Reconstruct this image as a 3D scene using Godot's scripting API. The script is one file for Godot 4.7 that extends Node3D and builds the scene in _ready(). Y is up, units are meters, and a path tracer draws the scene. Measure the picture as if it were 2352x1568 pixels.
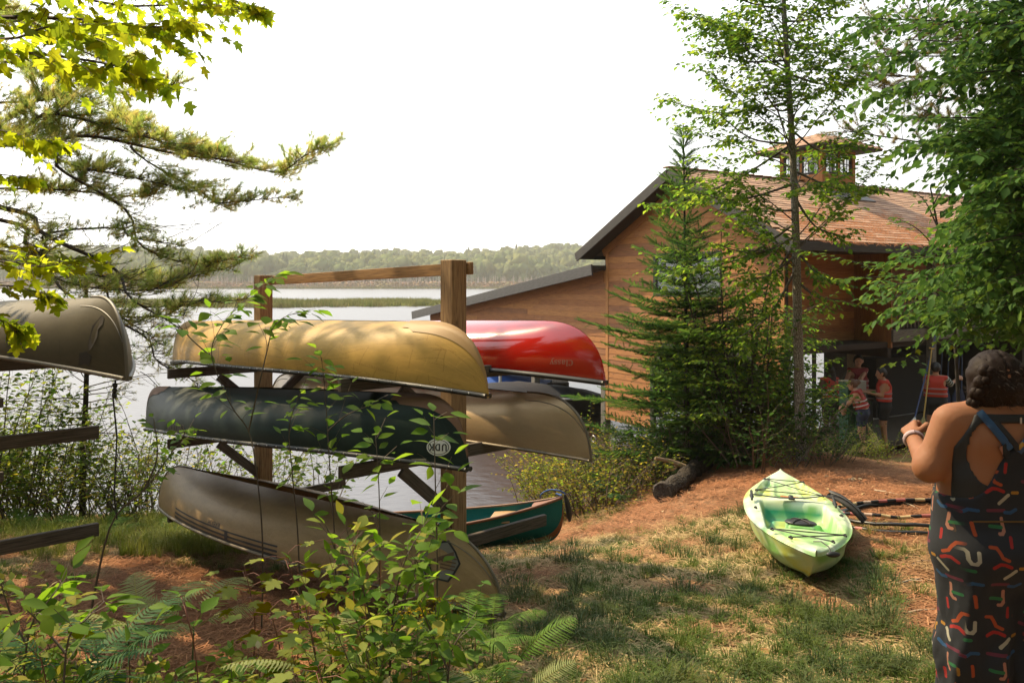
extends Node3D

func _ready() -> void:
	var el := deg_to_rad(47.0)
	var sun_to := Vector3(-.83 * cos(el), sin(el), -.56 * cos(el))
	# camera
	var cam := Camera3D.new()
	cam.name = "camera"
	add_child(cam)
	cam.position = Vector3(0, 1.75, 0)
	cam.set_frustum(0.1 * 1568.0 / F, Vector2(0, -134.0 / F * 0.1), 0.1, 9000.0)
	cam.current = true
	# sky and exposure
	var env := Environment.new()
	var sky := Sky.new()
	var ps := PanoramaSkyMaterial.new()
	ps.panorama = hazy_sky(sun_to)
	ps.filter = true
	sky.sky_material = ps
	env.background_mode = Environment.BG_SKY
	env.sky = sky
	env.tonemap_mode = Environment.TONE_MAPPER_LINEAR
	env.tonemap_exposure = 1.48
	env.sdfgi_enabled = true
	env.ssao_enabled = true
	env.ssil_enabled = true
	env.fog_enabled = true
	env.fog_density = .00042
	env.fog_light_color = Color(.96, .95, .91)
	var we := WorldEnvironment.new()
	we.name = "world"
	we.environment = env
	add_child(we)
	# sun: ahead on the left, high
	var sun := DirectionalLight3D.new()
	sun.name = "sun"
	add_child(sun)
	sun.look_at_from_position(sun_to, Vector3.ZERO)
	sun.light_energy = 1.6
	sun.light_color = Color(1, .90, .72)
	sun.light_angular_distance = .5
	sun.shadow_enabled = true
	# setting
	build_ground()
	build_water()
	build_far()
	make_leaves()
	build_boathouse()
	build_canoes()
	build_kayak()
	build_things()
	build_slender()
	build_spruce()
	build_bushy()
	build_pine()
	build_maple()
	build_right_trees()
	build_shore_trees()
	build_bank()
	build_saplings()
	build_thicket()
	build_grass()
	build_people()
	build_forest()

func hazy_sky(sun_to: Vector3) -> ImageTexture:          # white summer haze, brighter round the sun
	var im := Image.create(256, 128, false, Image.FORMAT_RGBF)
	for y in 128:
		for x in 256:
			var ph := (x + .5) / 256.0 * TAU
			var th := (y + .5) / 128.0 * PI
			var d := Vector3(sin(th) * sin(ph), cos(th), -sin(th) * cos(ph))
			var e := clampf(d.y, 0, 1)
			var a := d.normalized().angle_to(sun_to.normalized())
			var c := Color(.80, .80, .785).lerp(Color(.40, .46, .54), pow(e, .8)) * lerpf(.28, 2.3, smoothstep(2.5, .4, a))
			if d.y < 0:
				c = c.lerp(Color(.10, .09, .06), clampf(-d.y * 8.0, 0, 1))
			var g := .7 * exp(-a / .34) + 1.6 * exp(-a / .12)
			c += Color(1, .95, .86) * g * clampf(1.0 + d.y * 8.0, 0, 1)
			im.set_pixel(x, y, Color(c.r, c.g, c.b))
	return ImageTexture.create_from_image(im)
# ---------------------------------------------------------------- helpers
const F := 1846.0
var rng := RandomNumberGenerator.new()
var M := {}

class MB:
	var v := PackedVector3Array()
	var uv := PackedVector2Array()
	var co := PackedColorArray()
	var ix := PackedInt32Array()
	var c := Color.WHITE
	func p(a: Vector3, u := Vector2.ZERO) -> int:
		v.append(a)
		uv.append(u)
		co.append(c)
		return v.size() - 1
	func t(a: int, b: int, d: int) -> void:   # counter-clockwise from outside
		ix.append(a)
		ix.append(d)
		ix.append(b)
	func tri(a: Vector3, b: Vector3, d: Vector3) -> void:
		t(p(a, Vector2(a.x, a.z)), p(b, Vector2(b.x, b.z)), p(d, Vector2(d.x, d.z)))
	func quad(a: Vector3, b: Vector3, d: Vector3, e: Vector3, u0 := Vector2.ZERO, u1 := Vector2(1, 0), u2 := Vector2(1, 1), u3 := Vector2(0, 1)) -> void:
		var i := p(a, u0)
		p(b, u1)
		p(d, u2)
		p(e, u3)
		t(i, i + 1, i + 2)
		t(i, i + 2, i + 3)
	func box(x: Transform3D, s: Vector3, bev := 0.0, uo := Vector2.ZERO) -> void:
		var h := s * 0.5
		var b := minf(bev, minf(h.x, minf(h.y, h.z)) * 0.6)
		var ax := [Vector3.RIGHT, Vector3.UP, Vector3.BACK]
		var id := {}
		for k in 3:
			for sg in [-1.0, 1.0]:
				var n: Vector3 = ax[k] * sg
				var a1: Vector3 = ax[(k + 1) % 3]
				var a2: Vector3 = ax[(k + 2) % 3]
				var e1: float = h[(k + 1) % 3] - b
				var e2: float = h[(k + 2) % 3] - b
				var flip: bool = s[(k + 2) % 3] > s[(k + 1) % 3]
				var q := []
				for cc in [[-1, -1], [1, -1], [1, 1], [-1, 1]]:
					var w: Vector3 = n * h[k] + a1 * (e1 * cc[0]) + a2 * (e2 * cc[1])
					var u := Vector2(e1 * cc[0], e2 * cc[1])
					if flip:
						u = Vector2(u.y, u.x)
					var i := p(x * w, u + uo)
					q.append(i)
					var key := [0, 0, 0]
					key[(k + 1) % 3] = cc[0]
					key[(k + 2) % 3] = cc[1]
					key[k] = int(sg)
					id["%d_%d%d%d" % [k, key[0], key[1], key[2]]] = i
				if sg > 0:
					t(q[0], q[1], q[2])
					t(q[0], q[2], q[3])
				else:
					t(q[0], q[2], q[1])
					t(q[0], q[3], q[2])
		if b > 0.0:
			for k in 3:      # edges along axis k
				var i := (k + 1) % 3
				var j := (k + 2) % 3
				for si in [-1, 1]:
					for sj in [-1, 1]:
						var q := []
						for sk in [-1, 1]:
							var key := [0, 0, 0]
							key[k] = sk
							key[i] = si
							key[j] = sj
							q.append(id["%d_%d%d%d" % [i, key[0], key[1], key[2]]])
							q.append(id["%d_%d%d%d" % [j, key[0], key[1], key[2]]])
						if si * sj > 0:
							t(q[0], q[1], q[3])
							t(q[0], q[3], q[2])
						else:
							t(q[0], q[3], q[1])
							t(q[0], q[2], q[3])
			for a in [-1, 1]:
				for d in [-1, 1]:
					for e in [-1, 1]:
						var key := "%d%d%d" % [a, d, e]
						var q := [id["0_" + key], id["1_" + key], id["2_" + key]]
						if a * d * e > 0:
							t(q[0], q[1], q[2])
						else:
							t(q[0], q[2], q[1])
	func tube(pts: PackedVector3Array, rad: PackedFloat32Array, n := 6, us := 1.0, cap := true) -> void:
		var base := v.size()
		var m := pts.size()
		var up := Vector3.UP
		var len := 0.0
		var tg := (pts[1] - pts[0]).normalized()
		if absf(tg.dot(up)) > 0.9:
			up = Vector3.RIGHT
		var sd := tg.cross(up).normalized()
		for i in m:
			var t2 := tg
			if i < m - 1 and i > 0:
				t2 = (pts[i + 1] - pts[i - 1]).normalized()
			elif i == m - 1:
				t2 = (pts[i] - pts[i - 1]).normalized()
			sd = (sd - t2 * sd.dot(t2)).normalized()
			var bn := t2.cross(sd)
			if i:
				len += pts[i].distance_to(pts[i - 1])
			for k in n + 1:
				var a := TAU * k / n
				p(pts[i] + (sd * cos(a) + bn * sin(a)) * rad[i], Vector2(len * us, k * 1.0 / n))
		for i in m - 1:
			for k in n:
				var a := base + i * (n + 1) + k
				t(a, a + 1, a + n + 2)
				t(a, a + n + 2, a + n + 1)
		if cap:
			for e in [0, m - 1]:
				if rad[e] > 0.002:
					var cc := p(pts[e], Vector2(0.5, 0.5))
					for k in n:
						var a: int = base + e * (n + 1) + k
						var i := p(v[a], uv[a])
						var j := p(v[a + 1], uv[a + 1])
						if e == 0:
							t(cc, j, i)
						else:
							t(cc, i, j)
	func grid(rows: Array, us: PackedFloat32Array, vs: PackedFloat32Array, cols: Array = []) -> void:
		var base := v.size()
		var n: int = rows[0].size()
		for i in rows.size():
			for k in n:
				if cols.size():
					c = cols[i][k]
				p(rows[i][k], Vector2(us[i], vs[k]))
		for i in rows.size() - 1:
			for k in n - 1:
				var a := base + i * n + k
				t(a, a + 1, a + n + 1)
				t(a, a + n + 1, a + n)
	func ell(x: Transform3D, r: Vector3, nu := 12, nv := 8) -> void:
		var base := v.size()
		for i in nv + 1:
			var a := PI * i / nv
			for k in nu + 1:
				var b := TAU * k / nu
				p(x * Vector3(r.x * sin(a) * cos(b), r.y * cos(a), -r.z * sin(a) * sin(b)), Vector2(k * 1.0 / nu, i * 1.0 / nv))
		for i in nv:
			for k in nu:
				var a := base + i * (nu + 1) + k
				t(a, a + nu + 1, a + nu + 2)
				t(a, a + nu + 2, a + 1)
	func add(o: MB, x: Transform3D) -> void:
		var base := v.size()
		for i in o.v.size():
			v.append(x * o.v[i])
		uv.append_array(o.uv)
		co.append_array(o.co)
		for i in o.ix:
			ix.append(i + base)
	func mesh(flat := false) -> ArrayMesh:
		if flat:
			var o := MB.new()
			for i in ix.size():
				o.c = co[ix[i]]
				o.p(v[ix[i]], uv[ix[i]])
				o.ix.append(i)
			v = o.v
			uv = o.uv
			co = o.co
			ix = o.ix
		var n := PackedVector3Array()
		n.resize(v.size())
		for i in range(0, ix.size(), 3):
			var a := ix[i]
			var b := ix[i + 1]
			var d := ix[i + 2]
			var q := (v[d] - v[a]).cross(v[b] - v[a])
			n[a] += q
			n[b] += q
			n[d] += q
		for i in n.size():
			n[i] = n[i].normalized() if n[i].length_squared() > 0.0 else Vector3.UP
		var arr := []
		arr.resize(Mesh.ARRAY_MAX)
		arr[Mesh.ARRAY_VERTEX] = v
		arr[Mesh.ARRAY_NORMAL] = n
		arr[Mesh.ARRAY_TEX_UV] = uv
		arr[Mesh.ARRAY_COLOR] = co
		arr[Mesh.ARRAY_INDEX] = ix
		var am := ArrayMesh.new()
		am.add_surface_from_arrays(Mesh.PRIMITIVE_TRIANGLES, arr)
		return am

func W(px: float, py: float, d: float) -> Vector3:      # a sight line of the survey photograph, followed d metres into the scene
	return Vector3((px - 1176.0) / F * d, 1.75 - (py - 650.0) / F * d, -d)

func lin(r: float, g: float, b: float) -> Color:
	return Color(r, g, b).linear_to_srgb()

func mat(col: Color, rough := 0.8, vc := false, tex: Texture2D = null) -> StandardMaterial3D:
	var m := StandardMaterial3D.new()
	m.albedo_color = col
	m.roughness = rough
	m.vertex_color_use_as_albedo = vc
	m.cull_mode = BaseMaterial3D.CULL_DISABLED
	if tex:
		m.albedo_texture = tex
	return m

func tri(m: StandardMaterial3D, s: float, world := false) -> StandardMaterial3D:
	m.uv1_triplanar = true
	m.uv1_world_triplanar = world
	m.uv1_scale = Vector3.ONE * s
	return m

func ntex(size: int, freq: float, ramp: Array, sd := 1, kind := FastNoiseLite.TYPE_SIMPLEX_SMOOTH, oct := 4, normal := false, bump := 4.0) -> NoiseTexture2D:
	var n := FastNoiseLite.new()
	n.noise_type = kind
	n.seed = sd
	n.frequency = freq
	n.fractal_octaves = oct
	var t := NoiseTexture2D.new()
	t.width = size
	t.height = size
	t.seamless = true
	t.noise = n
	if normal:
		t.as_normal_map = true
		t.bump_strength = bump
	elif ramp.size():
		var g := Gradient.new()
		var off := PackedFloat32Array()
		var cl := PackedColorArray()
		for r in ramp:
			off.append(r[0])
			cl.append(r[1])
		g.offsets = off
		g.colors = cl
		t.color_ramp = g
	return t

func grain(w: int, h: int, stops: Array, sd: int, fx := 0.012, fy := 0.22, knots := 3) -> ImageTexture:
	var n := FastNoiseLite.new()
	n.seed = sd
	n.frequency = 1.0
	n.fractal_octaves = 3
	var g := Gradient.new()
	var off := PackedFloat32Array()
	var cl := PackedColorArray()
	for s in stops:
		off.append(s[0])
		cl.append(s[1])
	g.offsets = off
	g.colors = cl
	var r := RandomNumberGenerator.new()
	r.seed = sd
	var kn := []
	for i in knots:
		kn.append(Vector3(r.randf() * w, r.randf() * h, r.randf_range(5, 11)))
	var im := Image.create(w, h, false, Image.FORMAT_RGB8)
	for y in h:
		for x in w:
			var yy := float(y)
			var dk := 0.0
			for k in kn:
				var dx: float = (x - k.x) / 2.2
				var dy: float = y - k.y
				var q := exp(-(dx * dx + dy * dy) / (k.z * k.z * 2.0))
				yy += signf(dy) * q * k.z * 0.9
				dk = maxf(dk, exp(-(dx * dx * 2.5 + dy * dy) / (k.z * k.z * 0.25)))
			var a := n.get_noise_2d(x * fx, yy * fy) * 0.6 + n.get_noise_2d(x * fx * 3.0 + 90.0, yy * fy * 4.0) * 0.35
			im.set_pixel(x, y, g.sample(clampf(0.5 + a * 0.8 - dk * 0.45, 0, 1)))
	return ImageTexture.create_from_image(im)

func tag(o: Node, label := "", category := "", group := "", kind := "") -> Node:
	if label:
		o.set_meta("label", label)
	if category:
		o.set_meta("category", category)
	if group:
		o.set_meta("group", group)
	if kind:
		o.set_meta("kind", kind)
	return o

func thing(called: String, label: String, category: String, at := Vector3.ZERO, turn := 0.0, group := "") -> Node3D:
	var o := Node3D.new()
	o.name = called
	add_child(o, true)
	o.position = at
	o.rotation.y = turn
	tag(o, label, category, group)
	return o

func put(called: String, mb, m: Material, parent: Node = null, flat := false) -> MeshInstance3D:
	var o := MeshInstance3D.new()
	o.name = called
	o.mesh = mb.mesh(flat) if mb is MB else mb
	o.material_override = m
	(parent if parent else self).add_child(o, true)
	return o

func struct(called: String, mb, m: Material, flat := false) -> MeshInstance3D:
	var o := put(called, mb, m, null, flat)
	o.set_meta("kind", "structure")
	return o

func many(called: String, mesh: Mesh, xs: Array, cols: PackedColorArray, m: Material, parent: Node = null) -> MultiMeshInstance3D:
	var mm := MultiMesh.new()
	mm.transform_format = MultiMesh.TRANSFORM_3D
	mm.use_colors = true
	mm.mesh = mesh
	mm.instance_count = xs.size()
	for i in xs.size():
		mm.set_instance_transform(i, xs[i])
		mm.set_instance_color(i, cols[i])
	var o := MultiMeshInstance3D.new()
	o.name = called
	o.multimesh = mm
	o.material_override = m
	(parent if parent else self).add_child(o, true)
	o.set_meta("kind", "stuff")
	return o

func bas(x: Vector3, up: Vector3) -> Basis:             # X along x, Y close to up
	var a := x.normalized()
	var z := a.cross(up)
	if z.length_squared() < 1e-6:
		z = a.cross(Vector3(0.3, 0.1, 0.9))
	z = z.normalized()
	return Basis(a, z.cross(a), z)

func between(a: Vector3, b: Vector3, up := Vector3.UP) -> Transform3D:
	return Transform3D(bas(b - a, up), (a + b) * 0.5)

func rv(s := 1.0) -> Vector3:
	return Vector3(rng.randf_range(-s, s), rng.randf_range(-s, s), rng.randf_range(-s, s))

func pv(a: Array) -> PackedVector3Array:
	return PackedVector3Array(a)

func smooth(pts: Array, n := 4) -> PackedVector3Array:  # Catmull-Rom through the points
	var o := PackedVector3Array()
	for i in pts.size() - 1:
		var a: Vector3 = pts[maxi(i - 1, 0)]
		var b: Vector3 = pts[i]
		var c: Vector3 = pts[i + 1]
		var d: Vector3 = pts[mini(i + 2, pts.size() - 1)]
		for k in n:
			o.append(b.cubic_interpolate(c, a, d, k * 1.0 / n))
	o.append(pts[-1])
	return o

func taper(n: int, r0: float, r1: float) -> PackedFloat32Array:
	var o := PackedFloat32Array()
	for i in n:
		o.append(lerpf(r0, r1, i / maxf(n - 1.0, 1.0)))
	return o

func cyl(mb: MB, a: Vector3, b: Vector3, r: float, n := 8) -> void:
	mb.tube(pv([a, b]), PackedFloat32Array([r, r]), n)
# ---------------------------------------------------------------- ground
var gp: Array = []      # surveyed ground points x, depth, height
var gw: PackedFloat64Array

func survey() -> void:
	var s := [[0, 0, 0], [-3, 0, .05], [3, 0, .1], [0, -4, .3], [-6, -4, .3], [6, -4, .4], [0, 3, -.15], [-3, 3, -.2], [3, 3, -.05], [1.85, 5.3, -.26], [2.6, 7.6, -.42],
		[1.4, 4.2, -.2], [0, 4.8, -.32], [-.4, 5.9, -.55], [-2.5, 8.2, -.9], [-3.5, 8.6, -1.0], [-2.8, 5.3, -.42], [-1.8, 6.4, -.65], [.62, 8.8, -1.13], [-1.0, 9.2, -1.28], [1.9, 10.3, -1.02], [2.75, 11.5, -1.03],
		[.6, 11.5, -1.75], [-.5, 12.2, -1.95], [-4, 12.5, -1.85], [-8, 12, -1.85], [-6, 8, -.8], [3.9, 11.3, -.56], [5.6, 11, -.92], [7.2, 15.2, -1.6], [8.5, 16.2, -1.67], [2.4, 12.8, -1.25],
		[1.2, 13.2, -1.95], [3.6, 15.6, -2.05], [4.6, 13.8, -1.3], [5.0, 15.2, -1.8], [8, 8, -.35], [6, 3, .1], [5, 6, -.25], [11, 13, -1.2], [15, 17, -1.5],
		[-8, 16, -2.8], [-3, 16, -2.8], [0, 16, -2.8], [3, 19, -2.8], [6, 22, -2.8], [10, 25, -2.8], [18, 29, -2.8]]
	gp = s
	var n := s.size() + 3
	var a := []
	for i in n:
		var row := PackedFloat64Array()
		row.resize(n + 1)
		a.append(row)
	for i in s.size():
		for j in s.size():
			a[i][j] = tps(Vector2(s[i][0] - s[j][0], s[i][1] - s[j][1]).length())
		a[i][i] += 0.6
		a[i][n - 3] = 1.0
		a[i][n - 2] = s[i][0]
		a[i][n - 1] = s[i][1]
		a[n - 3][i] = 1.0
		a[n - 2][i] = s[i][0]
		a[n - 1][i] = s[i][1]
		a[i][n] = s[i][2]
	for i in n:
		var b := i
		for k in range(i + 1, n):
			if absf(a[k][i]) > absf(a[b][i]):
				b = k
		var tmp = a[i]
		a[i] = a[b]
		a[b] = tmp
		for k in range(i + 1, n):
			var f: float = a[k][i] / a[i][i]
			if f != 0.0:
				for j in range(i, n + 1):
					a[k][j] -= f * a[i][j]
	gw.resize(n)
	for i in range(n - 1, -1, -1):
		var q: float = a[i][n]
		for j in range(i + 1, n):
			q -= a[i][j] * gw[j]
		gw[i] = q / a[i][i]

func tps(r: float) -> float:
	return r * r * log(r) if r > 1e-6 else 0.0

func gy(x: float, z: float) -> float:
	var d := -z
	var n := gp.size()
	var q := gw[n] + gw[n + 1] * x + gw[n + 2] * d
	for i in n:
		var dx: float = x - gp[i][0]
		var dy: float = d - gp[i][1]
		var r2 := dx * dx + dy * dy
		if r2 > 1e-9:
			q += gw[i] * 0.5 * r2 * log(r2)
	var far := clampf((d - 24.0) / 6.0, 0, 1)
	var side := clampf((absf(x - 2.0) - 14.0) / 10.0, 0, 1)
	q = clampf(q, -3.0, 0.8)
	q = lerpf(q, lerpf(0.3, -1.3, clampf(d / 12.0, 0, 1)) if d < 12 else -3.0, side)
	return lerpf(q, -3.0, far)

var gh: PackedFloat32Array      # cached heights on a 0.25 m lattice, for scattering
func gcache() -> void:
	gh.resize(161 * 161)
	for j in 161:
		for i in 161:
			gh[j * 161 + i] = gy(-16.0 + i * 0.25, -30.0 + j * 0.25)

func gq(x: float, z: float) -> float:
	var u := clampf((x + 16.0) / 0.25, 0, 159.99)
	var w := clampf((z + 30.0) / 0.25, 0, 159.99)
	var i := int(u)
	var j := int(w)
	var a := u - i
	var b := w - j
	var k := j * 161 + i
	return lerpf(lerpf(gh[k], gh[k + 1], a), lerpf(gh[k + 161], gh[k + 162], a), b) + bump(x, z)

var bn := FastNoiseLite.new()
func bump(x: float, z: float) -> float:
	return bn.get_noise_2d(x * 1.3, z * 1.3) * 0.035 + bn.get_noise_2d(x * 6.0 + 50.0, z * 6.0) * 0.012

func on(x: float, d: float, up := 0.0) -> Vector3:
	return Vector3(x, gq(x, -d) + up, -d)

func near(x: float, d: float, cx: float, cd: float, r: float) -> float:
	return clampf(1.0 - Vector2(x - cx, d - cd).length() / r, 0, 1)

func grassy(x: float, d: float) -> float:               # 0 bare needles ... 1 grass
	var n := bn.get_noise_2d(x * 2.2 + 300.0, d * 2.2) * 0.9 + bn.get_noise_2d(x * 0.6, d * 0.6 + 700.0) * 0.6
	var g := 0.35 + n
	g += near(x, d, 1.0, 7.4, 2.2) * 0.5 + near(x, d, 0.4, 4.2, 2.6) * 0.35 + near(x, d, -3.2, 8.6, 2.4) * 0.9 + near(x, d, 1.6, 4.4, 1.8) * 0.3
	g -= near(x, d, 4.2, 9.6, 3.6) * 1.4 + near(x, d, -2.0, 5.6, 2.6) * 1.2 + near(x, d, 1.6, 9.3, 1.3) * 0.9 + near(x, d, 3.0, 5.5, 1.7) * 0.2
	return clampf(g, 0, 1)

func build_ground() -> void:
	survey()
	bn.seed = 5
	bn.frequency = 0.6
	bn.fractal_octaves = 3
	gcache()
	var xs := PackedFloat32Array()
	var zs := PackedFloat32Array()
	for e in [-400.0, -160.0, -90.0, -55.0, -36.0, -25.0, -19.0, -15.0, -12.5]:
		xs.append(e)
	for i in 231:
		xs.append(-10.5 + i * 0.1)
	for e in [13.5, 15.5, 19.0, 25.0, 36.0, 55.0, 90.0, 160.0, 400.0]:
		xs.append(e)
	for e in [-44.0, -34.0, -29.0, -26.0, -24.0, -22.5]:
		zs.append(e)
	for i in 211:
		zs.append(-20.0 + i * 0.1)
	for e in [2.0, 4.0, 7.0, 12.0, 20.0, 40.0, 90.0, 200.0]:
		zs.append(e)
	var mb := MB.new()
	for z in zs:
		for x in xs:
			var core := absf(x) < 15.9 and z > -29.9 and z < 9.9
			mb.p(Vector3(x, gq(x, z) if core else gy(x, z), z), Vector2((x + 10.5) / 23.0, (z + 20.0) / 23.0))
	for j in zs.size() - 1:
		for i in xs.size() - 1:
			var a := j * xs.size() + i
			mb.t(a, a + xs.size(), a + xs.size() + 1)
			mb.t(a, a + xs.size() + 1, a + 1)
	var n := FastNoiseLite.new()
	n.seed = 21
	n.frequency = 0.9
	n.fractal_octaves = 4
	var im := Image.create(768, 768, false, Image.FORMAT_RGB8)
	for j in 768:
		for i in 768:
			var x := -10.5 + 23.0 * (i + 0.5) / 768
			var d := 20.0 - 23.0 * (j + 0.5) / 768
			var g := grassy(x, d)
			var a := n.get_noise_2d(x * 2.0, d * 2.0)
			var b := n.get_noise_2d(x * 9.0 + 40, d * 9.0)
			var needle := Vector3(.37, .155, .075).lerp(Vector3(.19, .085, .045), clampf(0.5 + a, 0, 1))
			var straw := Vector3(.34, .24, .10).lerp(Vector3(.19, .17, .055), clampf(0.5 + a * 1.2, 0, 1))
			var col := needle.lerp(straw, g)
			col = col.lerp(Vector3(.075, .10, .028), clampf((g - 0.45) * 1.4 * (0.5 + b), 0, 0.55))
			var dirt := near(x, d, 1.5, 9.2, 1.5)
			col = col.lerp(Vector3(.24, .145, .085), clampf(dirt * 1.6, 0, 0.8))
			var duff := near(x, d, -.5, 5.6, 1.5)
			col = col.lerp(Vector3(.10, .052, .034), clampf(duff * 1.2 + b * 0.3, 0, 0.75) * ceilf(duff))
			col *= 0.86 + 0.5 * b
			im.set_pixel(i, j, Color(clampf(col.x, .02, .6), clampf(col.y, .02, .5), clampf(col.z, .01, .4)).linear_to_srgb())
	var gm := mat(Color.WHITE, 0.95, false, ImageTexture.create_from_image(im))
	gm.texture_repeat = false
	gm.metallic_specular = 0.15
	gm.heightmap_enabled = false
	struct("ground", mb, gm)

func build_water() -> void:
	var mb := MB.new()
	var xs := [-3000.0, -600.0, -120.0, -30.0, 30.0, 120.0, 600.0, 3000.0]
	var zs := [-6000.0, -1500.0, -500.0, -120.0, -40.0, -8.0, 0.0]
	for z in zs:
		for x in xs:
			mb.p(Vector3(x, -2.0, z), Vector2(x, z))
	for j in zs.size() - 1:
		for i in xs.size() - 1:
			var a := j * xs.size() + i
			mb.t(a, a + xs.size(), a + xs.size() + 1)
			mb.t(a, a + xs.size() + 1, a + 1)
	var m := mat(lin(.022, .010, .004), 0.28)
	m.metallic_specular = 1.0
	m.heightmap_enabled = true
	m.heightmap_texture = ntex(512, 0.02, [], 4, FastNoiseLite.TYPE_SIMPLEX_SMOOTH, 4)
	m.heightmap_scale = .8
	m.uv1_scale = Vector3(.22, .34, 1)
	struct("lake_water", mb, m)

# ---------------------------------------------------------------- the far shore
func blob(sd: int, tall: float, spiky: bool) -> MB:
	var n := FastNoiseLite.new()
	n.seed = sd
	n.frequency = 1.1
	n.fractal_octaves = 3
	var mb := MB.new()
	var r := RandomNumberGenerator.new()
	r.seed = sd
	if spiky:
		for k in 9:
			var y := tall * (0.12 + 0.88 * k / 9.0)
			var w := 0.36 * (1.0 - k / 9.6) + 0.03
			var c := mb.p(Vector3(0, y + tall * 0.16, 0))
			var f := mb.v.size()
			for i in 11:
				var a := TAU * i / 11 + k
				mb.c = Color.WHITE * (0.75 + 0.5 * r.randf())
				mb.p(Vector3(cos(a), 0, sin(a)) * w * r.randf_range(0.55, 1.15) + Vector3(0, y - r.randf() * 0.06, 0))
			for i in 11:
				mb.t(c, f + (i + 1) % 11, f + i)
		return mb
	for k in 8:                                            # several rounded masses of leaves
		var o := Vector3(r.randf_range(-.33, .33), tall * r.randf_range(0.35, 0.85), r.randf_range(-.33, .33))
		var rr := r.randf_range(0.2, 0.34)
		var f := mb.v.size()
		for i in 7:
			for j in 11:
				var a := PI * i / 6.0
				var b := TAU * j / 10.0
				var q := Vector3(sin(a) * cos(b), cos(a), sin(a) * sin(b))
				mb.c = Color.WHITE * (0.7 + 0.6 * absf(n.get_noise_3dv(q * 3.0 + o * 9.0)) * 2.0)
				mb.p(o + q * rr * (1.0 + 0.75 * n.get_noise_3dv((q + o * 4.0) * 2.3)) * Vector3(1, 0.8, 1))
		for i in 6:
			for j in 10:
				var a := f + i * 11 + j
				mb.t(a, a + 12, a + 11)
				mb.t(a, a + 1, a + 12)
	return mb

func hill(x: float, d: float) -> float:
	var k := 1.0 + 0.18 * sin(x * 0.011 + 1.0) + 0.1 * sin(x * 0.027)
	var h := -2.2 + clampf(d - 530.0, 0, 1000) * 0.006 + maxf(0.0, d - 585.0) * 0.058 * k
	h = minf(h, 17.0 + 6.0 * k + (d - 900.0) * 0.01)
	h += 26.0 * exp(-pow((x - 95.0) / 160.0, 2.0) - pow((d - 1500.0) / 260.0, 2.0))
	return h

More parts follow.
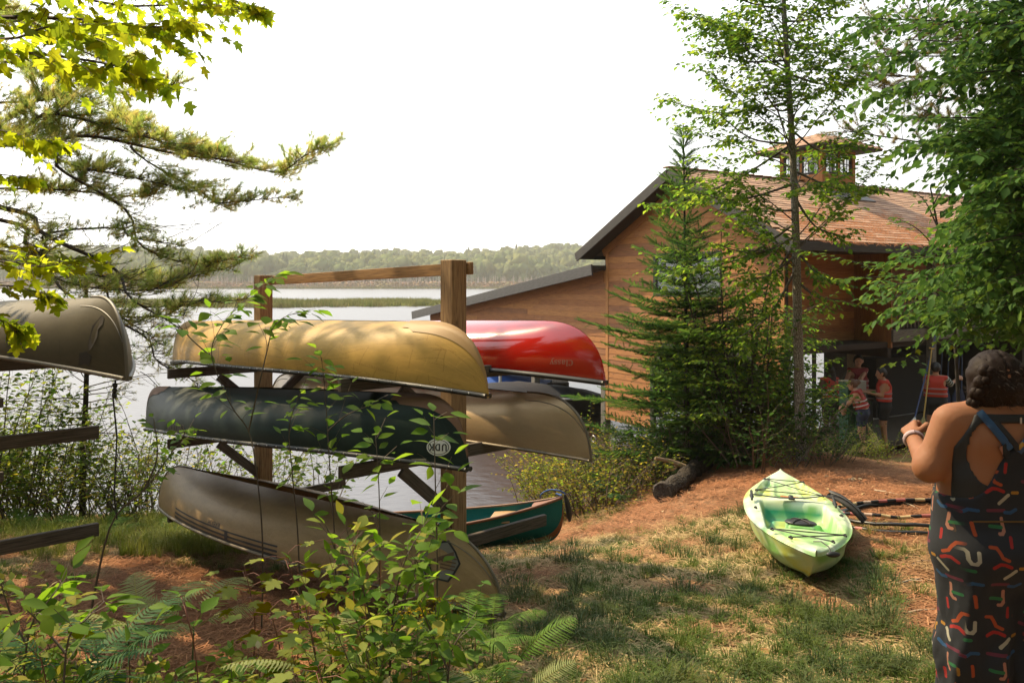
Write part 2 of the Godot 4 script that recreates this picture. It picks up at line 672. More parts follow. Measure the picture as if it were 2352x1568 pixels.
func build_far() -> void:
	var mb := MB.new()
	var nx := 60
	var nz := 30
	for j in nz:
		var d := 520.0 + j * j * 1.75
		for i in nx:
			var x := -1100.0 + 1800.0 * i / (nx - 1.0)
			mb.p(Vector3(x, hill(x, d + 18.0 * sin(x * 0.021)), -d), Vector2(x, d) * 0.01)
	for j in nz - 1:
		for i in nx - 1:
			var a := j * nx + i
			mb.t(a, a + 1, a + nx + 1)
			mb.t(a, a + nx + 1, a + nx)
	struct("far_hills", mb, mat(lin(.10, .10, .04), 1.0))
	var lm := mat(Color.WHITE, 0.9, true)
	lm.metallic_specular = 0.1
	var xa := [[], [], [], []]
	var ca := [PackedColorArray(), PackedColorArray(), PackedColorArray(), PackedColorArray()]
	rng.seed = 77
	for i in 5200:
		var d := 590.0 + 380.0 * pow(rng.randf(), 1.2) + (600.0 * rng.randf() if i % 9 == 0 else 0.0)
		var x := rng.randf_range(-0.72 * d, 0.26 * d)
		var con := rng.randf() < 0.09
		var s := rng.randf_range(13, 18) if con else rng.randf_range(12, 19)
		var k := (2 + i % 2) if con else i % 2
		xa[k].append(Transform3D(Basis(Vector3.UP, rng.randf() * TAU).scaled(Vector3(s * .8, s, s * .8) * rng.randf_range(.8, 1.2)), Vector3(x, hill(x, d) - 1.0, -d)))
		var t := rng.randf()
		var col := Color(.05, .075, .035) if con else Color(.085, .11, .04).lerp(Color(.15, .155, .06), t * t)
		ca[k].append(col * rng.randf_range(.8, 1.25))
	many("far_forest_broadleaf", blob(1, 1.0, false).mesh(), xa[0], ca[0], lm)
	many("far_forest_broadleaf", blob(2, 1.1, false).mesh(), xa[1], ca[1], lm)
	many("far_forest_conifer", blob(3, 1.15, true).mesh(true), xa[2], ca[2], lm)
	many("far_forest_conifer", blob(4, 1.2, true).mesh(true), xa[3], ca[3], lm)
	var sn := MB.new()                                     # a dead tree: bare pole with short broken limbs
	sn.tube(pv([Vector3.ZERO, Vector3(0.02, .5, 0), Vector3(0, 1, 0.01)]), PackedFloat32Array([.022, .015, .004]), 4)
	for i in 9:
		var y := .3 + .07 * i
		var a := i * 2.4
		sn.tube(pv([Vector3(0, y, 0), Vector3(cos(a) * .1, y + .05, sin(a) * .1) * Vector3(1, 1, 1)]), PackedFloat32Array([.009, .003]), 3)
	var bu := MB.new()
	for k in 26:
		var a := rv(1.0) * Vector3(.5, .35, .5) + Vector3(0, .35, 0)
		bu.tri(a + rv(.2), a + rv(.2), a + rv(.2))
	var sx := []
	var sc := PackedColorArray()
	var bx := []
	var bc := PackedColorArray()
	for i in 2600:
		var d := rng.randf_range(552, 592)
		var x := rng.randf_range(-0.7 * d, 0.26 * d)
		if i % 2 == 0:
			var s := rng.randf_range(5, 9.5)
			sx.append(Transform3D(Basis(Vector3.UP, rng.randf() * TAU).scaled(Vector3(s, s, s)), Vector3(x, hill(x, d), -d)))
			sc.append(Color(.42, .33, .30) * rng.randf_range(.7, 1.1))
		var s2 := rng.randf_range(2.5, 6)
		bx.append(Transform3D(Basis(Vector3.UP, rng.randf() * TAU).scaled(Vector3(s2 * 1.5, s2, s2 * 1.5)), Vector3(x + 2, hill(x, d), -d)))
		bc.append(Color(.30, .15, .10).lerp(Color(.24, .20, .09), rng.randf()) * rng.randf_range(.7, 1.2))
	many("far_dead_trees", sn.mesh(), sx, sc, lm)
	many("far_marsh_shrubs", bu.mesh(), bx, bc, lm)
	var rd := MB.new()                                     # a clump of marsh reeds
	for k in 22:
		var a := Vector3(rng.randf_range(-.5, .5), 0, rng.randf_range(-.5, .5))
		var tip := a + Vector3(rng.randf_range(-.2, .2), rng.randf_range(.5, 1.0), rng.randf_range(-.2, .2))
		var w := Vector3(.03, 0, .02)
		rd.c = Color.WHITE * rng.randf_range(.7, 1.2)
		rd.tri(a - w, a + w, tip)
	var ix2 := []
	var ic := PackedColorArray()
	for i in 2600:
		var d := 143.0 + rng.randf_range(-1, 1) * 21.0
		var x := lerpf(-82, -11, rng.randf())
		var e := pow((d - 143.0 - 4.0 * sin(x * .2)) / 20.0, 2.0) + maxf(0, (x + 24.0) / 14.0) ** 2
		if e > 1.0 - 0.3 * rng.randf():
			continue
		var s := rng.randf_range(.7, 1.25)
		ix2.append(Transform3D(Basis(Vector3.UP, rng.randf() * TAU).scaled(Vector3(2.0, s, 2.0)), Vector3(x, -2.02, -d)))
		ic.append(Color(.36, .31, .11).lerp(Color(.20, .24, .06), rng.randf()))
	for i in 2200:
		var d := rng.randf_range(526, 560)
		var x := rng.randf_range(-0.7 * d, 0.2 * d)
		ix2.append(Transform3D(Basis(Vector3.UP, rng.randf() * TAU).scaled(Vector3(9, rng.randf_range(1, 1.9), 9)), Vector3(x, -2.1, -d)))
		ic.append(Color(.26, .20, .08).lerp(Color(.16, .17, .05), rng.randf()))
	many("marsh_grass", rd.mesh(), ix2, ic, lm)
# ---------------------------------------------------------------- the boathouse
func pieces(parent: Node, called: String, mesh: Mesh, mats: Array, xs: Array, most := 300) -> void:
	var cam := Vector3(0, 1.75, 0)
	var inv: Transform3D = Transform3D.IDENTITY
	var q: Node = parent
	while q is Node3D and q != self:
		inv = q.transform * inv
		q = q.get_parent()
	var order := []
	for i in xs.size():
		var w: Vector3 = inv * xs[i].origin
		var off := absf(w.x / maxf(0.3, -w.z)) > 0.66
		order.append([w.distance_to(cam) + (1000.0 if off or w.z > -0.3 else 0.0), i])
	order.sort_custom(func(a, b): return a[0] < b[0])
	var rest := []
	var tint := PackedColorArray()
	for k in order.size():
		var i: int = order[k][1]
		var m: StandardMaterial3D = mats[(i * 7 + i / 5) % mats.size()]
		if k < most:
			var o := put(called, mesh, m, parent)
			o.transform = xs[i]
		else:
			rest.append(xs[i])
			tint.append(m.albedo_color.srgb_to_linear())
	if rest.size():
		var base: StandardMaterial3D = mats[0].duplicate()
		base.albedo_color = Color.WHITE
		base.vertex_color_use_as_albedo = true
		many(called + "_mass", mesh, rest, tint, base, parent)

func siding(parent: Node, fr: Transform3D, u0: float, u1: float, v0: float, v1: float, inside: Callable, mats: Array, h := 0.15, called := "board") -> void:
	var v := v0
	while v < v1 - 0.02:
		var vm := v + h * 0.5
		var run := false
		var a := 0.0
		var u := u0
		var spans := []
		while u <= u1 + 0.03:
			var ok: bool = u < u1 and inside.call(u + 0.015, vm)
			if ok and not run:
				a = u
			elif run and not ok:
				spans.append([a, u])
			run = ok
			u += 0.03
		for s in spans:
			var x: float = s[0]
			while x < s[1] - 0.02:
				var e: float = minf(s[1], x + rng.randf_range(1.8, 4.2))
				if s[1] - e < 0.5:
					e = s[1]
				var mb := MB.new()
				mb.box(Transform3D.IDENTITY, Vector3(e - x - 0.004, h + 0.012, 0.018), 0.004, Vector2(rng.randf() * 5, rng.randf() * 5))
				var o := put(called, mb, mats[rng.randi() % mats.size()], parent)
				o.transform = fr * Transform3D(Basis(Vector3.RIGHT, -0.07), Vector3((x + e) * 0.5, vm, 0.012 + rng.randf() * 0.003))
				x = e
		v += h

func slab(fr: Transform3D, u0: float, u1: float, v0: float, v1: float, inside: Callable, h := 0.15, th := 0.08) -> MB:
	var mb := MB.new()
	var v := v0
	while v < v1 - 0.02:
		var run := false
		var a := 0.0
		var u := u0
		while u <= u1 + 0.03:
			var ok: bool = u < u1 and inside.call(u + 0.015, v + h * 0.5)
			if ok and not run:
				a = u
			elif run and not ok:
				mb.box(fr * Transform3D(Basis(), Vector3((a + u) * 0.5, v + h * 0.5, -th * 0.5)), Vector3(u - a, h, th))
			run = ok
			u += 0.03
		v += h
	return mb

func frame_bars(u0: float, u1: float, v0: float, v1: float, w: float, d: float, fr: Transform3D) -> MB:
	var mb := MB.new()
	mb.box(fr * Transform3D(Basis(), Vector3((u0 + u1) * .5, v1 - w * .5, 0)), Vector3(u1 - u0, w, d), .004)
	mb.box(fr * Transform3D(Basis(), Vector3((u0 + u1) * .5, v0 + w * .5, 0)), Vector3(u1 - u0, w, d), .004)
	for u in [u0 + w * .5, u1 - w * .5]:
		mb.box(fr * Transform3D(Basis(), Vector3(u, (v0 + v1) * .5, 0)), Vector3(w, v1 - v0 - 2 * w - .002, d - .004), .004)
	return mb

func bx(sx: float, sy: float, sz: float, x: float, y: float, z: float, bev := 0.006, turn := Basis()) -> MB:
	var mb := MB.new()
	mb.box(Transform3D(turn, Vector3(x, y, z)), Vector3(sx, sy, sz), bev, Vector2(x * 1.3 + z, y * 1.7))
	return mb

func build_boathouse() -> void:
	rng.seed = 31
	var th := asin(0.529)
	var h := thing("boathouse", "brown board-sided boathouse with shingled gable roof and square cupola by the lake", "building", Vector3(5.28, -1.65, -15.5), th)
	var sg := grain(512, 256, [[0.0, lin(.30, .30, .30)], [0.45, lin(.75, .75, .75)], [1.0, lin(1, 1, 1)]], 8, .008, .12, 5)
	var sm := []
	for c in [[.42, .17, .045], [.47, .20, .055], [.36, .14, .04], [.44, .185, .058], [.30, .12, .042]]:
		var m := mat(lin(c[0], c[1], c[2]), 0.75, false, sg)
		m.uv1_scale = Vector3(.5, 1.6, 1)
		sm.append(m)
	var dark := mat(lin(.045, .040, .036), 0.7, false, sg)
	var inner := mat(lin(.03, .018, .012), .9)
	var grey := mat(lin(.17, .15, .12), 0.85, false, sg)
	var G := Transform3D(Basis(Vector3(0, 0, -1), Vector3.UP, Vector3(-1, 0, 0)), Vector3.ZERO)   # gable wall: u = into the lake, v = up, outward = -x
	# gable wall
	var bay := func(u, v): return u > .5 and u < 3.75 and v < 1.96 and (v < 1.4 or (u - .5 > (v - 1.4) * .7 and 3.75 - u > (v - 1.4) * .7))
	var win := func(u, v): return u > 1.62 and u < 3.72 and v > 3.12 and v < 4.06
	var gab := func(u, v): return v < 4.13 + minf(u + .35, 5.85 - u) * .53 and not bay.call(u, v) and not win.call(u, v)
	var gw_ := put("gable_wall", slab(G, 0, 5.5, 0, 5.8, gab), inner, h)
	siding(gw_, G, 0.06, 5.44, 0, 5.75, gab, sm)
	# lean-to wall further along the same plane
	var lean := func(u, v): return v < 3.72 - (u - 5.5) * .1412
	var lw := put("lean_to_wall", slab(G, 5.5, 15.4, .86, 3.66, lean), inner, h)
	siding(lw, G, 5.5, 15.38, .86, 3.7, lean, sm)
	# trims
	put("corner_board", bx(.03, 4.2, .12, -.02, 2.1, -.06), sm[1], h)
	put("corner_board", bx(.03, 4.15, .11, -.02, 2.07, -5.44), sm[1], h)
	var bm := MB.new()
	bm.box(Transform3D(Basis(), Vector3(-.03, 1.96, -2.12)), Vector3(.06, .14, 2.6), .006)
	for s in [[-.5, .0], [-3.75, 0]]:
		bm.box(Transform3D(Basis(), Vector3(-.03, .65, s[0])), Vector3(.06, 1.5, .13), .006)
	bm.box(Transform3D(Basis(Vector3.RIGHT, -.61), Vector3(-.032, 1.66, -.68)), Vector3(.06, .75, .13), .006)
	bm.box(Transform3D(Basis(Vector3.RIGHT, .61), Vector3(-.032, 1.66, -3.57)), Vector3(.06, .75, .13), .006)
	put("bay_frame", bm, dark, h)
	var wf := put("window", frame_bars(1.6, 3.74, 3.1, 4.08, .09, .06, G), dark, h)
	put("mullion", bx(.05, .8, .06, -.01, 3.59, -2.67), dark, wf)
	var glass := mat(Color(.75, .8, .82, .12), 0.05)
	glass.transparency = BaseMaterial3D.TRANSPARENCY_ALPHA
	for z in [-2.16, -3.18]:
		put("pane", bx(.008, .8, .94, .02, 3.59, z, 0), glass, wf)
	# eave-side wall, turned to the path
	var E := Transform3D(Basis(), Vector3(0, 0, -.95))
	var up := func(u, v): return v > 2.0
	var ew := put("eave_wall", slab(E, 0.02, 3.44, 2.0, 4.2, up), inner, h)
	siding(ew, E, .02, 3.44, 2.02, 4.2, up, sm)
	put("header_beam", bx(3.4, .16, .12, 1.78, 1.95, -1.0), dark, h)
	put("corner_post", bx(.16, 2.0, .16, .09, 1.0, -.1), sm[2], h)
	put("return_board", bx(.05, 2.2, .9, 3.46, 3.1, -.47), sm[2], h)
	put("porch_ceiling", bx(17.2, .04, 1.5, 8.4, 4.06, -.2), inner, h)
	put("knee_brace", bx(.1, 1.0, .1, .42, .55, -.12, .006, Basis(Vector3.BACK, .5)), dark, h)
	put("steel_post", bx(.07, 1.9, .07, 2.05, .95, -.92), dark, h)
	# balcony
	put("balcony_beam", bx(13.5, .26, .1, 3.44 + 6.75, 2.26, -.02), grey, h)
	put("balcony_floor", bx(13.4, .06, 1.5, 3.46 + 6.75, 2.36, -.86), inner, h)
	var bw := put("balcony_back_wall", bx(13.5, 1.9, .08, 3.44 + 6.75, 3.3, -1.6), inner, h)
	siding(bw, Transform3D(Basis(), Vector3(0, 0, -1.55)), 3.5, 9.5, 2.42, 4.1, func(u, v): return true, sm)
	var rl := put("railing", bx(13.3, .06, .09, 3.5 + 6.7, 3.12, -.02), grey, h)
	for i in 96:
		put("baluster", bx(.035, .66, .035, 3.6 + i * .14, 2.75, -.02, .003), grey, rl)
	for x in [4.8, 9.0, 13.0, 16.9]:
		put("post", bx(.15, 4.1, .15, x, 2.05, .07), grey, h)
	# inside: floors, back wall and partitions
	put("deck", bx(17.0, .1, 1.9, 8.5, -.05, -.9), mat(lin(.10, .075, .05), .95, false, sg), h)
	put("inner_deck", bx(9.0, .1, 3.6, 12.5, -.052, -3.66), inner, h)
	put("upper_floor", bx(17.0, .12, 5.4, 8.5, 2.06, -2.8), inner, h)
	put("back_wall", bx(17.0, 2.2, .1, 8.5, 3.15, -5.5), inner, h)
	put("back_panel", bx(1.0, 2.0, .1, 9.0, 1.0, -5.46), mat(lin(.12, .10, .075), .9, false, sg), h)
	put("back_panel", bx(6.6, 2.0, .1, 3.4, 1.0, -5.462), inner, h)
	var lightwood := mat(lin(.34, .25, .14), .85, false, sg)
	var pl := put("plank_partition", bx(1.6, 2.0, .03, 10.3, 1.0, -5.52), inner, h)
	for i in 6:
		put("plank", bx(.255, 1.96, .03, 9.64 + i * .265, 1.0, -5.44 + .006 * (i % 2)), lightwood, pl)
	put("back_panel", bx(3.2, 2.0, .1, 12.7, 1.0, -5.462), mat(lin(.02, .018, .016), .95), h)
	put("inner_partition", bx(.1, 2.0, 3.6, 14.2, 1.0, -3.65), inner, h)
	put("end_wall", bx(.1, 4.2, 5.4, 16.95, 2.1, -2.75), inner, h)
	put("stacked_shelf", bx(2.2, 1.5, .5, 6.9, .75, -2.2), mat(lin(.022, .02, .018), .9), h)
	var tie := put("tie_beam", bx(.12, .2, 5.4, 3.44, 1.9, -2.76), inner, h)
	# lattice rack of uprights at the lake side of the right bay
	var lat := put("upright_rail", bx(3.2, .05, .06, 15.4, 1.62, -5.5), grey, h)
	for i in 12:
		put("upright", bx(.045, 2.0, .045, 14.3 + i * .24, 1.0, -5.44, .004), grey, lat)
	# roof
	var shm := []
	for c in [[.38, .225, .14], [.47, .285, .18], [.28, .165, .105], [.42, .26, .165], [.33, .205, .13]]:
		shm.append(mat(lin(c[0], c[1], c[2]), .95))
	var pitch := atan2(1.73, 3.35)
	var sl := 3.77
	var roof := MB.new()
	for s in [1.0, -1.0]:
		roof.box(Transform3D(Basis(Vector3.RIGHT, pitch * s), Vector3(8.25, 5.86 - 1.73 * .5, -2.75 + 3.35 * .5 * s)), Vector3(17.5, .09, sl - .03), .0)
	var rf := put("roof", roof, mat(lin(.10, .07, .05), .95), h)
	var tab := MB.new()
	tab.box(Transform3D(Basis(Vector3.RIGHT, -.07), Vector3(0, .009, 0)), Vector3(.305, .017, .19), .0)
	var tabs := []
	for r in 27:
		var dd := .1 + r * .138
		for i in 56:
			var x := -.35 + i * .316 + (.158 if r % 2 else 0.0)
			tabs.append(Transform3D(Basis(Vector3.RIGHT, pitch) * Basis(Vector3.UP, rng.randf_range(-.015, .015)), Vector3(x, 5.92 - dd * sin(pitch) + rng.randf() * .006, -2.75 + dd * cos(pitch))))
	pieces(rf, "shingle", tab.mesh(), shm, tabs)
	var rc := MB.new()
	for i in 58:
		rc.box(Transform3D(Basis(Vector3.BACK, .05), Vector3(-.4 + i * .3, 5.94, -2.75)), Vector3(.31, .03, .2), .008)
	put("ridge_cap", rc, shm[2], rf)
	# rust-coloured pine needles lying in drifts on the slope
	var nd := needle_clump(26, .4)
	var nx := []
	var nc := PackedColorArray()
	for i in 5200:
		var dd := rng.randf_range(1.3, 3.72)
		var x := rng.randf_range(.2, 13.0)
		var q := bn.get_noise_2d(x * 1.2, dd * 2.5) + (dd - 2.55) * .75
		if q < rng.randf_range(-.35, .45):
			continue
		nx.append(Transform3D(Basis(Vector3.RIGHT, pitch) * Basis(Vector3.UP, rng.randf() * TAU), Vector3(x, 5.945 - dd * sin(pitch), -2.75 + dd * cos(pitch))))
		nc.append(Color(.56, .23, .10) * rng.randf_range(.7, 1.2))
	many("fallen_needles", nd, nx, nc, M.leaf_dry, rf)
	put("eave_fascia", bx(17.5, .17, .03, 8.25, 4.09, .62), dark, h)
	put("eave_fascia", bx(17.5, .17, .03, 8.25, 4.09, -6.12), dark, h)
	for s in [1.0, -1.0]:
		put("rake_board", bx(.04, .22, sl, -.5, 5.78 - 1.73 * .5, -2.75 + 3.35 * .5 * s, .004, Basis(Vector3.RIGHT, pitch * s)), dark, h)
		put("frieze_board", bx(.03, .26, 3.35, -.025, 5.66 - 1.42 * .5, -2.75 + 2.75 * .5 * s, .004, Basis(Vector3.RIGHT, pitch * s)), sm[0], h)
		put("rake_soffit", bx(.48, .03, sl - .1, -.25, 5.74 - 1.73 * .5, -2.75 + 3.35 * .5 * s, .0, Basis(Vector3.RIGHT, pitch * s)), inner, h)
	# lean-to roof
	var lp := atan(.1412)
	put("lean_to_roof", bx(8.4, .1, 10.6, 3.75, 3.05, -10.72, .0, Basis(Vector3.RIGHT, -lp)), dark, h)
	put("frieze_board", bx(.03, .24, 9.95, -.025, 2.84, -10.5, .004, Basis(Vector3.RIGHT, -lp)), sm[2], h)
	put("lean_to_fascia", bx(.05, .27, 10.62, -.48, 2.99, -10.72, .004, Basis(Vector3.RIGHT, -lp)), mat(lin(.075, .072, .07), .6, false, sg), h)
	for z in [-5.6, -8.8, -12.0, -15.3]:
		put("pile", bx(.18, 1.6, .18, .06, .1, z), grey, h)
	# cupola
	var cx := 4.56
	var cz := -2.75
	var a := .64
	var cb := MB.new()
	for q in [[-1, -1], [-1, 1], [1, -1], [1, 1]]:
		cb.box(Transform3D(Basis(), Vector3(cx + q[0] * (a - .06), 6.05, cz + q[1] * (a - .06))), Vector3(.12, 1.3, .12), .005)
	for q in [[0, 1], [0, -1], [1, 0], [-1, 0]]:
		var along := Vector3(2 * a - .24, 0, .05) if q[1] else Vector3(.05, 0, 2 * a - .24)
		cb.box(Transform3D(Basis(), Vector3(cx + q[0] * (a - .03), 5.75, cz + q[1] * (a - .03))), along + Vector3(0, .62, 0), .004)
		cb.box(Transform3D(Basis(), Vector3(cx + q[0] * (a - .03), 6.66, cz + q[1] * (a - .03))), along + Vector3(0, .1, 0), .004)
	var cu := put("cupola", cb, sm[0], h)
	for q in [[0, 1], [0, -1], [1, 0], [-1, 0]]:
		var fr := Transform3D(Basis(Vector3.UP, atan2(q[0], q[1])), Vector3(cx + q[0] * (a - .035), 0, cz + q[1] * (a - .035)))
		for s in [-.27, .27]:
			put("cupola_window", frame_bars(s - .25, s + .25, 6.07, 6.6, .045, .04, fr), dark, cu)
			var mu := MB.new()
			mu.box(fr * Transform3D(Basis(), Vector3(s, 6.335, 0)), Vector3(.4, .016, .02))
			for k in [-.07, .07]:
				mu.box(fr * Transform3D(Basis(), Vector3(s + k, 6.335, .001)), Vector3(.016, .43, .018))
			put("glazing_bar", mu, dark, cu)
			var gl := MB.new()
			gl.box(fr * Transform3D(Basis(), Vector3(s, 6.335, -.012)), Vector3(.4, .43, .005))
			put("pane", gl, glass, cu)
		var cap := put("mullion", frame_bars(-.03, .03, 6.06, 6.61, .028, .05, fr), sm[1], cu)
	var cr := MB.new()
	var e := 1.08
	var y0 := 6.66
	var rim := [Vector3(-e, y0, e), Vector3(e, y0, e), Vector3(e, y0, -e), Vector3(-e, y0, -e)]
	var top := [Vector3(-.28, y0 + .42, .28), Vector3(.28, y0 + .42, .28), Vector3(.28, y0 + .42, -.28), Vector3(-.28, y0 + .42, -.28)]
	var off := Vector3(cx, 0, cz)
	for i in 4:
		var j := (i + 1) % 4
		cr.quad(rim[i] + off + Vector3(0, .06, 0), rim[j] + off + Vector3(0, .06, 0), top[j] + off, top[i] + off)
		cr.quad(top[i] + off, top[j] + off, Vector3(cx, y0 + .5, cz), Vector3(cx, y0 + .5, cz))
		cr.quad(rim[i] + off, rim[j] + off, rim[j] + off + Vector3(0, .06, 0), rim[i] + off + Vector3(0, .06, 0))
	cr.quad(rim[3] + off, rim[2] + off, rim[1] + off, rim[0] + off)
	put("cupola_roof", cr, dark, cu)
	var ct := []
	for i in 4:
		var j := (i + 1) % 4
		for r in 8:
			var f := r / 8.0
			var p0: Vector3 = (rim[i] + Vector3(0, .06, 0)).lerp(top[i], f) + off
			var p1: Vector3 = (rim[j] + Vector3(0, .06, 0)).lerp(top[j], f) + off
			var n := int(p0.distance_to(p1) / .3)
			var out: Vector3 = (p0 + p1) * .5 - off
			out.y = 0
			for k in n:
				var c := p0.lerp(p1, (k + .5) / n)
				ct.append(Transform3D(Basis((p1 - p0).normalized(), Vector3.UP, (p1 - p0).normalized().cross(Vector3.UP)) * Basis(Vector3.RIGHT, atan2(.36, .8)), c + Vector3(0, .012, 0) - out.normalized() * .06))
	pieces(cu, "cupola_shingle", tab.mesh(), shm, ct, 150)
	put("flashing", bx(1.5, .3, 1.0, cx, 5.5, cz + .62, .0, Basis(Vector3.RIGHT, pitch)), mat(lin(.12, .11, .10), .6), cu)

func needle_clump(n: int, spread: float) -> ArrayMesh:
	var mb := MB.new()
	var r := RandomNumberGenerator.new()
	r.seed = n
	for i in n:
		var a := r.randf() * TAU
		var c := Vector3(r.randf_range(-spread, spread), 0, r.randf_range(-spread, spread)) * .5
		var d := Vector3(cos(a), r.randf_range(-.02, .12), sin(a)) * r.randf_range(.03, .06)
		var w := Vector3(-sin(a), 0, cos(a)) * .0028
		mb.c = Color.WHITE * r.randf_range(.7, 1.25)
		mb.quad(c - d - w, c + d - w, c + d + w, c - d + w)
	return mb.mesh()
# ---------------------------------------------------------------- canoes and their racks
class Hull:
	var L := 4.9
	var B := 0.44
	var D := 0.36
	var R := 0.55         # how far the rounded stem reaches in from the tip
	var rise := 0.10
	var np := 2.3
	func half(x: float) -> float:
		var t := clampf(absf(x) / (L * 0.5), 0, 1)
		return maxf(0.010, B * pow(maxf(0.0, 1.0 - pow(t, 2.15)), 0.92))
	func sheer(x: float) -> float:
		var t := absf(x) / (L * 0.5)
		return D + rise * pow(t, 3.2)
	func keel(x: float) -> float:
		var s := clampf((absf(x) - (L * 0.5 - R)) / R, 0, 1)
		return sheer(x) * 0.97 * (1.0 - pow(maxf(0.0, 1.0 - pow(s, np)), 1.0 / np)) + 0.02 * pow(absf(x) / (L * 0.5), 2.0)
	func at(x: float, f: float, side: float, out := 0.0) -> Vector3:   # f: 0 keel ... 1 gunwale
		var k := keel(x)
		var h := sheer(x)
		var t := absf(x) / (L * 0.5)
		var full := lerpf(0.50, 0.92, t * t)
		var w := half(x) * pow(sin(f * PI * 0.5), full) * (1.0 + 0.05 * sin(f * PI) * (1 - t))
		var a := Vector3(x, lerpf(k, h, f * f * 0.25 + f * 0.75), w * side)
		if out != 0.0:
			var n := (at(x + 0.02, f, side) - at(x - 0.02, f, side)).cross(at(x, minf(1.0, f + 0.03), side) - at(x, maxf(0.01, f - 0.03), side)).normalized()
			if n.z * side < 0 or (absf(n.z) < 0.05 and n.y > 0):
				n = -n
			a += n * out
		return a
	func fy(x: float, y: float) -> float:       # share of the girth at which the side stands y high
		var g := clampf((y - keel(x)) / maxf(0.01, sheer(x) - keel(x)), 0, 1)
		return (-0.75 + sqrt(0.5625 + g)) / 0.5

func stations(h: Hull) -> PackedFloat32Array:
	var xs := PackedFloat32Array()
	for i in 15:
		xs.append(-h.L * .5 + h.R * (1.0 - sin((14 - i) / 14.0 * PI * .5)) * 1.0)
	var a := h.L * .5 - h.R
	for i in range(1, 24):
		xs.append(lerpf(-a, a, i / 24.0))
	for i in 15:
		xs.append(h.L * .5 - h.R * (1.0 - sin(i / 14.0 * PI * .5)))
	return xs

func flat_text(s: String, size: float, bold := true, serif := false) -> MB:
	var f := SystemFont.new()
	f.font_names = PackedStringArray(["Droid Serif" if serif else "Droid Sans"])
	f.font_weight = 700 if bold else 400
	var tm := TextMesh.new()
	tm.text = s
	tm.font = f
	tm.font_size = 64
	tm.pixel_size = size / 64.0
	tm.depth = 0.0
	tm.curve_step = 6.0
	var a := tm.get_mesh_arrays()
	var mb := MB.new()
	for q in a[Mesh.ARRAY_VERTEX]:
		mb.p(q)
	if a[Mesh.ARRAY_INDEX] != null:
		mb.ix = a[Mesh.ARRAY_INDEX]
	else:
		mb.ix = PackedInt32Array(range(mb.v.size()))
	return mb

func wrap_on(src: MB, h: Hull, x0: float, y0: float, side: float, out: float) -> MB:   # lay flat print on the hull's side, seen from outside
	var mb := MB.new()
	for i in src.v.size():
		var q := src.v[i]
		var x := x0 + q.x * side
		mb.p(h.at(x, h.fy(x, y0 + q.y), side, out), src.uv[i])
	mb.ix = src.ix
	return mb

func disc(rx: float, ry: float, rin := 0.0, n := 28) -> MB:
	var mb := MB.new()
	for k in 4:
		var f := lerpf(rin, 1.0, k / 3.0)
		for i in n + 1:
			var a := TAU * i / n
			mb.p(Vector3(cos(a) * rx * f, sin(a) * ry * f, 0))
	for k in 3:
		for i in n:
			var a := k * (n + 1) + i
			mb.t(a, a + n + 1, a + n + 2)
			mb.t(a, a + n + 2, a + 1)
	return mb

func poly(pts: Array) -> MB:
	var mb := MB.new()
	var p2 := PackedVector2Array()
	for q in pts:
		p2.append(q)
		mb.p(Vector3(q.x, q.y, 0))
	for i in Geometry2D.triangulate_polygon(p2):
		mb.ix.append(i)
	return mb

func bar(a: Vector2, b: Vector2, w: float, n := 8) -> MB:
	var mb := MB.new()
	var d := (b - a).normalized().orthogonal() * w * .5
	for i in n + 1:
		var c := a.lerp(b, i * 1.0 / n)
		mb.p(Vector3(c.x + d.x, c.y + d.y, 0))
		mb.p(Vector3(c.x - d.x, c.y - d.y, 0))
	for i in n:
		mb.t(i * 2, i * 2 + 1, i * 2 + 3)
		mb.t(i * 2, i * 2 + 3, i * 2 + 2)
	return mb

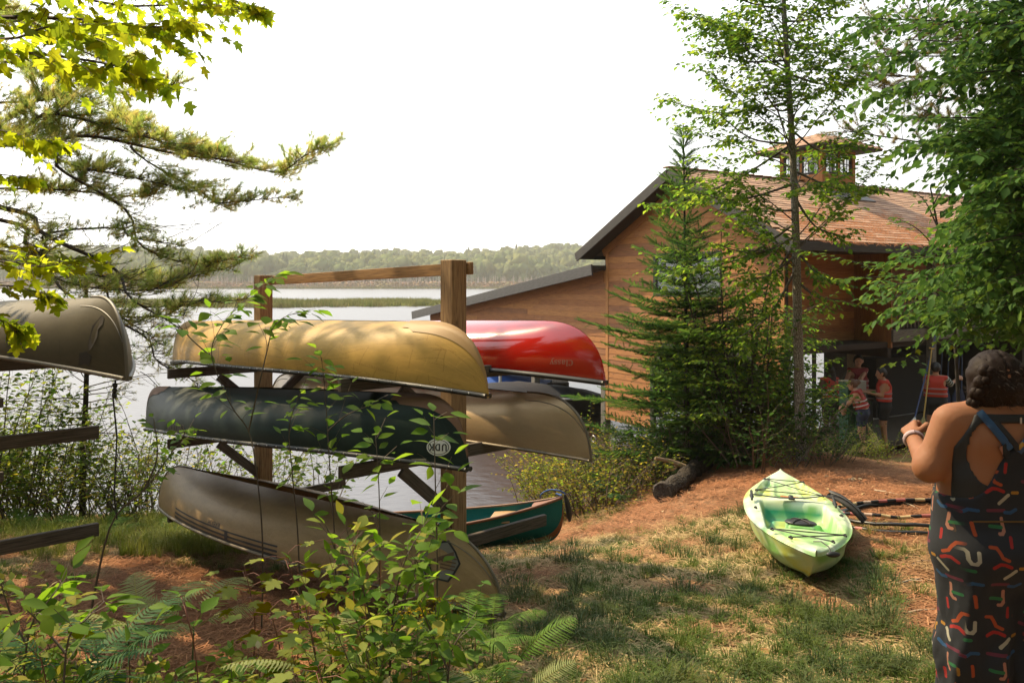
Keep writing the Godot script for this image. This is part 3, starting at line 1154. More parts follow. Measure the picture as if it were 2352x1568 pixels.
func canoe(called: String, label: String, h: Hull, m: Material, trim: Material, opts := {}) -> Node3D:
	var t := thing(called, label, "canoe", Vector3.ZERO, 0, opts.get("group", "canoes stored at the landing"))
	var xs := stations(h)
	var nv := 12
	var fine: bool = opts.get("alu", false)
	var mb := MB.new()
	for inner in [0, 1]:
		for side in [1.0, -1.0]:
			var base := mb.v.size()
			for i in xs.size():
				for k in nv + 1:
					var f := 0.012 + 0.988 * k / nv
					var q := h.at(xs[i], f, side)
					if inner:
						q += Vector3(-signf(xs[i]) * 0.004 * absf(xs[i]), 0.006, -side * minf(0.006, absf(q.z) * .4))
					mb.p(q, Vector2(xs[i] + h.L, f * 0.6 * side + 1.0))
			for i in xs.size() - 1:
				for k in nv:
					var a := base + i * (nv + 1) + k
					if (side > 0) == (inner == 0):
						mb.t(a, a + nv + 1, a + nv + 2)
						mb.t(a, a + nv + 2, a + 1)
					else:
						mb.t(a, a + nv + 2, a + nv + 1)
						mb.t(a, a + 1, a + nv + 2)
	if not opts.has("gloss"):
		m.metallic_specular = .3
	put("hull", mb, m, t)
	for side in [1.0, -1.0]:
		var g := MB.new()
		var p := PackedVector3Array()
		for x in xs:
			var q := h.at(x, 1.0, side)
			p.append(q + Vector3(0, -.004, side * .006))
		var us := taper(p.size(), opts.get("rail", .016), opts.get("rail", .016))
		g.tube(p, us, 8)
		put("gunwale", g, trim, t)
		if opts.get("rivets", false):
			var rv_ := MB.new()
			for i in 44:
				var x := -h.L * .5 + .1 + i * (h.L - .2) / 43.0
				rv_.ell(Transform3D(Basis(), h.at(x, .985, side) + Vector3(0, -.002, side * .021)), Vector3(.006, .006, .004), 6, 4)
			put("rivets", rv_, M.steel, t)
	for e in [-1.0, 1.0]:
		var d := MB.new()
		var rows := []
		for i in 7:
			var x: float = e * (h.L * .5 - .005 - i * .055)
			rows.append([h.at(x, 1.0, -1.0) + Vector3(0, -.01, 0), Vector3(x, h.sheer(x) + .006, 0), h.at(x, 1.0, 1.0) + Vector3(0, -.01, 0)])
		d.grid(rows, taper(7, 0, 1), taper(3, 0, 1))
		put("end_deck", d, trim, t)
		if opts.has("skid"):
			var sk := MB.new()
			var rr := []
			for i in 16:
				var s := i / 15.0
				var x: float = e * (h.L * .5 - h.R * (1.0 - sin((1.0 - s) * PI * .5 * .93)) - s * .22)
				var f := .30 * (1.0 - s * .35) * (1.0 if s < .9 else .7)
				rr.append([h.at(x, f, -1.0, .004), h.at(x, f * .5, -1.0, .004), h.at(x, .012, 1.0, .004) + Vector3(e * .004, -.004, 0), h.at(x, f * .5, 1.0, .004), h.at(x, f, 1.0, .004)])
			sk.grid(rr, taper(16, 0, 1), taper(5, 0, 1))
			put("skid_plate", sk, opts.skid, t)
		if fine:
			var st := MB.new()
			var p := PackedVector3Array()
			for i in 22:
				var s := i / 21.0
				var x: float = e * (h.L * .5 + .004 - h.R * 1.25 * (1.0 - sin((1.0 - s) * PI * .5)))
				p.append(Vector3(x, h.keel(x) - .004, 0))
			p.insert(0, Vector3(e * (h.L * .5 + .006), h.sheer(h.L * .5), 0))
			st.tube(p, taper(p.size(), .011, .008), 6)
			put("stem_band", st, trim, t)
			for side in [1.0, -1.0]:
				var seam := MB.new()
				var pp := PackedVector3Array()
				for i in 22:
					var s := i / 21.0
					var x: float = e * (h.L * .5 - .05 - h.R * 1.05 * (1.0 - sin((1.0 - s) * PI * .5)))
					pp.append(h.at(x, .16, side, .001))
				seam.tube(pp, taper(22, .0035, .0035), 4)
				put("seam", seam, trim, t)
	for x in [-.35, .95]:
		var y := h.sheer(x) - .02
		put("thwart", bx(.05, .022, h.half(x) * 2 - .03, x, y, 0), M.ash, t)
	return t

func lay(t: Node3D, a: Vector3, b: Vector3, up := false, roll := 0.0) -> void:    # from tip to tip along the gunwale line; bottom up unless "up"
	var x := (b - a).normalized()
	var y := Vector3.UP if up else Vector3.DOWN
	t.transform = Transform3D(bas(x, y) * Basis(Vector3.RIGHT, roll), (a + b) * .5)

func at_gunwale(t: Node3D, h: Hull) -> void:     # the line given to lay() is that of the gunwale amidships
	t.position -= t.transform.basis.y * h.D

func scuff(base: Color, dark: Color, sd: int, strokes: int, lo := .82, hi := 1.08) -> ImageTexture:
	var n := FastNoiseLite.new()
	n.seed = sd
	n.frequency = 1.0
	var im := Image.create(1024, 256, false, Image.FORMAT_RGB8)
	for y in 256:
		for x in 1024:
			var a := n.get_noise_2d(x * .012, y * .03) * .6 + n.get_noise_2d(x * .09, y * .12) * .3
			im.set_pixel(x, y, (base * lerpf(lo, hi, clampf(.5 + a, 0, 1))).linear_to_srgb())
	var r := RandomNumberGenerator.new()
	r.seed = sd
	for s in strokes:
		var p := Vector2(r.randf() * 1024, r.randf() * 256)
		var d := Vector2.from_angle(r.randf_range(-.5, .5) + (PI / 2 if r.randf() < .3 else 0.0)) * 1.4
		var c := (dark if r.randf() < .6 else base * 1.35)
		for k in int(r.randf_range(6, 42)):
			p += d
			d = d.rotated(r.randf_range(-.04, .04))
			var i := posmod(int(p.x), 1024)
			var j := posmod(int(p.y), 256)
			for o in [0, 1]:
				var jj := posmod(j + o, 256)
				im.set_pixel(i, jj, im.get_pixel(i, jj).lerp(Color(clampf(c.r, 0, 1), clampf(c.g, 0, 1), clampf(c.b, 0, 1)).linear_to_srgb(), .32))
	return ImageTexture.create_from_image(im)

func timber(parent: Node, called: String, a: Vector3, b: Vector3, w: float, h: float, m: Material, up := Vector3.UP) -> MeshInstance3D:
	var mb := MB.new()
	mb.box(Transform3D.IDENTITY, Vector3(a.distance_to(b), h, w), .004, Vector2(rng.randf() * 4, rng.randf() * 4))
	var o := put(called, mb, m, parent)
	o.transform = between(a, b, up)
	return o

func rack(label: String, p0: Vector2, p1: Vector2, tiers: Array, tops: Vector2, rail: bool, arm_len: float) -> void:
	var t := thing("canoe_rack", label, "rack", Vector3(p0.x, gq(p0.x, -p0.y), -p0.y))
	var o := t.position
	var a := Vector3(p0.x, 0, -p0.y)
	var b := Vector3(p1.x, 0, -p1.y)
	var al := (b - a).normalized()
	var ac := Vector3(-al.z, 0, al.x)
	if ac.x < 0:
		ac = -ac
	var k := 0
	for p in [a, b]:
		var g := gq(p.x, p.z) - .25
		var mb := MB.new()
		var hgt: float = tops[k] - g
		mb.box(Transform3D(Basis(Vector3.BACK, PI / 2)), Vector3(hgt, .14, .14), .006, Vector2(k * 1.7, .3))
		var po := put("post", mb, M.post, t)
		po.transform = Transform3D(Basis(ac, Vector3.UP, ac.cross(Vector3.UP)), p + Vector3(0, g + hgt * .5, 0) - o)
		for r in tiers:
			var y: float = r[k] - .045
			var c: Vector3 = p + Vector3(0, y, 0) - o
			for s in [-1.0, 1.0]:
				if s < 0 or r[2]:
					timber(t, "arm", c + ac * .071 * s, c + ac * arm_len * s, .04, .09, M.timber)
			if r[3]:
				for s in ([-1.0, 1.0] if k == 1 and y > .5 else [-1.0]):
					timber(t, "brace", c + ac * .05 * s + Vector3(0, -.42, 0), c + ac * .46 * s + Vector3(0, -.06, 0), .038, .085, M.timber)
		k += 1
	if rail:
		var up := Vector3(0, -.06, 0)
		timber(t, "top_rail", a + Vector3(0, tops[0], 0) + up + ac * .0915 - al * .1 - o, b + Vector3(0, tops[1], 0) + up + ac * .0915 + al * .28 - o, .038, .089, M.timber_lit)

func build_canoes() -> void:
	rng.seed = 9
	var tp := grain(512, 256, [[0.0, lin(.10, .06, .03)], [0.4, lin(.27, .16, .075)], [0.75, lin(.36, .225, .105)], [1.0, lin(.42, .28, .14)]], 3, .010, .10, 4)
	M.post = mat(Color.WHITE, .8, false, tp)
	M.post.uv1_scale = Vector3(.55, 2.2, 1)
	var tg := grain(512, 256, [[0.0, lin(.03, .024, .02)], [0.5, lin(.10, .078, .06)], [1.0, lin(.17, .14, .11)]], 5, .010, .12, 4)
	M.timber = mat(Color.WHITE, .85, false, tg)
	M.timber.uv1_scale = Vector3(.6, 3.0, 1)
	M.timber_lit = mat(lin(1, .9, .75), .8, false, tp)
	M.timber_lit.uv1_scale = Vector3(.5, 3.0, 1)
	rack("tall timber canoe rack with top rail, holding five canoes on three tiers", Vector2(-.43, 5.9), Vector2(-2.54, 8.2), [[1.125, .94, true, true], [.55, .28, true, true], [-.13, -.41, true, false]], Vector2(1.92, 1.83), true, .95)
	rack("canoe rack at left edge holding the olive canoe, lower arms empty", Vector2(-3.58, 4.95), Vector2(-5.7, 7.25), [[1.27, 1.17, true, false], [.76, .62, true, false], [.085, -.1, true, false]], Vector2(1.8, 1.7), false, .95)
	M.vinyl = mat(lin(.02, .021, .022), .45)
	M.ash = mat(lin(.36, .22, .10), .6)
	M.steel = mat(lin(.5, .5, .5), .35)
	M.steel.metallic = .9
	var skid := mat(lin(.17, .085, .045), .7)
	# yellow
	var h := Hull.new()
	h.R = .52
	var m := mat(Color.WHITE, .46, false, scuff(Color(.47, .285, .07), Color(.20, .10, .025), 2, 520))
	m.uv1_scale = Vector3(.2, 1.0, 1)
	m.metallic_specular = .5
	var c := canoe("canoe", "mustard yellow canoe bottom up on the near top tier of the rack", h, m, M.vinyl, {"rivets": true, "skid": mat(lin(.33, .19, .06), .6)})
	lay(c, W(1117, 872, 4.8), W(398, 814, 8.33))
	at_gunwale(c, h)
	# dark green
	h = Hull.new()
	h.R = .42
	h.np = 2.7
	m = mat(Color.WHITE, .5, false, scuff(Color(.010, .022, .019), Color(.035, .05, .05), 3, 150, .75, 1.3))
	m.uv1_scale = Vector3(.2, 1.0, 1)
	c = canoe("canoe", "dark green canoe with white oval sticker, middle tier near side", h, m, mat(lin(.018, .02, .021), .5), {"rivets": true, "skid": skid})
	lay(c, W(1069, 1040, 4.8), W(337, 965, 8.2))
	at_gunwale(c, h)
	var white := mat(lin(.7, .7, .66), .5)
	var black := mat(lin(.015, .015, .015), .5)
	decal(c, "sticker", disc(.078, .052), h, -2.27, .325, white, .003)
	decal(c, "sticker_ring", disc(.069, .044, .93), h, -2.27, .325, black, .005)
	decal(c, "sticker_letters", flat_text("UDK", .058), h, -2.27, .325, black, .006)
	decal(c, "hull_lettering", flat_text("UPILOTAN", .085, false, true), h, .75, .30, mat(lin(.13, .10, .075), .5), .003)
	decal(c, "small_sticker", bar(Vector2(-.05, 0), Vector2(.05, .004), .014), h, -2.14, .40, mat(lin(.35, .3, .22), .5), .003)
	# worn bronze-coloured aluminium canoe, bottom tier
	h = Hull.new()
	h.R = .62
	h.np = 2.1
	var alu := scuff(Color(.35, .24, .125), Color(.45, .35, .22), 4, 120, .8, 1.12)
	m = mat(Color.WHITE, .42, false, alu)
	m.metallic = .1
	m.uv1_scale = Vector3(.2, 1.0, 1)
	var tr := mat(lin(.15, .12, .08), .45)
	tr.metallic = .4
	c = canoe("canoe", "worn bronze canoe with dark stripes and crest, bottom tier of the rack", h, m, tr, {"alu": true, "rail": .012, "rivets": false})
	lay(c, W(1168, 1378, 4.75), W(360, 1136, 8.2))
	at_gunwale(c, h)
	var ink := mat(lin(.035, .035, .042), .6)
	for k in 3:
		decal(c, "stripe", bar(Vector2(-.95, 0), Vector2(.95, 0), .020 - k * .004, 30), h, .35, .335 - k * .034, ink, .003)
	decal(c, "stripe_bend", bar(Vector2(-.0, -.028), Vector2(-.0, .04), .05), h, .13, .29, ink, .0035)
	decal(c, "hull_lettering", flat_text("WABASH", .055, true), h, .36, .245, ink, .004)
	var gr := mat(lin(.17, .165, .15), .6)
	decal(c, "crest", poly([Vector2(-.125, .05), Vector2(-.09, .10), Vector2(.02, .09), Vector2(.055, .135), Vector2(.10, .08), Vector2(.125, .03), Vector2(.13, -.03), Vector2(.06, -.11), Vector2(-.02, -.125), Vector2(-.10, -.07), Vector2(-.15, -.01)]), h, -2.02, .20, black, .003)
	decal(c, "crest", poly([Vector2(-.113, .045), Vector2(-.083, .088), Vector2(.02, .08), Vector2(.055, .118), Vector2(.09, .075), Vector2(.113, .03), Vector2(.118, -.03), Vector2(.055, -.10), Vector2(-.02, -.113), Vector2(-.092, -.065), Vector2(-.137, -.01)]), h, -2.02, .20, gr, .0045)
	for k in 4:
		decal(c, "crest_line", bar(Vector2(.02 + k * .02, .075 + k * .006), Vector2(.055 + k * .018, .01 + k * .008), .009), h, -2.02, .20, black, .006)
		decal(c, "crest_line", bar(Vector2(-.12, -.03 + k * .02), Vector2(-.02, -.035 + k * .018), .007), h, -2.02, .20, mat(lin(.11, .06, .035), .6), .006)
	decal(c, "crest_line", bar(Vector2(-.09, -.06), Vector2(.11, .02), .022), h, -2.02, .20, mat(lin(.11, .06, .035), .6), .0055)
	# red
	h = Hull.new()
	h.R = .58
	m = mat(lin(.42, .010, .004), .14)
	m.clearcoat_enabled = true
	m.clearcoat = .6
	m.clearcoat_roughness = .06
	c = canoe("canoe", "glossy red canoe bottom up on the far top tier of the rack", h, m, M.vinyl, {"rail": .020, "gloss": true})
	var ea := W(1389, 848, 5.67)
	lay(c, ea, ea + Vector3(-.68, -.04, -.73) * 4.9)
	at_gunwale(c, h)
	decal(c, "hull_lettering", flat_text("Classy", .056, true, true), h, -2.14, .315, mat(lin(.36, .15, .10), .5), .003)
	# pale bronze aluminium, middle tier, far side
	h = Hull.new()
	h.R = .5
	h.np = 2.3
	m = mat(Color.WHITE, .33, false, scuff(Color(.38, .27, .15), Color(.22, .15, .08), 6, 30, .9, 1.08))
	m.metallic = .3
	m.uv1_scale = Vector3(.2, 1.0, 1)
	c = canoe("canoe", "smooth bronze canoe with end ring on the far middle tier, below the red canoe", h, m, tr, {"alu": true, "rail": .012})
	ea = W(1356, 1026, 5.65)
	lay(c, ea, ea + Vector3(-.68, -.045, -.73) * 4.9)
	at_gunwale(c, h)
	var ring := MB.new()
	var rp := PackedVector3Array()
	for i in 13:
		var a := TAU * i / 12.0
		rp.append(Vector3(-2.46 - .022 - cos(a) * .022, .30 + sin(a) * .022, .005))
	ring.tube(rp, taper(13, .004, .004), 5)
	put("end_ring", ring, M.steel, c)
	# olive canoe on the left rack
	h = Hull.new()
	h.R = .5
	m = mat(Color.WHITE, .5, false, scuff(Color(.085, .070, .043), Color(.035, .028, .02), 7, 60, .8, 1.1))
	m.metallic = .0
	m.uv1_scale = Vector3(.2, 1.0, 1)
	c = canoe("canoe", "olive grey canoe with peeled patches on its bow, on the left rack", h, m, mat(lin(.12, .10, .075), .5), {"alu": true, "rail": .013})
	ea = W(290, 828, 4.3)
	lay(c, ea, ea + Vector3(-.68, -.03, -.73) * 4.9)
	at_gunwale(c, h)
	var peel := mat(lin(.045, .035, .026), .9)
	decal(c, "peeled_patch", poly([Vector2(-.03, -.09), Vector2(.0, -.10), Vector2(.035, -.04), Vector2(.03, .05), Vector2(.015, .10), Vector2(-.005, .085), Vector2(-.035, .02), Vector2(-.02, -.02), Vector2(-.045, -.05)]), h, -2.18, .215, peel, .003)
	decal(c, "peeled_patch", poly([Vector2(-.055, -.02), Vector2(-.01, -.045), Vector2(.05, -.035), Vector2(.05, .035), Vector2(.0, .02), Vector2(-.04, .035)]), h, -2.14, .36, peel, .003)
	var rope := MB.new()
	var e0 := Vector3(-2.36, .465, .03)
	rope.tube(pv([e0, e0 + Vector3(.02, .08, .01), e0 + Vector3(-.01, .3, 0), e0 + Vector3(.012, .62, .01), e0 + Vector3(0, .75, 0)]), taper(5, .005, .004), 5)
	for k in 3:
		rope.ell(Transform3D(Basis(), e0 + Vector3(.005 * k, .03 + k * .028, .004)), Vector3(.014, .016, .014), 6, 5)
	put("bow_rope", rope, black, c)
	# teal canoe, upright on the bank
	h = Hull.new()
	h.R = .30
	h.np = 2.6
	h.D = .34
	h.rise = .17
	m = mat(lin(.010, .13, .125), .4)
	m.normal_enabled = true
	m.normal_texture = ntex(256, .03, [], 12, FastNoiseLite.TYPE_SIMPLEX_SMOOTH, 3, true, 3.0)
	m.normal_scale = .35
	m.uv1_scale = Vector3(1.6, 1.6, 1)
	c = canoe("canoe", "teal canoe standing upright on the bank behind the rack, rope at its bow", h, m, mat(lin(.20, .085, .045), .6), {"skid": mat(lin(.25, .085, .03), .7)})
	var p0 := on(.62, 8.8, .02)
	lay(c, p0, on(-4.2, 9.7, -.42), true)
	for x in [-1.75, 1.7]:
		put("seat", bx(.26, .02, h.half(x) * 2 - .03, x, h.sheer(x) - .07, 0), M.ash, c)
	var liner := mat(lin(.36, .26, .16), .7)
	for x in [-1.2, -.7, -.1, .5, 1.2]:
		var rib := MB.new()
		var rp2 := PackedVector3Array()
		for i in 17:
			var s := -1.0 if i < 8 else 1.0
			rp2.append(h.at(x, maxf(.02, absf(i - 8.0) / 8.0), s, -.012))
		rib.tube(rp2, taper(17, .012, .012), 5)
		put("rib", rib, liner, c)
	var blue := mat(lin(.02, .09, .30), .6)
	var bp := Vector3(-2.42, .53, 0)
	var loop := MB.new()
	var lp := PackedVector3Array()
	for i in 15:
		var a := PI * i / 14.0
		lp.append(bp + Vector3(.1 - cos(a) * .14 - .02, sin(a) * .075 - .02, .045 + .01 * sin(i)))
	loop.tube(lp, taper(15, .008, .008), 6)
	for k in 6:
		loop.ell(Transform3D(Basis(), bp + Vector3(-.03 + .012 * k, .012, -.045 + .015 * k)), Vector3(.014, .010, .014), 6, 5)
	put("bow_rope", loop, blue, c)
	var hang := MB.new()
	hang.tube(pv([bp + Vector3(-.06, .0, .03), bp + Vector3(-.075, -.1, .035), bp + Vector3(-.085, -.22, .03), bp + Vector3(-.08, -.30, .03)]), PackedFloat32Array([.012, .032, .036, .014]), 9)
	put("hanging_strap", hang, black, c)

func decal(c: Node3D, called: String, src: MB, h: Hull, x: float, y: float, m: Material, out: float) -> void:
	put(called, wrap_on(src, h, x, y, decal_side, out), m, c)
var decal_side := 1.0
# ---------------------------------------------------------------- kayak and other things at the landing
func sst(a: float, b: float, x: float) -> float:
	return smoothstep(a, b, x)

func kay_half(u: float) -> float:
	var t := u * 2.0 - 1.0
	return .382 * pow(maxf(0.0, 1.0 - pow(absf(t), 2.3)), .92) + .006

func kay_deck(u: float, v: float, L: float) -> float:      # v: -1..1 across
	var t := absf(u * 2.0 - 1.0)
	var y := .285 + (.07 if u > .5 else .005) * pow(t, 3.0) + .025 * (1.0 - v * v)
	var av := absf(v)
	# cockpit: foot well, seat, rear tank well
	var hw := kay_half(u)
	var x := absf(v) * hw
	var well := sst(.20, .24, u) * sst(.56, .53, u) * sst(.262, .232, x)
	y -= .135 * well
	var seat := sst(.42, .45, u) * sst(.555, .52, u) * sst(.225, .17, x)
	y -= .03 * seat
	var step := sst(.40, .42, u) * sst(.445, .425, u) * sst(.21, .17, x)
	y += .045 * step
	var ped := sst(.272, .284, u) * sst(.375, .36, u) * sst(.108, .088, x)
	y += .098 * ped
	for s in 5:
		var fu := .245 + s * .022
		y += .03 * exp(-pow((u - fu) / .008, 2.0)) * sst(.19, .205, x) * sst(.25, .23, x)
	var tank := sst(.60, .635, u) * sst(.93, .86, u) * sst(.30, .265, x / maxf(.3, hw / .385))
	y -= .055 * tank
	var ridge := exp(-pow((x - .12 * (1.1 - (u - .62) * 1.5)) / .02, 2.0)) * sst(.66, .7, u) * sst(.90, .84, u)
	y += .022 * ridge
	var nose := sst(.20, .17, u) * sst(.04, .09, u) * sst(.78, .55, av)
	y -= .03 * nose
	for s in [-1.0, 1.0]:
		var q := Vector2((u - .487) * L, v * hw - s * .115).length()
		y -= .05 * sst(.034, .022, q)
		q = Vector2((u - .40) * L * .6, v * hw - s * .3).length()
	var rim := sst(.97, .88, av)
	return y - (1.0 - rim) * .016

func build_kayak() -> void:
	var L := 3.05
	var t := thing("kayak", "marbled green and yellow sit-on-top kayak lying on the grass", "kayak", Vector3.ZERO)
	var a := on(1.87, 4.95)
	var b := on(2.63, 7.9)
	var fwd := (b - a)
	t.transform = Transform3D(bas(fwd, Vector3.UP + Vector3(.03, 0, 0)), (a + b) * .5 + Vector3(0, .015, 0))
	var n := FastNoiseLite.new()
	n.seed = 3
	n.frequency = 1.0
	n.fractal_octaves = 3
	var colour := func(p: Vector3) -> Color:
		var q := n.get_noise_3d(p.x * 1.3 + n.get_noise_3d(p.x * 3, p.y * 3, p.z * 3) * .6, p.y * 2.5, p.z * 2.2)
		var w := n.get_noise_3d(p.x * .9 + 20, p.y * 3.0, p.z * 1.8 + 5)
		var c := Color(.47, .62, .33)
		c = c.lerp(Color(.50, .56, .10), sst(.0, .45, q + .10 * signf(p.z) * -1.0))
		c = c.lerp(Color(.02, .27, .16), sst(-.38, .08, w) * sst(.26, .2, absf(p.z)) * sst(.85, .5, absf(p.x + .1)) * sst(.10, .15, p.y) * sst(.31, .25, p.y))
		c = c.lerp(Color(.64, .74, .58), sst(-.15, .25, w) * sst(.22, .28, p.y) * .85)
		c = c.lerp(Color(.13, .38, .05), sst(.05, .42, -q) * .8 * sst(.33, .26, p.y))
		return c
	var N := 150
	var K := 61
	var mb := MB.new()
	var rows := []
	var cols := []
	for i in N:
		var u := i / (N - 1.0)
		var hw := kay_half(u)
		var r := []
		var cc := []
		for k in K:
			var v := -1.0 + 2.0 * k / (K - 1.0)
			var p := Vector3((u - .5) * L, kay_deck(u, v, L), v * hw)
			r.append(p)
			cc.append(colour.call(p))
		rows.append(r)
		cols.append(cc)
	mb.grid(rows, taper(N, 0, 3), taper(K, 0, 1), cols)
	var hull_rows := []
	var hull_cols := []
	for i in N:
		var u := i / (N - 1.0)
		var tt := u * 2.0 - 1.0
		var r := []
		var cc := []
		for k in 33:
			var v := 1.0 - 2.0 * k / 32.0
			var hw := kay_half(u)
			var av := absf(v)
			var keel := .02 + .30 * pow(absf(tt), 7.0) - .02 * exp(-pow(v / .07, 2.0)) * (1.0 - pow(absf(tt), 6.0))
			var rimy := kay_deck(u, 1.0, L)
			var f := 1.0 - pow(maxf(0.0, 1.0 - pow(av, 2.4)), .55)
			var wsc := lerpf(1.0, .98, f)
			var vee := lerpf(f, av, sst(.55, 1.0, absf(tt)) * .8)
			var p := Vector3((u - .5) * L * (1.0 - .055 * (1.0 - vee) * pow(absf(tt), 3.0)), lerpf(keel, rimy, vee), v * hw * wsc * lerpf(1.0, .93, exp(-pow((vee - .72) / .12, 2.0))))
			r.append(p)
			cc.append(colour.call(p))
		hull_rows.append(r)
		hull_cols.append(cc)
	mb.grid(hull_rows, taper(N, 0, 3), taper(33, 0, 1), hull_cols)
	var pm := mat(Color.WHITE, .38, true)
	put("hull", mb, pm, t)
	var black := mat(lin(.016, .016, .017), .5)
	var D := func(u: float, z: float, up := .012) -> Vector3:
		return Vector3((u - .5) * L, kay_deck(u, clampf(z / kay_half(u), -1, 1), L) + up, z)
	var flat := func(u: float, z: float, up := .012) -> Vector3:
		return Vector3((u - .5) * L, .318 + (.05 if u > .5 else .0) * pow(absf(u * 2 - 1), 3.0) + up, z)
	for e in [[.165, .235, .155, -.235], [.165, .235, .088, -.13], [.155, -.235, .088, .13], [.66, .27, .66, -.27], [.85, .17, .85, -.17], [.66, .27, .85, -.17], [.66, -.27, .85, .17]]:
		var bc := MB.new()
		bc.tube(pv([flat.call(e[0], e[1], .004), flat.call((e[0] + e[2]) * .5, (e[1] + e[3]) * .5, .003), flat.call(e[2], e[3], .004)]), taper(3, .0042, .0042), 6)
		put("bungee_cord", bc, black, t)
	for e in [[.165, .235], [.155, -.235], [.088, .13], [.088, -.13], [.66, .27], [.66, -.27], [.85, .17], [.85, -.17], [.395, .31], [.395, -.31]]:
		var c := MB.new()
		c.box(Transform3D(Basis(Vector3.UP, .4), flat.call(e[0], e[1], .0)), Vector3(.045, .012, .014), .004)
		c.ell(Transform3D(Basis(), flat.call(e[0], e[1], .005)), Vector3(.012, .009, .012), 8, 6)
		put("pad_eye", c, black, t)
	var lid := MB.new()
	lid.ell(Transform3D(Basis(), D.call(.322, 0, .008)), Vector3(.088, .022, .115), 24, 8)
	var hp := put("hatch_cover", lid, mat(lin(.022, .02, .022), .4), t)
	for s in [-1.0, 1.0]:
		var cr := MB.new()
		var p0: Vector3 = D.call(.322, 0, .008)
		var cp := PackedVector3Array()
		for i in 9:
			var q := -1.0 + i * .25
			cp.append(p0 + Vector3(q * .075, .024 * sqrt(maxf(0, 1 - q * q * .9)) + .002, q * s * .06))
		cr.tube(cp, taper(9, .004, .004), 5)
		put("hatch_cord", cr, black, hp)
	for e in [.245, .60]:
		var hd := MB.new()
		hd.ell(Transform3D(Basis(Vector3.BACK, .2), D.call(e, 0, .012)), Vector3(.03, .012, .022), 10, 6)
		put("moulded_strap_eye", hd, black, t)
	# folded seat back hanging over the right side, its strap across the cockpit
	var sb := MB.new()
	var rr := []
	for i in 9:
		var s := i / 8.0
		var cpos := Vector3((.585 - .5 - s * .075) * L, .37 - .14 * s * s, .29 + .24 * s)
		var dirw := Vector3(.9, .05, -.1).normalized()
		var wv := .085 * sin(PI * clampf(s * .8 + .15, 0, 1))
		var ring := []
		for k in 9:
			var g := TAU * k / 8.0
			ring.append(cpos + dirw * cos(g) * wv + Vector3(0, .75, .6).normalized() * sin(g) * .026)
		rr.append(ring)
	sb.grid(rr, taper(9, 0, 1), taper(9, 0, 1))
	var seatback := put("seat_back", sb, mat(lin(.02, .02, .022), .8), t)
	for k in 4:
		var rbm := MB.new()
		var pp := PackedVector3Array()
		for i in 7:
			var s := i / 6.0
			pp.append(Vector3((.585 - .5 - s * .075) * L - .055 + k * .035, .40 - .14 * s * s, .30 + .24 * s))
		rbm.tube(pp, taper(7, .007, .007), 5)
		put("padding_rib", rbm, black, seatback)
	var stp := MB.new()
	var sp := [flat.call(.535, -.315, .03), flat.call(.55, -.1, .015), flat.call(.57, .1, .02), flat.call(.60, .29, .04)]
	var rows2 := []
	for i in 4:
		var w := [.006, .022, .024, .010][i] as float
		rows2.append([sp[i] - Vector3(w, .004, 0), sp[i] + Vector3(0, .004, 0), sp[i] + Vector3(w, -.004, 0)])
	stp.grid(rows2, taper(4, 0, 1), taper(3, 0, 1))
	put("seat_strap", stp, black, t)
	for z in [-.325, .315]:
		var bk := MB.new()
		bk.box(Transform3D(Basis(Vector3.UP, .2) * Basis(Vector3.BACK, .2), flat.call(.525, z, .02)), Vector3(.05, .03, .028), .008)
		bk.tube(pv([flat.call(.50, z, .005), flat.call(.525, z, .03), flat.call(.555, z, .045)]), taper(3, .01, .012), 6)
		put("strap_buckle", bk, black, t)
	var hb := MB.new()
	hb.tube(pv([flat.call(.05, .0, .015), flat.call(.035, .04, .03), flat.call(.012, .075, .018), flat.call(-.006, .085, -.01)]), taper(4, .004, .004), 6)
	hb.ell(Transform3D(Basis(Vector3.UP, .5), flat.call(-.008, .095, -.012)), Vector3(.022, .018, .048), 10, 8)
	put("bow_handle", hb, black, t)
	put("stern_handle", bx(.03, .014, .05, 1.49, .365, 0, .005), black, t)
	put("warning_label", bx(.05, .002, .16, (.615 - .5) * L, .312, 0, 0), mat(lin(.55, .16, .05), .6), t)
	put("seat_clip", bx(.03, .02, .05, (.575 - .5) * L, .317, 0, .006), black, t)

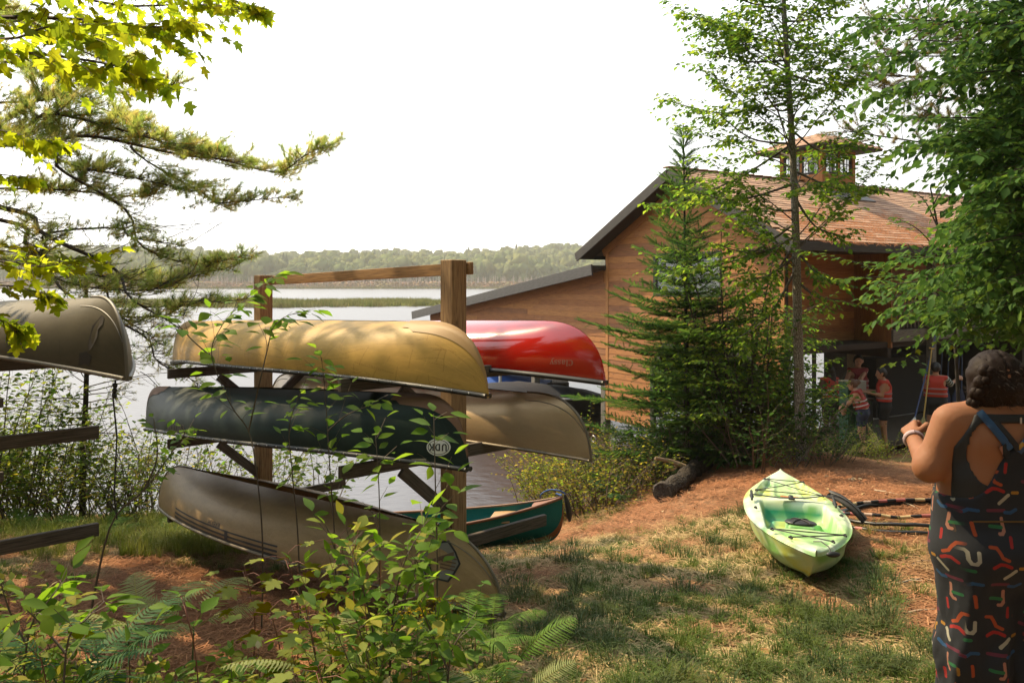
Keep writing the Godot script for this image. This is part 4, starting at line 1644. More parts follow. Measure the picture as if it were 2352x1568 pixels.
func build_things() -> void:
	rng.seed = 404
	# log with a broken branch
	var bark := mat(Color.WHITE, .95, false, ntex(256, .03, [[0.0, lin(.018, .013, .010)], [0.5, lin(.055, .042, .032)], [1.0, lin(.12, .095, .075)]], 6, FastNoiseLite.TYPE_CELLULAR, 3))
	bark.uv1_scale = Vector3(2.2, 3, 1)
	bark.heightmap_enabled = true
	bark.heightmap_texture = ntex(256, .04, [], 6, FastNoiseLite.TYPE_CELLULAR, 3)
	bark.heightmap_scale = 3.0
	M.bark = bark
	var a := on(1.88, 10.05, .12)
	var b := on(2.80, 11.6, .13)
	var t := thing("fallen_log", "short dark fallen log with rough bark beside the shrubs", "log", on(2.3, 10.9))
	var mb := MB.new()
	var lp := smooth([a, a.lerp(b, .3) + Vector3(.03, .0, 0), a.lerp(b, .65) + Vector3(-.03, .01, 0), b], 5)
	var lr := PackedFloat32Array()
	for i in lp.size():
		lr.append(.128 + .016 * sin(i * 1.7) - .002 * i)
		lp[i] -= t.position
	mb.tube(lp, lr, 18)
	for i in mb.v.size():
		mb.v[i] += Vector3(bn.get_noise_3dv(mb.v[i] * 9.0), bn.get_noise_3dv(mb.v[i] * 9.0 + Vector3(9, 0, 0)), 0) * .035
	put("log_body", mb, bark, t)
	mb = MB.new()
	var c := lp[int(lp.size() * .62)] + Vector3(-.03, .1, 0)
	mb.tube(pv([c, c + Vector3(-.2, .08, .02), c + Vector3(-.42, .13, .06)]), PackedFloat32Array([.035, .03, .022]), 8)
	put("branch_stub", mb, mat(lin(.27, .19, .12), .9), t)
	# hoops on the ground
	var hoopmat := mat(lin(.015, .015, .016), .35)
	for q in [[Vector3(3.98, 0, -7.02), 1.14, "long oval loop of black tubing on the ground right of the kayak", false], [Vector3(4.02, 0, -7.28), 1.12, "flat loop of black tubing wrapped with pink and cream tape", true]]:
		var o := thing("hoop", q[2], "hoop", q[0])
		o.position.y = gq(q[0].x, q[0].z)
		for tier in (2 if not q[3] else 1):
			var hb := MB.new()
			var hp := PackedVector3Array()
			for i in 73:
				var g := TAU * i / 72.0
				var w: Vector3 = q[0] + Vector3(cos(g), 0, sin(g) * (.32 if q[3] else .58)) * (q[1] - tier * .05)
				hp.append(Vector3(w.x, gq(w.x, w.z) + .022 + (.028 if q[3] else 0.0) + tier * .03 * (1.0 + sin(g)), w.z) - o.position)
			hb.tube(hp, taper(73, .015, .015), 8, 1.0, false)
			put("hoop_tube", hb, hoopmat, o)
			if q[3] or tier == 0:
				for i in range(0, 72, 2 if q[3] else 31):
					var tb := MB.new()
					tb.tube(pv([hp[i], hp[i + 1]]), taper(2, .0163, .0163), 8, 1, false)
					put("tape_band", tb, mat([lin(.55, .40, .30), lin(.42, .13, .12), lin(.50, .38, .2)][(i / 3) % 3], .5), o)
	# boats moored beyond the rack
	for q in [[Vector3(.35, -2.0, -22.5), 4.6, .35, "dark covered boat with white gunwale moored by the boathouse", lin(.012, .014, .022), lin(.05, .05, .055)], [Vector3(-.9, -2.0, -26.0), 4.2, -.2, "white boat under a crumpled blue tarpaulin, moored behind the dark one", lin(.015, .08, .33), lin(.5, .5, .48)]]:
		var bt := thing("moored_boat", q[3], "boat", q[0], q[2])
		var hm := MB.new()
		var rows := []
		var cov := []
		var gun := PackedVector3Array()
		var gun2 := PackedVector3Array()
		var n := 22
		for i in n:
			var u := i / (n - 1.0)
			var x: float = (u - .5) * q[1]
			var w := .85 * pow(maxf(0.0, 1.0 - pow(maxf(0.0, 1.0 - u * 1.8), 2.2)), .7) * (1.0 if u > 0 else 0.0) + .01
			var sh := .55 + .28 * pow(1.0 - u, 2.0)
			var r := []
			for k in 11:
				var v := -1.0 + k * .2
				r.append(Vector3(x + .25 * (absf(v) - 1.0) * -1.0 * (1 - u), -.15 + (sh + .15) * pow(absf(v), 1.6), v * w))
			rows.append(r)
			var cr := []
			for k in 11:
				var v := -1.0 + k * .2
				cr.append(Vector3(x, sh + .015 + (.34 * sin(PI * clampf(u * .95 + .05, 0, 1)) + .05 * bn.get_noise_2d(x * 3, v * 4)) * (1 - v * v), v * w * 1.01))
			cov.append(cr)
			gun.append(Vector3(x, sh, w * 1.015))
			gun2.append(Vector3(x, sh, -w * 1.015))
		hm.grid(rows, taper(n, 0, 1), taper(11, 0, 1))
		put("hull", hm, mat(q[5], .4), bt)
		var cm := MB.new()
		cm.grid(cov, taper(n, 0, 1), taper(11, 0, 1))
		put("boat_cover", cm, mat(q[4], .75), bt)
		for g in [gun, gun2]:
			var gm := MB.new()
			gm.tube(g, taper(n, .028, .028), 6)
			put("gunwale", gm, mat(lin(.7, .7, .68), .4), bt)
	var pole := MB.new()
	cyl(pole, Vector3(0, -1, 0), Vector3(0, 1.5, 0), .045)
	tag(put("mooring_pole", pole, mat(lin(.32, .32, .31), .5)), "grey mooring pole standing in the water behind the red canoe", "pole").position = Vector3(-.35, -2.0, -24.0)
	var dk := thing("dock", "low wooden dock on the water beside the moored boats", "dock", Vector3(.6, -2.0, -27.5))
	var dkm := mat(lin(.22, .16, .10), .9)
	for i in 14:
		put("plank", bx(.19, .04, 1.6, -1.4 + i * .2, .42, 0, .004), dkm, dk)
	put("stringer", bx(2.8, .14, .08, -.1, .33, .7), dkm, dk)
	tag(put("storage_box", bx(.7, .42, .5, 0, .21, 0, .02), mat(lin(.62, .62, .6), .5)), "white storage box standing on the dock", "box").position = Vector3(.75, -1.56, -27.3)
	# at the boathouse door
	var fl := -1.65
	var gst := thing("green_stand", "tall narrow green stand in front of the boathouse doorway", "stand", W(1946, 1019, 16.2) * Vector3(1, 0, 1) + Vector3(0, fl, 0), .5)
	var gm2 := mat(lin(.022, .095, .05), .6)
	put("stand_body", bx(.20, 1.42, .22, 0, .71, 0, .006), gm2, gst)
	put("stand_cap", bx(.22, .02, .24, 0, 1.43, 0, .004), mat(lin(.45, .40, .28), .7), gst)
	put("stand_edge", bx(.025, 1.42, .03, .115, .71, .11, .004), mat(lin(.04, .16, .085), .6), gst)
	var cnt := thing("counter", "low counter beside the green stand", "counter", W(1972, 1019, 16.6) * Vector3(1, 0, 1) + Vector3(0, fl, 0), .5)
	put("counter_body", bx(.42, 1.0, .36, .02, .5, 0, .008), mat(lin(.05, .055, .055), .8), cnt)
	put("counter_top", bx(.46, .03, .40, .02, 1.016, 0, .008), mat(lin(.12, .10, .08), .7), cnt)
	tag(put("locker_box", bx(.27, .36, .24, 0, .18, 0, .012), mat(lin(.30, .31, .27), .6)), "pale grey box standing on the counter by the green stand", "box").transform = Transform3D(Basis(Vector3.UP, .5), cnt.position + Vector3(-.02, 1.032, 0))
	# paddles leaning on the balcony post
	paddle("white bladed paddle with blue shaft leaning at the boathouse post", W(2091, 1004, 15.6), W(2150, 770, 16.6), lin(.5, .5, .45), lin(.02, .04, .12), .19)
	paddle("yellow paddle leaning beside the white bladed paddle", W(2117, 1006, 15.7), W(2141, 800, 16.4), lin(.22, .19, .06), lin(.33, .21, .035), .17)
	paddle("wooden paddle held by the person in red vest and blue shorts", W(2016, 1030, 15.9), W(1962, 900, 16.1), lin(.46, .36, .2), lin(.38, .28, .15), .17)
	for i in 4:
		paddle(["blue paddle standing in the rack, leftmost", "blue paddle standing in the rack, second from the left", "blue paddle leaning in the rack beside the striped shirt", "blue paddle in the rack, rightmost and behind"][i], W(2158 + i * 17, 935, 19.2), W(2166 + i * 15 + (12 if i == 2 else 0), 790, 19.4), lin(.02, .03, .08), lin(.015, .035, .10), .16)

func paddle(label: String, tip: Vector3, top: Vector3, blade: Color, shaft: Color, w: float) -> void:
	var t := thing("paddle", label, "paddle", tip)
	var d := top - tip
	var L := d.length()
	var ax := d.normalized()
	var side := ax.cross(Vector3(tip.x, tip.y - 1.75, tip.z).normalized()).normalized()
	var nrm := side.cross(ax)
	var mb := MB.new()
	var rows := []
	for i in 13:
		var s := i / 12.0
		var ww := w * .5 * (sin(PI * pow(s * .96 + .04, .75)) * .85 + .25 * (1 - s)) * (1.0 if i else .55)
		var c := ax * s * .48
		rows.append([c - side * ww + nrm * .002, c - side * ww * .5 + nrm * .007, c + nrm * .013, c + side * ww * .5 + nrm * .007, c + side * ww + nrm * .002, c + side * ww * .5 - nrm * .005, c - nrm * .009, c - side * ww * .5 - nrm * .005, c - side * ww + nrm * .002])
	mb.grid(rows, taper(13, 0, 1), taper(9, 0, 1))
	put("blade", mb, mat(blade, .5), t)
	mb = MB.new()
	cyl(mb, ax * .05 + nrm * .008, ax * L, .015)
	put("shaft", mb, mat(shaft, .4), t)
	mb = MB.new()
	cyl(mb, ax * L - side * .05, ax * L + side * .05, .018)
	put("grip", mb, mat(shaft, .4), t)
# ---------------------------------------------------------------- leaves
func leafmat(r: float, g: float, b: float, back := 1.0, rough := .58) -> StandardMaterial3D:
	var m := mat(lin(r, g, b), rough, true)
	m.backlight_enabled = true
	m.backlight = Color(back, back, back * .8).linear_to_srgb() if back <= 1.0 else Color(back, back, back * .8)
	m.metallic_specular = .22
	return m

func leaf_oval(w: float, seed_: int, edge := Color(1.5, 1.25, .8)) -> ArrayMesh:      # one long, along x
	var r := RandomNumberGenerator.new()
	r.seed = seed_
	var mb := MB.new()
	var prof := [0.0, .62, .98, .88, .5, 0.0]
	var mid := []
	var lf := []
	var rt := []
	var curl := r.randf_range(.02, .22)
	var fold := r.randf_range(.08, .35)
	for i in 6:
		var s := i / 5.0
		var y := -curl * s * s
		mb.c = Color(1.25, 1.2, 1.05)
		mid.append(mb.p(Vector3(s, y, 0)))
		mb.c = Color(.92, .95, .92).lerp(edge, r.randf() * r.randf())
		var ww: float = prof[i] * w * .5
		lf.append(mb.p(Vector3(s - .03, y + ww * fold + r.randf_range(-.01, .01), -ww * r.randf_range(.9, 1.08))))
		rt.append(mb.p(Vector3(s - .03, y + ww * fold + r.randf_range(-.01, .01), ww * r.randf_range(.9, 1.08))))
	for i in 5:
		mb.t(mid[i], mid[i + 1], lf[i + 1])
		mb.t(mid[i], lf[i + 1], lf[i])
		mb.t(mid[i], rt[i], rt[i + 1])
		mb.t(mid[i], rt[i + 1], mid[i + 1])
	return mb.mesh()

func leaf_maple(seed_: int) -> ArrayMesh:
	var r := RandomNumberGenerator.new()
	r.seed = seed_
	var half := [Vector2(.02, .03), Vector2(.10, -.03), Vector2(.26, .02), Vector2(.40, .09), Vector2(.34, .17), Vector2(.27, .26), Vector2(.40, .33), Vector2(.47, .46), Vector2(.62, .60), Vector2(.45, .60), Vector2(.33, .60), Vector2(.20, .58), Vector2(.25, .70), Vector2(.17, .78), Vector2(.14, .88)]
	var o := []
	for q in half:
		o.append(q)
	o.append(Vector2(0, 1.02))
	for i in range(half.size() - 1, -1, -1):
		o.append(Vector2(-half[i].x, half[i].y))
	var mb := MB.new()
	var bend := r.randf_range(.05, .35)
	var cup := r.randf_range(-.1, .35)
	var h := func(q: Vector2) -> Vector3:
		return Vector3(q.y, -bend * q.y * q.y + cup * absf(q.x) * .6, q.x)
	mb.c = Color(1.2, 1.15, 1.0)
	var c := mb.p(h.call(Vector2(0, .34)))
	for q in o:
		mb.c = Color.WHITE * r.randf_range(.82, 1.1)
		mb.p(h.call(q * r.randf_range(.95, 1.05)))
	for i in o.size():
		mb.t(c, 1 + i, 1 + (i + 1) % o.size())
	return mb.mesh()

func leaf_small() -> ArrayMesh:
	var mb := MB.new()
	var a := mb.p(Vector3.ZERO)
	var b := mb.p(Vector3(.5, .07, -.33))
	var c := mb.p(Vector3(1, -.1, 0))
	var d := mb.p(Vector3(.5, .07, .33))
	var e := mb.p(Vector3(.5, -.02, 0))
	mb.t(a, e, b)
	mb.t(b, e, c)
	mb.t(e, d, c)
	mb.t(a, d, e)
	return mb.mesh(true)

func frond(n: int, pinn: int, droop: float, seed_: int) -> MB:     # a fern frond one metre long, along x
	var r := RandomNumberGenerator.new()
	r.seed = seed_
	var mb := MB.new()
	var pts := PackedVector3Array()
	var f := func(s: float) -> Vector3:
		return Vector3(s * (1 - .12 * droop * s), .45 * s - droop * s * s, 0)
	for i in 9:
		pts.append(f.call(i / 8.0))
	mb.c = Color(1.0, .8, .5)
	mb.tube(pts, taper(9, .008, .002), 4)
	for i in n:
		var s := .16 + .84 * (i + .5) / n
		var ln := .25 * sin(PI * pow(1.0 - s, .80) * .90 + .06)
		for side in [-1.0, 1.0]:
			var p0: Vector3 = f.call(s)
			var tg: Vector3 = (f.call(minf(1, s + .02)) - p0).normalized()
			var dir: Vector3 = (Vector3(0, -.12 + r.randf_range(-.12, .12), side) + tg * .45).normalized()
			var w := .5 / n
			mb.c = Color.WHITE * r.randf_range(.8, 1.2)
			var q1 := p0 + dir * ln * .45 + Vector3(0, -ln * .03, 0)
			var q2 := p0 + dir * ln + Vector3(0, -ln * r.randf_range(.08, .3), 0) + tg * ln * .12
			w *= r.randf_range(.75, 1.0)
			mb.quad(p0 - tg * w * .5, q1 - tg * w * .62, q1 + tg * w * .62, p0 + tg * w * .5)
			for k in 3:                                    # toothed outer half
				var a := q1.lerp(q2, k / 3.0)
				var e := q1.lerp(q2, (k + 1) / 3.0)
				var pw := w * (.62 - k * .17)
				mb.quad(a - tg * pw, e - tg * pw * .55, e + tg * pw * .55, a + tg * pw)
	return mb

func tuft_pine(n: int, len: float, seed_: int) -> ArrayMesh:
	var r := RandomNumberGenerator.new()
	r.seed = seed_
	var mb := MB.new()
	for i in n:
		var a := r.randf() * TAU
		var sp := r.randf_range(.25, 1.25)
		var d := Vector3(1.0, cos(a) * sp + .12, sin(a) * sp).normalized() * len * r.randf_range(.7, 1.1)
		var o := Vector3(-r.randf() * len * .3, 0, 0)
		var w := d.cross(Vector3(r.randf_range(-1, 1), 1, r.randf_range(-1, 1))).normalized() * .0015
		mb.c = Color.WHITE * r.randf_range(.7, 1.3)
		mb.tri(o - w, o + w, o + d)
	mb.c = Color(1.6, .75, .45)
	mb.tube(pv([Vector3(-len * .9, 0, 0), Vector3(len * .12, 0, 0)]), PackedFloat32Array([.003, .002]), 3)
	return mb.mesh()

func twig_spruce(seed_: int) -> ArrayMesh:      # .16 m twig, needles all round
	var r := RandomNumberGenerator.new()
	r.seed = seed_
	var mb := MB.new()
	for i in 90:
		var s := i / 90.0
		var a := i * 2.4
		var d := Vector3(.55, cos(a) * .8 + .15, sin(a) * .9).normalized() * .026 * r.randf_range(.8, 1.15)
		var o := Vector3(s * .16, 0, 0)
		var w := d.cross(Vector3(.3, 1, .2)).normalized() * .0024
		mb.c = Color.WHITE * r.randf_range(.75, 1.2) * (1.0 + .7 * pow(s, 4.0))
		mb.tri(o - w, o + w, o + d)
	return mb.mesh()

func make_leaves() -> void:
	M.leaf_dry = mat(Color.WHITE, .9, true)
	M.leaf_dry.metallic_specular = .2
	M.any_leaf = leafmat(1, 1, 1, 1.2)
	M.needle = leafmat(1, 1, 1, 1.3, .5)
	M.maple_near = [leafmat(.46, .53, .03, 1.6), leafmat(.38, .47, .03, 1.5), leafmat(.24, .32, .03, 1.3), leafmat(.54, .55, .04, 1.6), leafmat(.44, .51, .025, 1.6), leafmat(.34, .42, .03, 1.5)]
	M.sapling = [leafmat(.14, .27, .035, 1.1), leafmat(.22, .35, .04, 1.2), leafmat(.10, .20, .04, 1.0), leafmat(.18, .32, .03, 1.2), leafmat(.32, .40, .035, 1.3), leafmat(.13, .22, .05, .9), leafmat(.33, .31, .05, 1.0), leafmat(.16, .27, .04, 1.0)]
	M.autumn = [leafmat(.45, .14, .03, 1.0), leafmat(.35, .2, .05, .8), leafmat(.42, .35, .2, .6)]
	M.birch = [leafmat(.11, .21, .03, 1.2), leafmat(.16, .27, .035, 1.2), leafmat(.24, .33, .04, 1.3), leafmat(.08, .16, .03, 1.0)]
	M.dark = [leafmat(.07, .155, .035, .9), leafmat(.095, .19, .038, 1.0), leafmat(.055, .125, .032, .8), leafmat(.14, .24, .04, 1.1)]
	M.herb = [leafmat(.11, .22, .05, 1.0), leafmat(.17, .28, .06, 1.0), leafmat(.24, .36, .05, 1.2), leafmat(.34, .40, .10, 1.1)]
	M.fern = leafmat(.15, .27, .05, .9, .6)
	M.fern_pale = leafmat(.34, .38, .16, .9, .6)
	M.fern_dark = leafmat(.055, .13, .05, .6, .6)
	M.me_oval = [leaf_oval(.52, 1), leaf_oval(.60, 2), leaf_oval(.46, 3, Color(1.9, .9, .5)), leaf_oval(.66, 4)]
	M.me_maple = [leaf_maple(1), leaf_maple(2), leaf_maple(3)]
	M.me_small = leaf_small()
	M.stem = mat(lin(.10, .075, .055), .85)
	M.stem_red = mat(lin(.20, .07, .05), .7)
	M.stem_green = mat(lin(.10, .14, .05), .7)

func leaves_of(parent: Node, xs: Array, meshes: Array, mats: Array, most: int) -> void:     # leaves as single parts, those past the limit as one mass
	var by := []
	for k in meshes.size():
		by.append([])
	for i in xs.size():
		by[i % meshes.size()].append(xs[i])
	for k in meshes.size():
		if by[k].size():
			pieces(parent, "leaf", meshes[k], mats, by[k], most / meshes.size())

func mass(parent: Node, called: String, xs: Array, mesh: Mesh, cols: Array, m: Material, vary := .25) -> void:
	var c := PackedColorArray()
	for i in xs.size():
		var q: Color = cols[rng.randi() % cols.size()]
		c.append(q * rng.randf_range(1.0 - vary, 1.0 + vary))
	many(called, mesh, xs, c, m, parent)

func leaf_x(o: Vector3, dir: Vector3, up: Vector3, s: float) -> Transform3D:
	return Transform3D(bas(dir, up).scaled(Vector3.ONE * s), o)

func along(pts: PackedVector3Array, s: float) -> Vector3:
	var f := clampf(s, 0, .9999) * (pts.size() - 1)
	return pts[int(f)].lerp(pts[int(f) + 1], f - int(f))

func tang(pts: PackedVector3Array, s: float) -> Vector3:
	var i := int(clampf(s, 0, .9999) * (pts.size() - 1))
	return (pts[i + 1] - pts[i]).normalized()

func plen(pts: PackedVector3Array) -> float:
	var l := 0.0
	for i in pts.size() - 1:
		l += pts[i].distance_to(pts[i + 1])
	return l

func grow(o: Vector3, dir: Vector3, len: float, n: int, wig: float, grav: float) -> PackedVector3Array:
	var p := PackedVector3Array([o])
	var d := dir.normalized()
	for i in n:
		d = (d + rv(wig) + Vector3(0, grav / n, 0)).normalized()
		o += d * len / n
		p.append(o)
	return p

func leafy(xs: Array, pts: PackedVector3Array, from: float, gap: float, size: float, droop: float, flat: float) -> void:
	var l := plen(pts)
	var n := maxi(1, int(l * (1.0 - from) / gap))
	for i in n + 1:
		var s := from + (1.0 - from) * i / n
		var p := along(pts, s)
		var tg := tang(pts, s)
		var sd := tg.cross(Vector3.UP)
		if sd.length() < .2:
			sd = tg.cross(Vector3(.7, 0, .7))
		sd = sd.normalized() * (1.0 if i % 2 else -1.0)
		var d := (sd + tg * rng.randf_range(.3, .9) + Vector3(0, -droop * rng.randf_range(.3, 1.4), 0) + rv(.3)).normalized()
		if i == n:
			d = (tg + Vector3(0, -droop, 0) + rv(.2)).normalized()
		var up := Vector3.UP * flat + rv(.55)
		xs.append(leaf_x(p + d * size * .18, d, up, size * rng.randf_range(.65, 1.15)))

# a limb with alternate side twigs that carry the leaves
func spray(wood: MB, xs: Array, pts: PackedVector3Array, r0: float, o: Dictionary) -> void:
	var l := plen(pts)
	wood.tube(pts, taper(pts.size(), r0, r0 * .25), o.get("sides", 5), 2.0, false)
	var gap: float = o.get("twig_gap", .12)
	var n := int(l * (1.0 - o.get("bare", .2)) / gap)
	for i in n:
		var s: float = o.get("bare", .2) + (1.0 - o.get("bare", .2)) * (i + rng.randf() * .7) / maxf(n, 1)
		var p := along(pts, s)
		var tg := tang(pts, s)
		var sd := tg.cross(Vector3.UP)
		if sd.length() < .2:
			sd = Vector3.RIGHT.rotated(Vector3.UP, rng.randf() * TAU)
		sd = sd.normalized() * (1.0 if i % 2 else -1.0)
		var d: Vector3 = (tg * rng.randf_range(.5, 1.0) + sd * rng.randf_range(.5, 1.0) + rv(o.get("spread", .35)) + Vector3(0, o.get("lift", .1), 0)).normalized()
		var tl: float = o.get("twig", .4) * rng.randf_range(.5, 1.15) * (1.0 - .55 * s)
		var tw := grow(p, d, tl, 4, .16, o.get("grav", -.15))
		wood.tube(tw, taper(5, maxf(.0016, r0 * .22 * (1 - s * .6)), .0011), 3, 2.0, false)
		leafy(xs, tw, o.get("from", .2), o.get("gap", .05), o.get("leaf", .06), o.get("droop", .4), o.get("flat", 1.0))
	leafy(xs, pts, .75, o.get("gap", .05), o.get("leaf", .06), o.get("droop", .4), o.get("flat", 1.0))
# ---------------------------------------------------------------- trees
func img(a: Array, d) -> PackedVector3Array:       # surveyed sight lines: pairs of x, y, with one depth or one per point
	var o := []
	for i in range(0, a.size(), 2):
		o.append(W(a[i], a[i + 1], d[i / 2] if d is Array else d))
	return smooth(o, 4)

func build_slender() -> void:
	rng.seed = 51
	var d := 10.6
	var t := thing("slender_tree", "tall slender young tree with mottled grey trunk before the boathouse", "tree", on(W(1842, 0, d).x, d))
	var bark := mat(Color.WHITE, .9, false, ntex(256, .035, [[0.0, lin(.07, .06, .05)], [0.5, lin(.17, .15, .125)], [0.7, lin(.30, .27, .23)], [1.0, lin(.38, .36, .31)]], 14))
	bark.uv1_scale = Vector3(1.2, 2, 1)
	var tp := smooth([t.position - Vector3(0, .15, 0), W(1836, 870, d), W(1832, 700, d), W(1828, 520, d), W(1820, 330, d), W(1808, 130, d), W(1798, -60, d), W(1792, -330, d + .1), W(1790, -620, d)], 4)
	var wood := MB.new()
	wood.tube(tp, taper(tp.size(), .072, .012), 10, 2.0)
	var limbs := MB.new()
	var xs := []
	var o := {"twig": .85, "twig_gap": .062, "gap": .032, "leaf": .088, "droop": .5, "lift": .12, "grav": -.2, "spread": .4, "bare": .22}
	for e in [[.36, 1640, 560, 10.2], [.40, 1700, 420, 10.5], [.44, 1590, 440, 10.0], [.46, 1985, 430, 10.9], [.42, 1930, 540, 10.3], [.50, 1520, 470, 10.7], [.50, 1640, 250, 10.2], [.52, 1960, 330, 10.4], [.56, 1530, 230, 10.9], [.58, 1700, 90, 10.0], [.60, 1990, 180, 11.0], [.62, 1600, 110, 10.4], [.64, 1560, 20, 10.9], [.66, 1900, 90, 10.2], [.68, 1960, -10, 10.9], [.70, 1620, -60, 10.3], [.72, 1570, -160, 10.8], [.74, 1930, -120, 10.4], [.78, 1650, -230, 10.5], [.80, 1900, -260, 10.9], [.84, 1700, -380, 10.5], [.88, 1870, -420, 10.7], [.48, 1760, 300, 11.4], [.55, 1740, 180, 9.6], [.63, 1830, 60, 11.6], [.45, 1880, 420, 9.7], [.33, 1720, 640, 10.0], [.35, 1700, 690, 10.9], [.34, 1900, 640, 10.2], [.38, 1560, 620, 10.5], [.31, 1690, 780, 10.3], [.29, 1930, 690, 10.4]]:
		var a := along(tp, e[0])
		var b := W(e[1], e[2], e[3])
		var mid := a.lerp(b, .5) + Vector3(0, -.12, 0) + rv(.07)
		var lp := smooth([a, mid, b], 5)
		spray(limbs, xs, lp, .012 + .012 * (1.0 - e[0]), o)
	for i in 52:
		var f := rng.randf_range(.30, .92)
		var q := along(tp, f)
		var an := rng.randf() * TAU
		var l := rng.randf_range(.9, 1.9) * (1.15 - f * .5)
		spray(limbs, xs, grow(q, Vector3(cos(an) - .25, .75, sin(an) * .8), l, 7, .08, -.1), .010, o)
	put("trunk", wood, bark, t).position = -t.position
	var lb := put("limbs", limbs, mat(lin(.10, .085, .07), .9), t)
	lb.position = -t.position
	for i in xs.size():
		xs[i].origin -= t.position
	var far := []
	var nearer := []
	for i in xs.size():
		(nearer if i % 12 == 0 else far).append(xs[i])
	leaves_of(t, nearer, M.me_maple.slice(0, 2), M.birch, 300)
	mass(t, "crown", far, M.me_small, [Color(.11, .22, .03), Color(.17, .28, .04), Color(.27, .36, .045), Color(.08, .16, .03)], M.any_leaf)

func build_spruce() -> void:
	rng.seed = 52
	var d := 11.9
	var base := on(W(1576, 0, d).x, d)
	var t := thing("spruce_tree", "small dark green spruce with pointed top in front of the gable wall", "tree", base)
	var top := W(1570, 285, d) - base
	var wood := MB.new()
	wood.tube(smooth([Vector3(0, -.1, 0), Vector3(.01, 1.5, 0), Vector3(-.01, 3.0, 0), top], 4), taper(13, .055, .006), 8, 2.0)
	put("trunk", wood, mat(lin(.035, .028, .022), .95), t)
	var xs := [[], [], []]
	var br := MB.new()
	var y := .45
	while y < top.y - .1:
		var f := y / top.y
		var rad := 2.0 * pow(1.0 - f, 1.28) * (1.0 if f > .2 else .9)
		var n := 6 + rng.randi() % 2
		var a0 := rng.randf() * TAU
		for k in n:
			var a := a0 + TAU * k / n + rng.randf_range(-.25, .25)
			var l := rad * rng.randf_range(.45, 1.2) * (1.0 + .22 * sin(a0 * 5.0 + y * 3.0)) * (1.15 if cos(a) < -.3 else 1.0)
			if l < .07:
				l = .07
			var dir := Vector3(cos(a), .12 - .25 * (1.0 - f) + .5 * f * f, sin(a))
			var p := grow(Vector3(top.x * f, y, top.z * f), dir, l, 6, .05, .30)
			br.tube(p, taper(7, .010 * (1.2 - f), .002), 4, 2.0, false)
			var m := int(l / (.030 + .026 * f))
			for i in m:
				var s := .12 + .88 * i / maxf(m, 1)
				var tg := tang(p, s)
				var sd := tg.cross(Vector3.UP).normalized() * (1.0 if i % 2 else -1.0)
				var q := along(p, s)
				var sl := .36 * l * (1.0 - s) * rng.randf_range(.5, 1.1) + .06
				var dd := (tg * .75 + sd + Vector3(0, .06, 0) + rv(.16)).normalized()
				var steps := maxi(1, int(sl / .10))
				for j in steps:
					var oo := q + dd * .10 * j - Vector3(0, .012 * j, 0)
					xs[(i + j) % 3].append(Transform3D(bas(dd, Vector3.UP + rv(.4)).scaled(Vector3.ONE * rng.randf_range(1.0, 1.45)), oo))
					if (i + j) % 5 == 0:
						xs[(i + j + 1) % 3].append(Transform3D(bas(dd + rv(.9), Vector3.UP + rv(.4)).scaled(Vector3.ONE * rng.randf_range(.6, 1.1)), oo))
			for j in 3:
				xs[j].append(Transform3D(bas(tang(p, .98) + rv(.1), Vector3.UP), along(p, .9 + .04 * j)))
		y += lerpf(.19, .15, f) * rng.randf_range(.8, 1.2)
	for j in 10:
		xs[j % 3].append(Transform3D(bas(Vector3(cos(j * 2.4) * .35, 1, sin(j * 2.4) * .35), Vector3.RIGHT).scaled(Vector3.ONE * .55), top - Vector3(0, .06 * j, 0)))
	put("branches", br, mat(lin(.04, .032, .025), .95), t)
	for j in 3:
		mass(t, "needles", xs[j], twig_spruce(j + 1), [Color(.05, .115, .035), Color(.075, .15, .04), Color(.04, .095, .035), Color(.12, .20, .05)], M.needle)

func build_bushy() -> void:                         # young maples between the spruce and the slender tree
	for e in [[1690, 11.7, 3.7, 57, "bushy young maple between the spruce and the slender tree"], [1770, 12.6, 2.6, 58, "second young maple, close to the boathouse corner"], [1725, 11.2, 2.6, 62, "low leafy young maple right of the spruce"], [1640, 13.2, 2.9, 59, "young maple behind the spruce, against the gable wall"]]:
		rng.seed = e[3]
		var b := on(W(e[0], 0, e[1]).x, e[1])
		var t := thing("young_maple", e[4], "tree", b)
		var w := MB.new()
		var xs := []
		for k in 6:
			var an := rng.randf() * TAU
			var p := grow(Vector3.ZERO, Vector3(cos(an) * .26, 1, sin(an) * .22), e[2] * rng.randf_range(.75, 1.0), 8, .06, 0)
			w.tube(p, taper(9, .024, .006), 6, 2.0, false)
			for j in 13:
				var f := .18 + .8 * j / 13.0
				var a2 := rng.randf() * TAU
				spray(w, xs, grow(along(p, f), Vector3(cos(a2), .35, sin(a2)), rng.randf_range(.5, 1.15) * (1.2 - f * .6), 6, .1, -.15), .007, {"twig": .5, "twig_gap": .085, "gap": .042, "leaf": .08, "droop": .4, "lift": .05, "bare": .15, "flat": 1.6})
		put("stems", w, mat(lin(.05, .04, .033), .9), t)
		var far := []
		var nearer := []
		for i in xs.size():
			(nearer if i % 14 == 0 else far).append(xs[i])
		leaves_of(t, nearer, M.me_maple.slice(0, 2), M.birch, 160)
		mass(t, "crown", far, M.me_small, [Color(.09, .18, .03), Color(.14, .24, .035), Color(.22, .31, .04), Color(.06, .13, .03)], M.any_leaf)

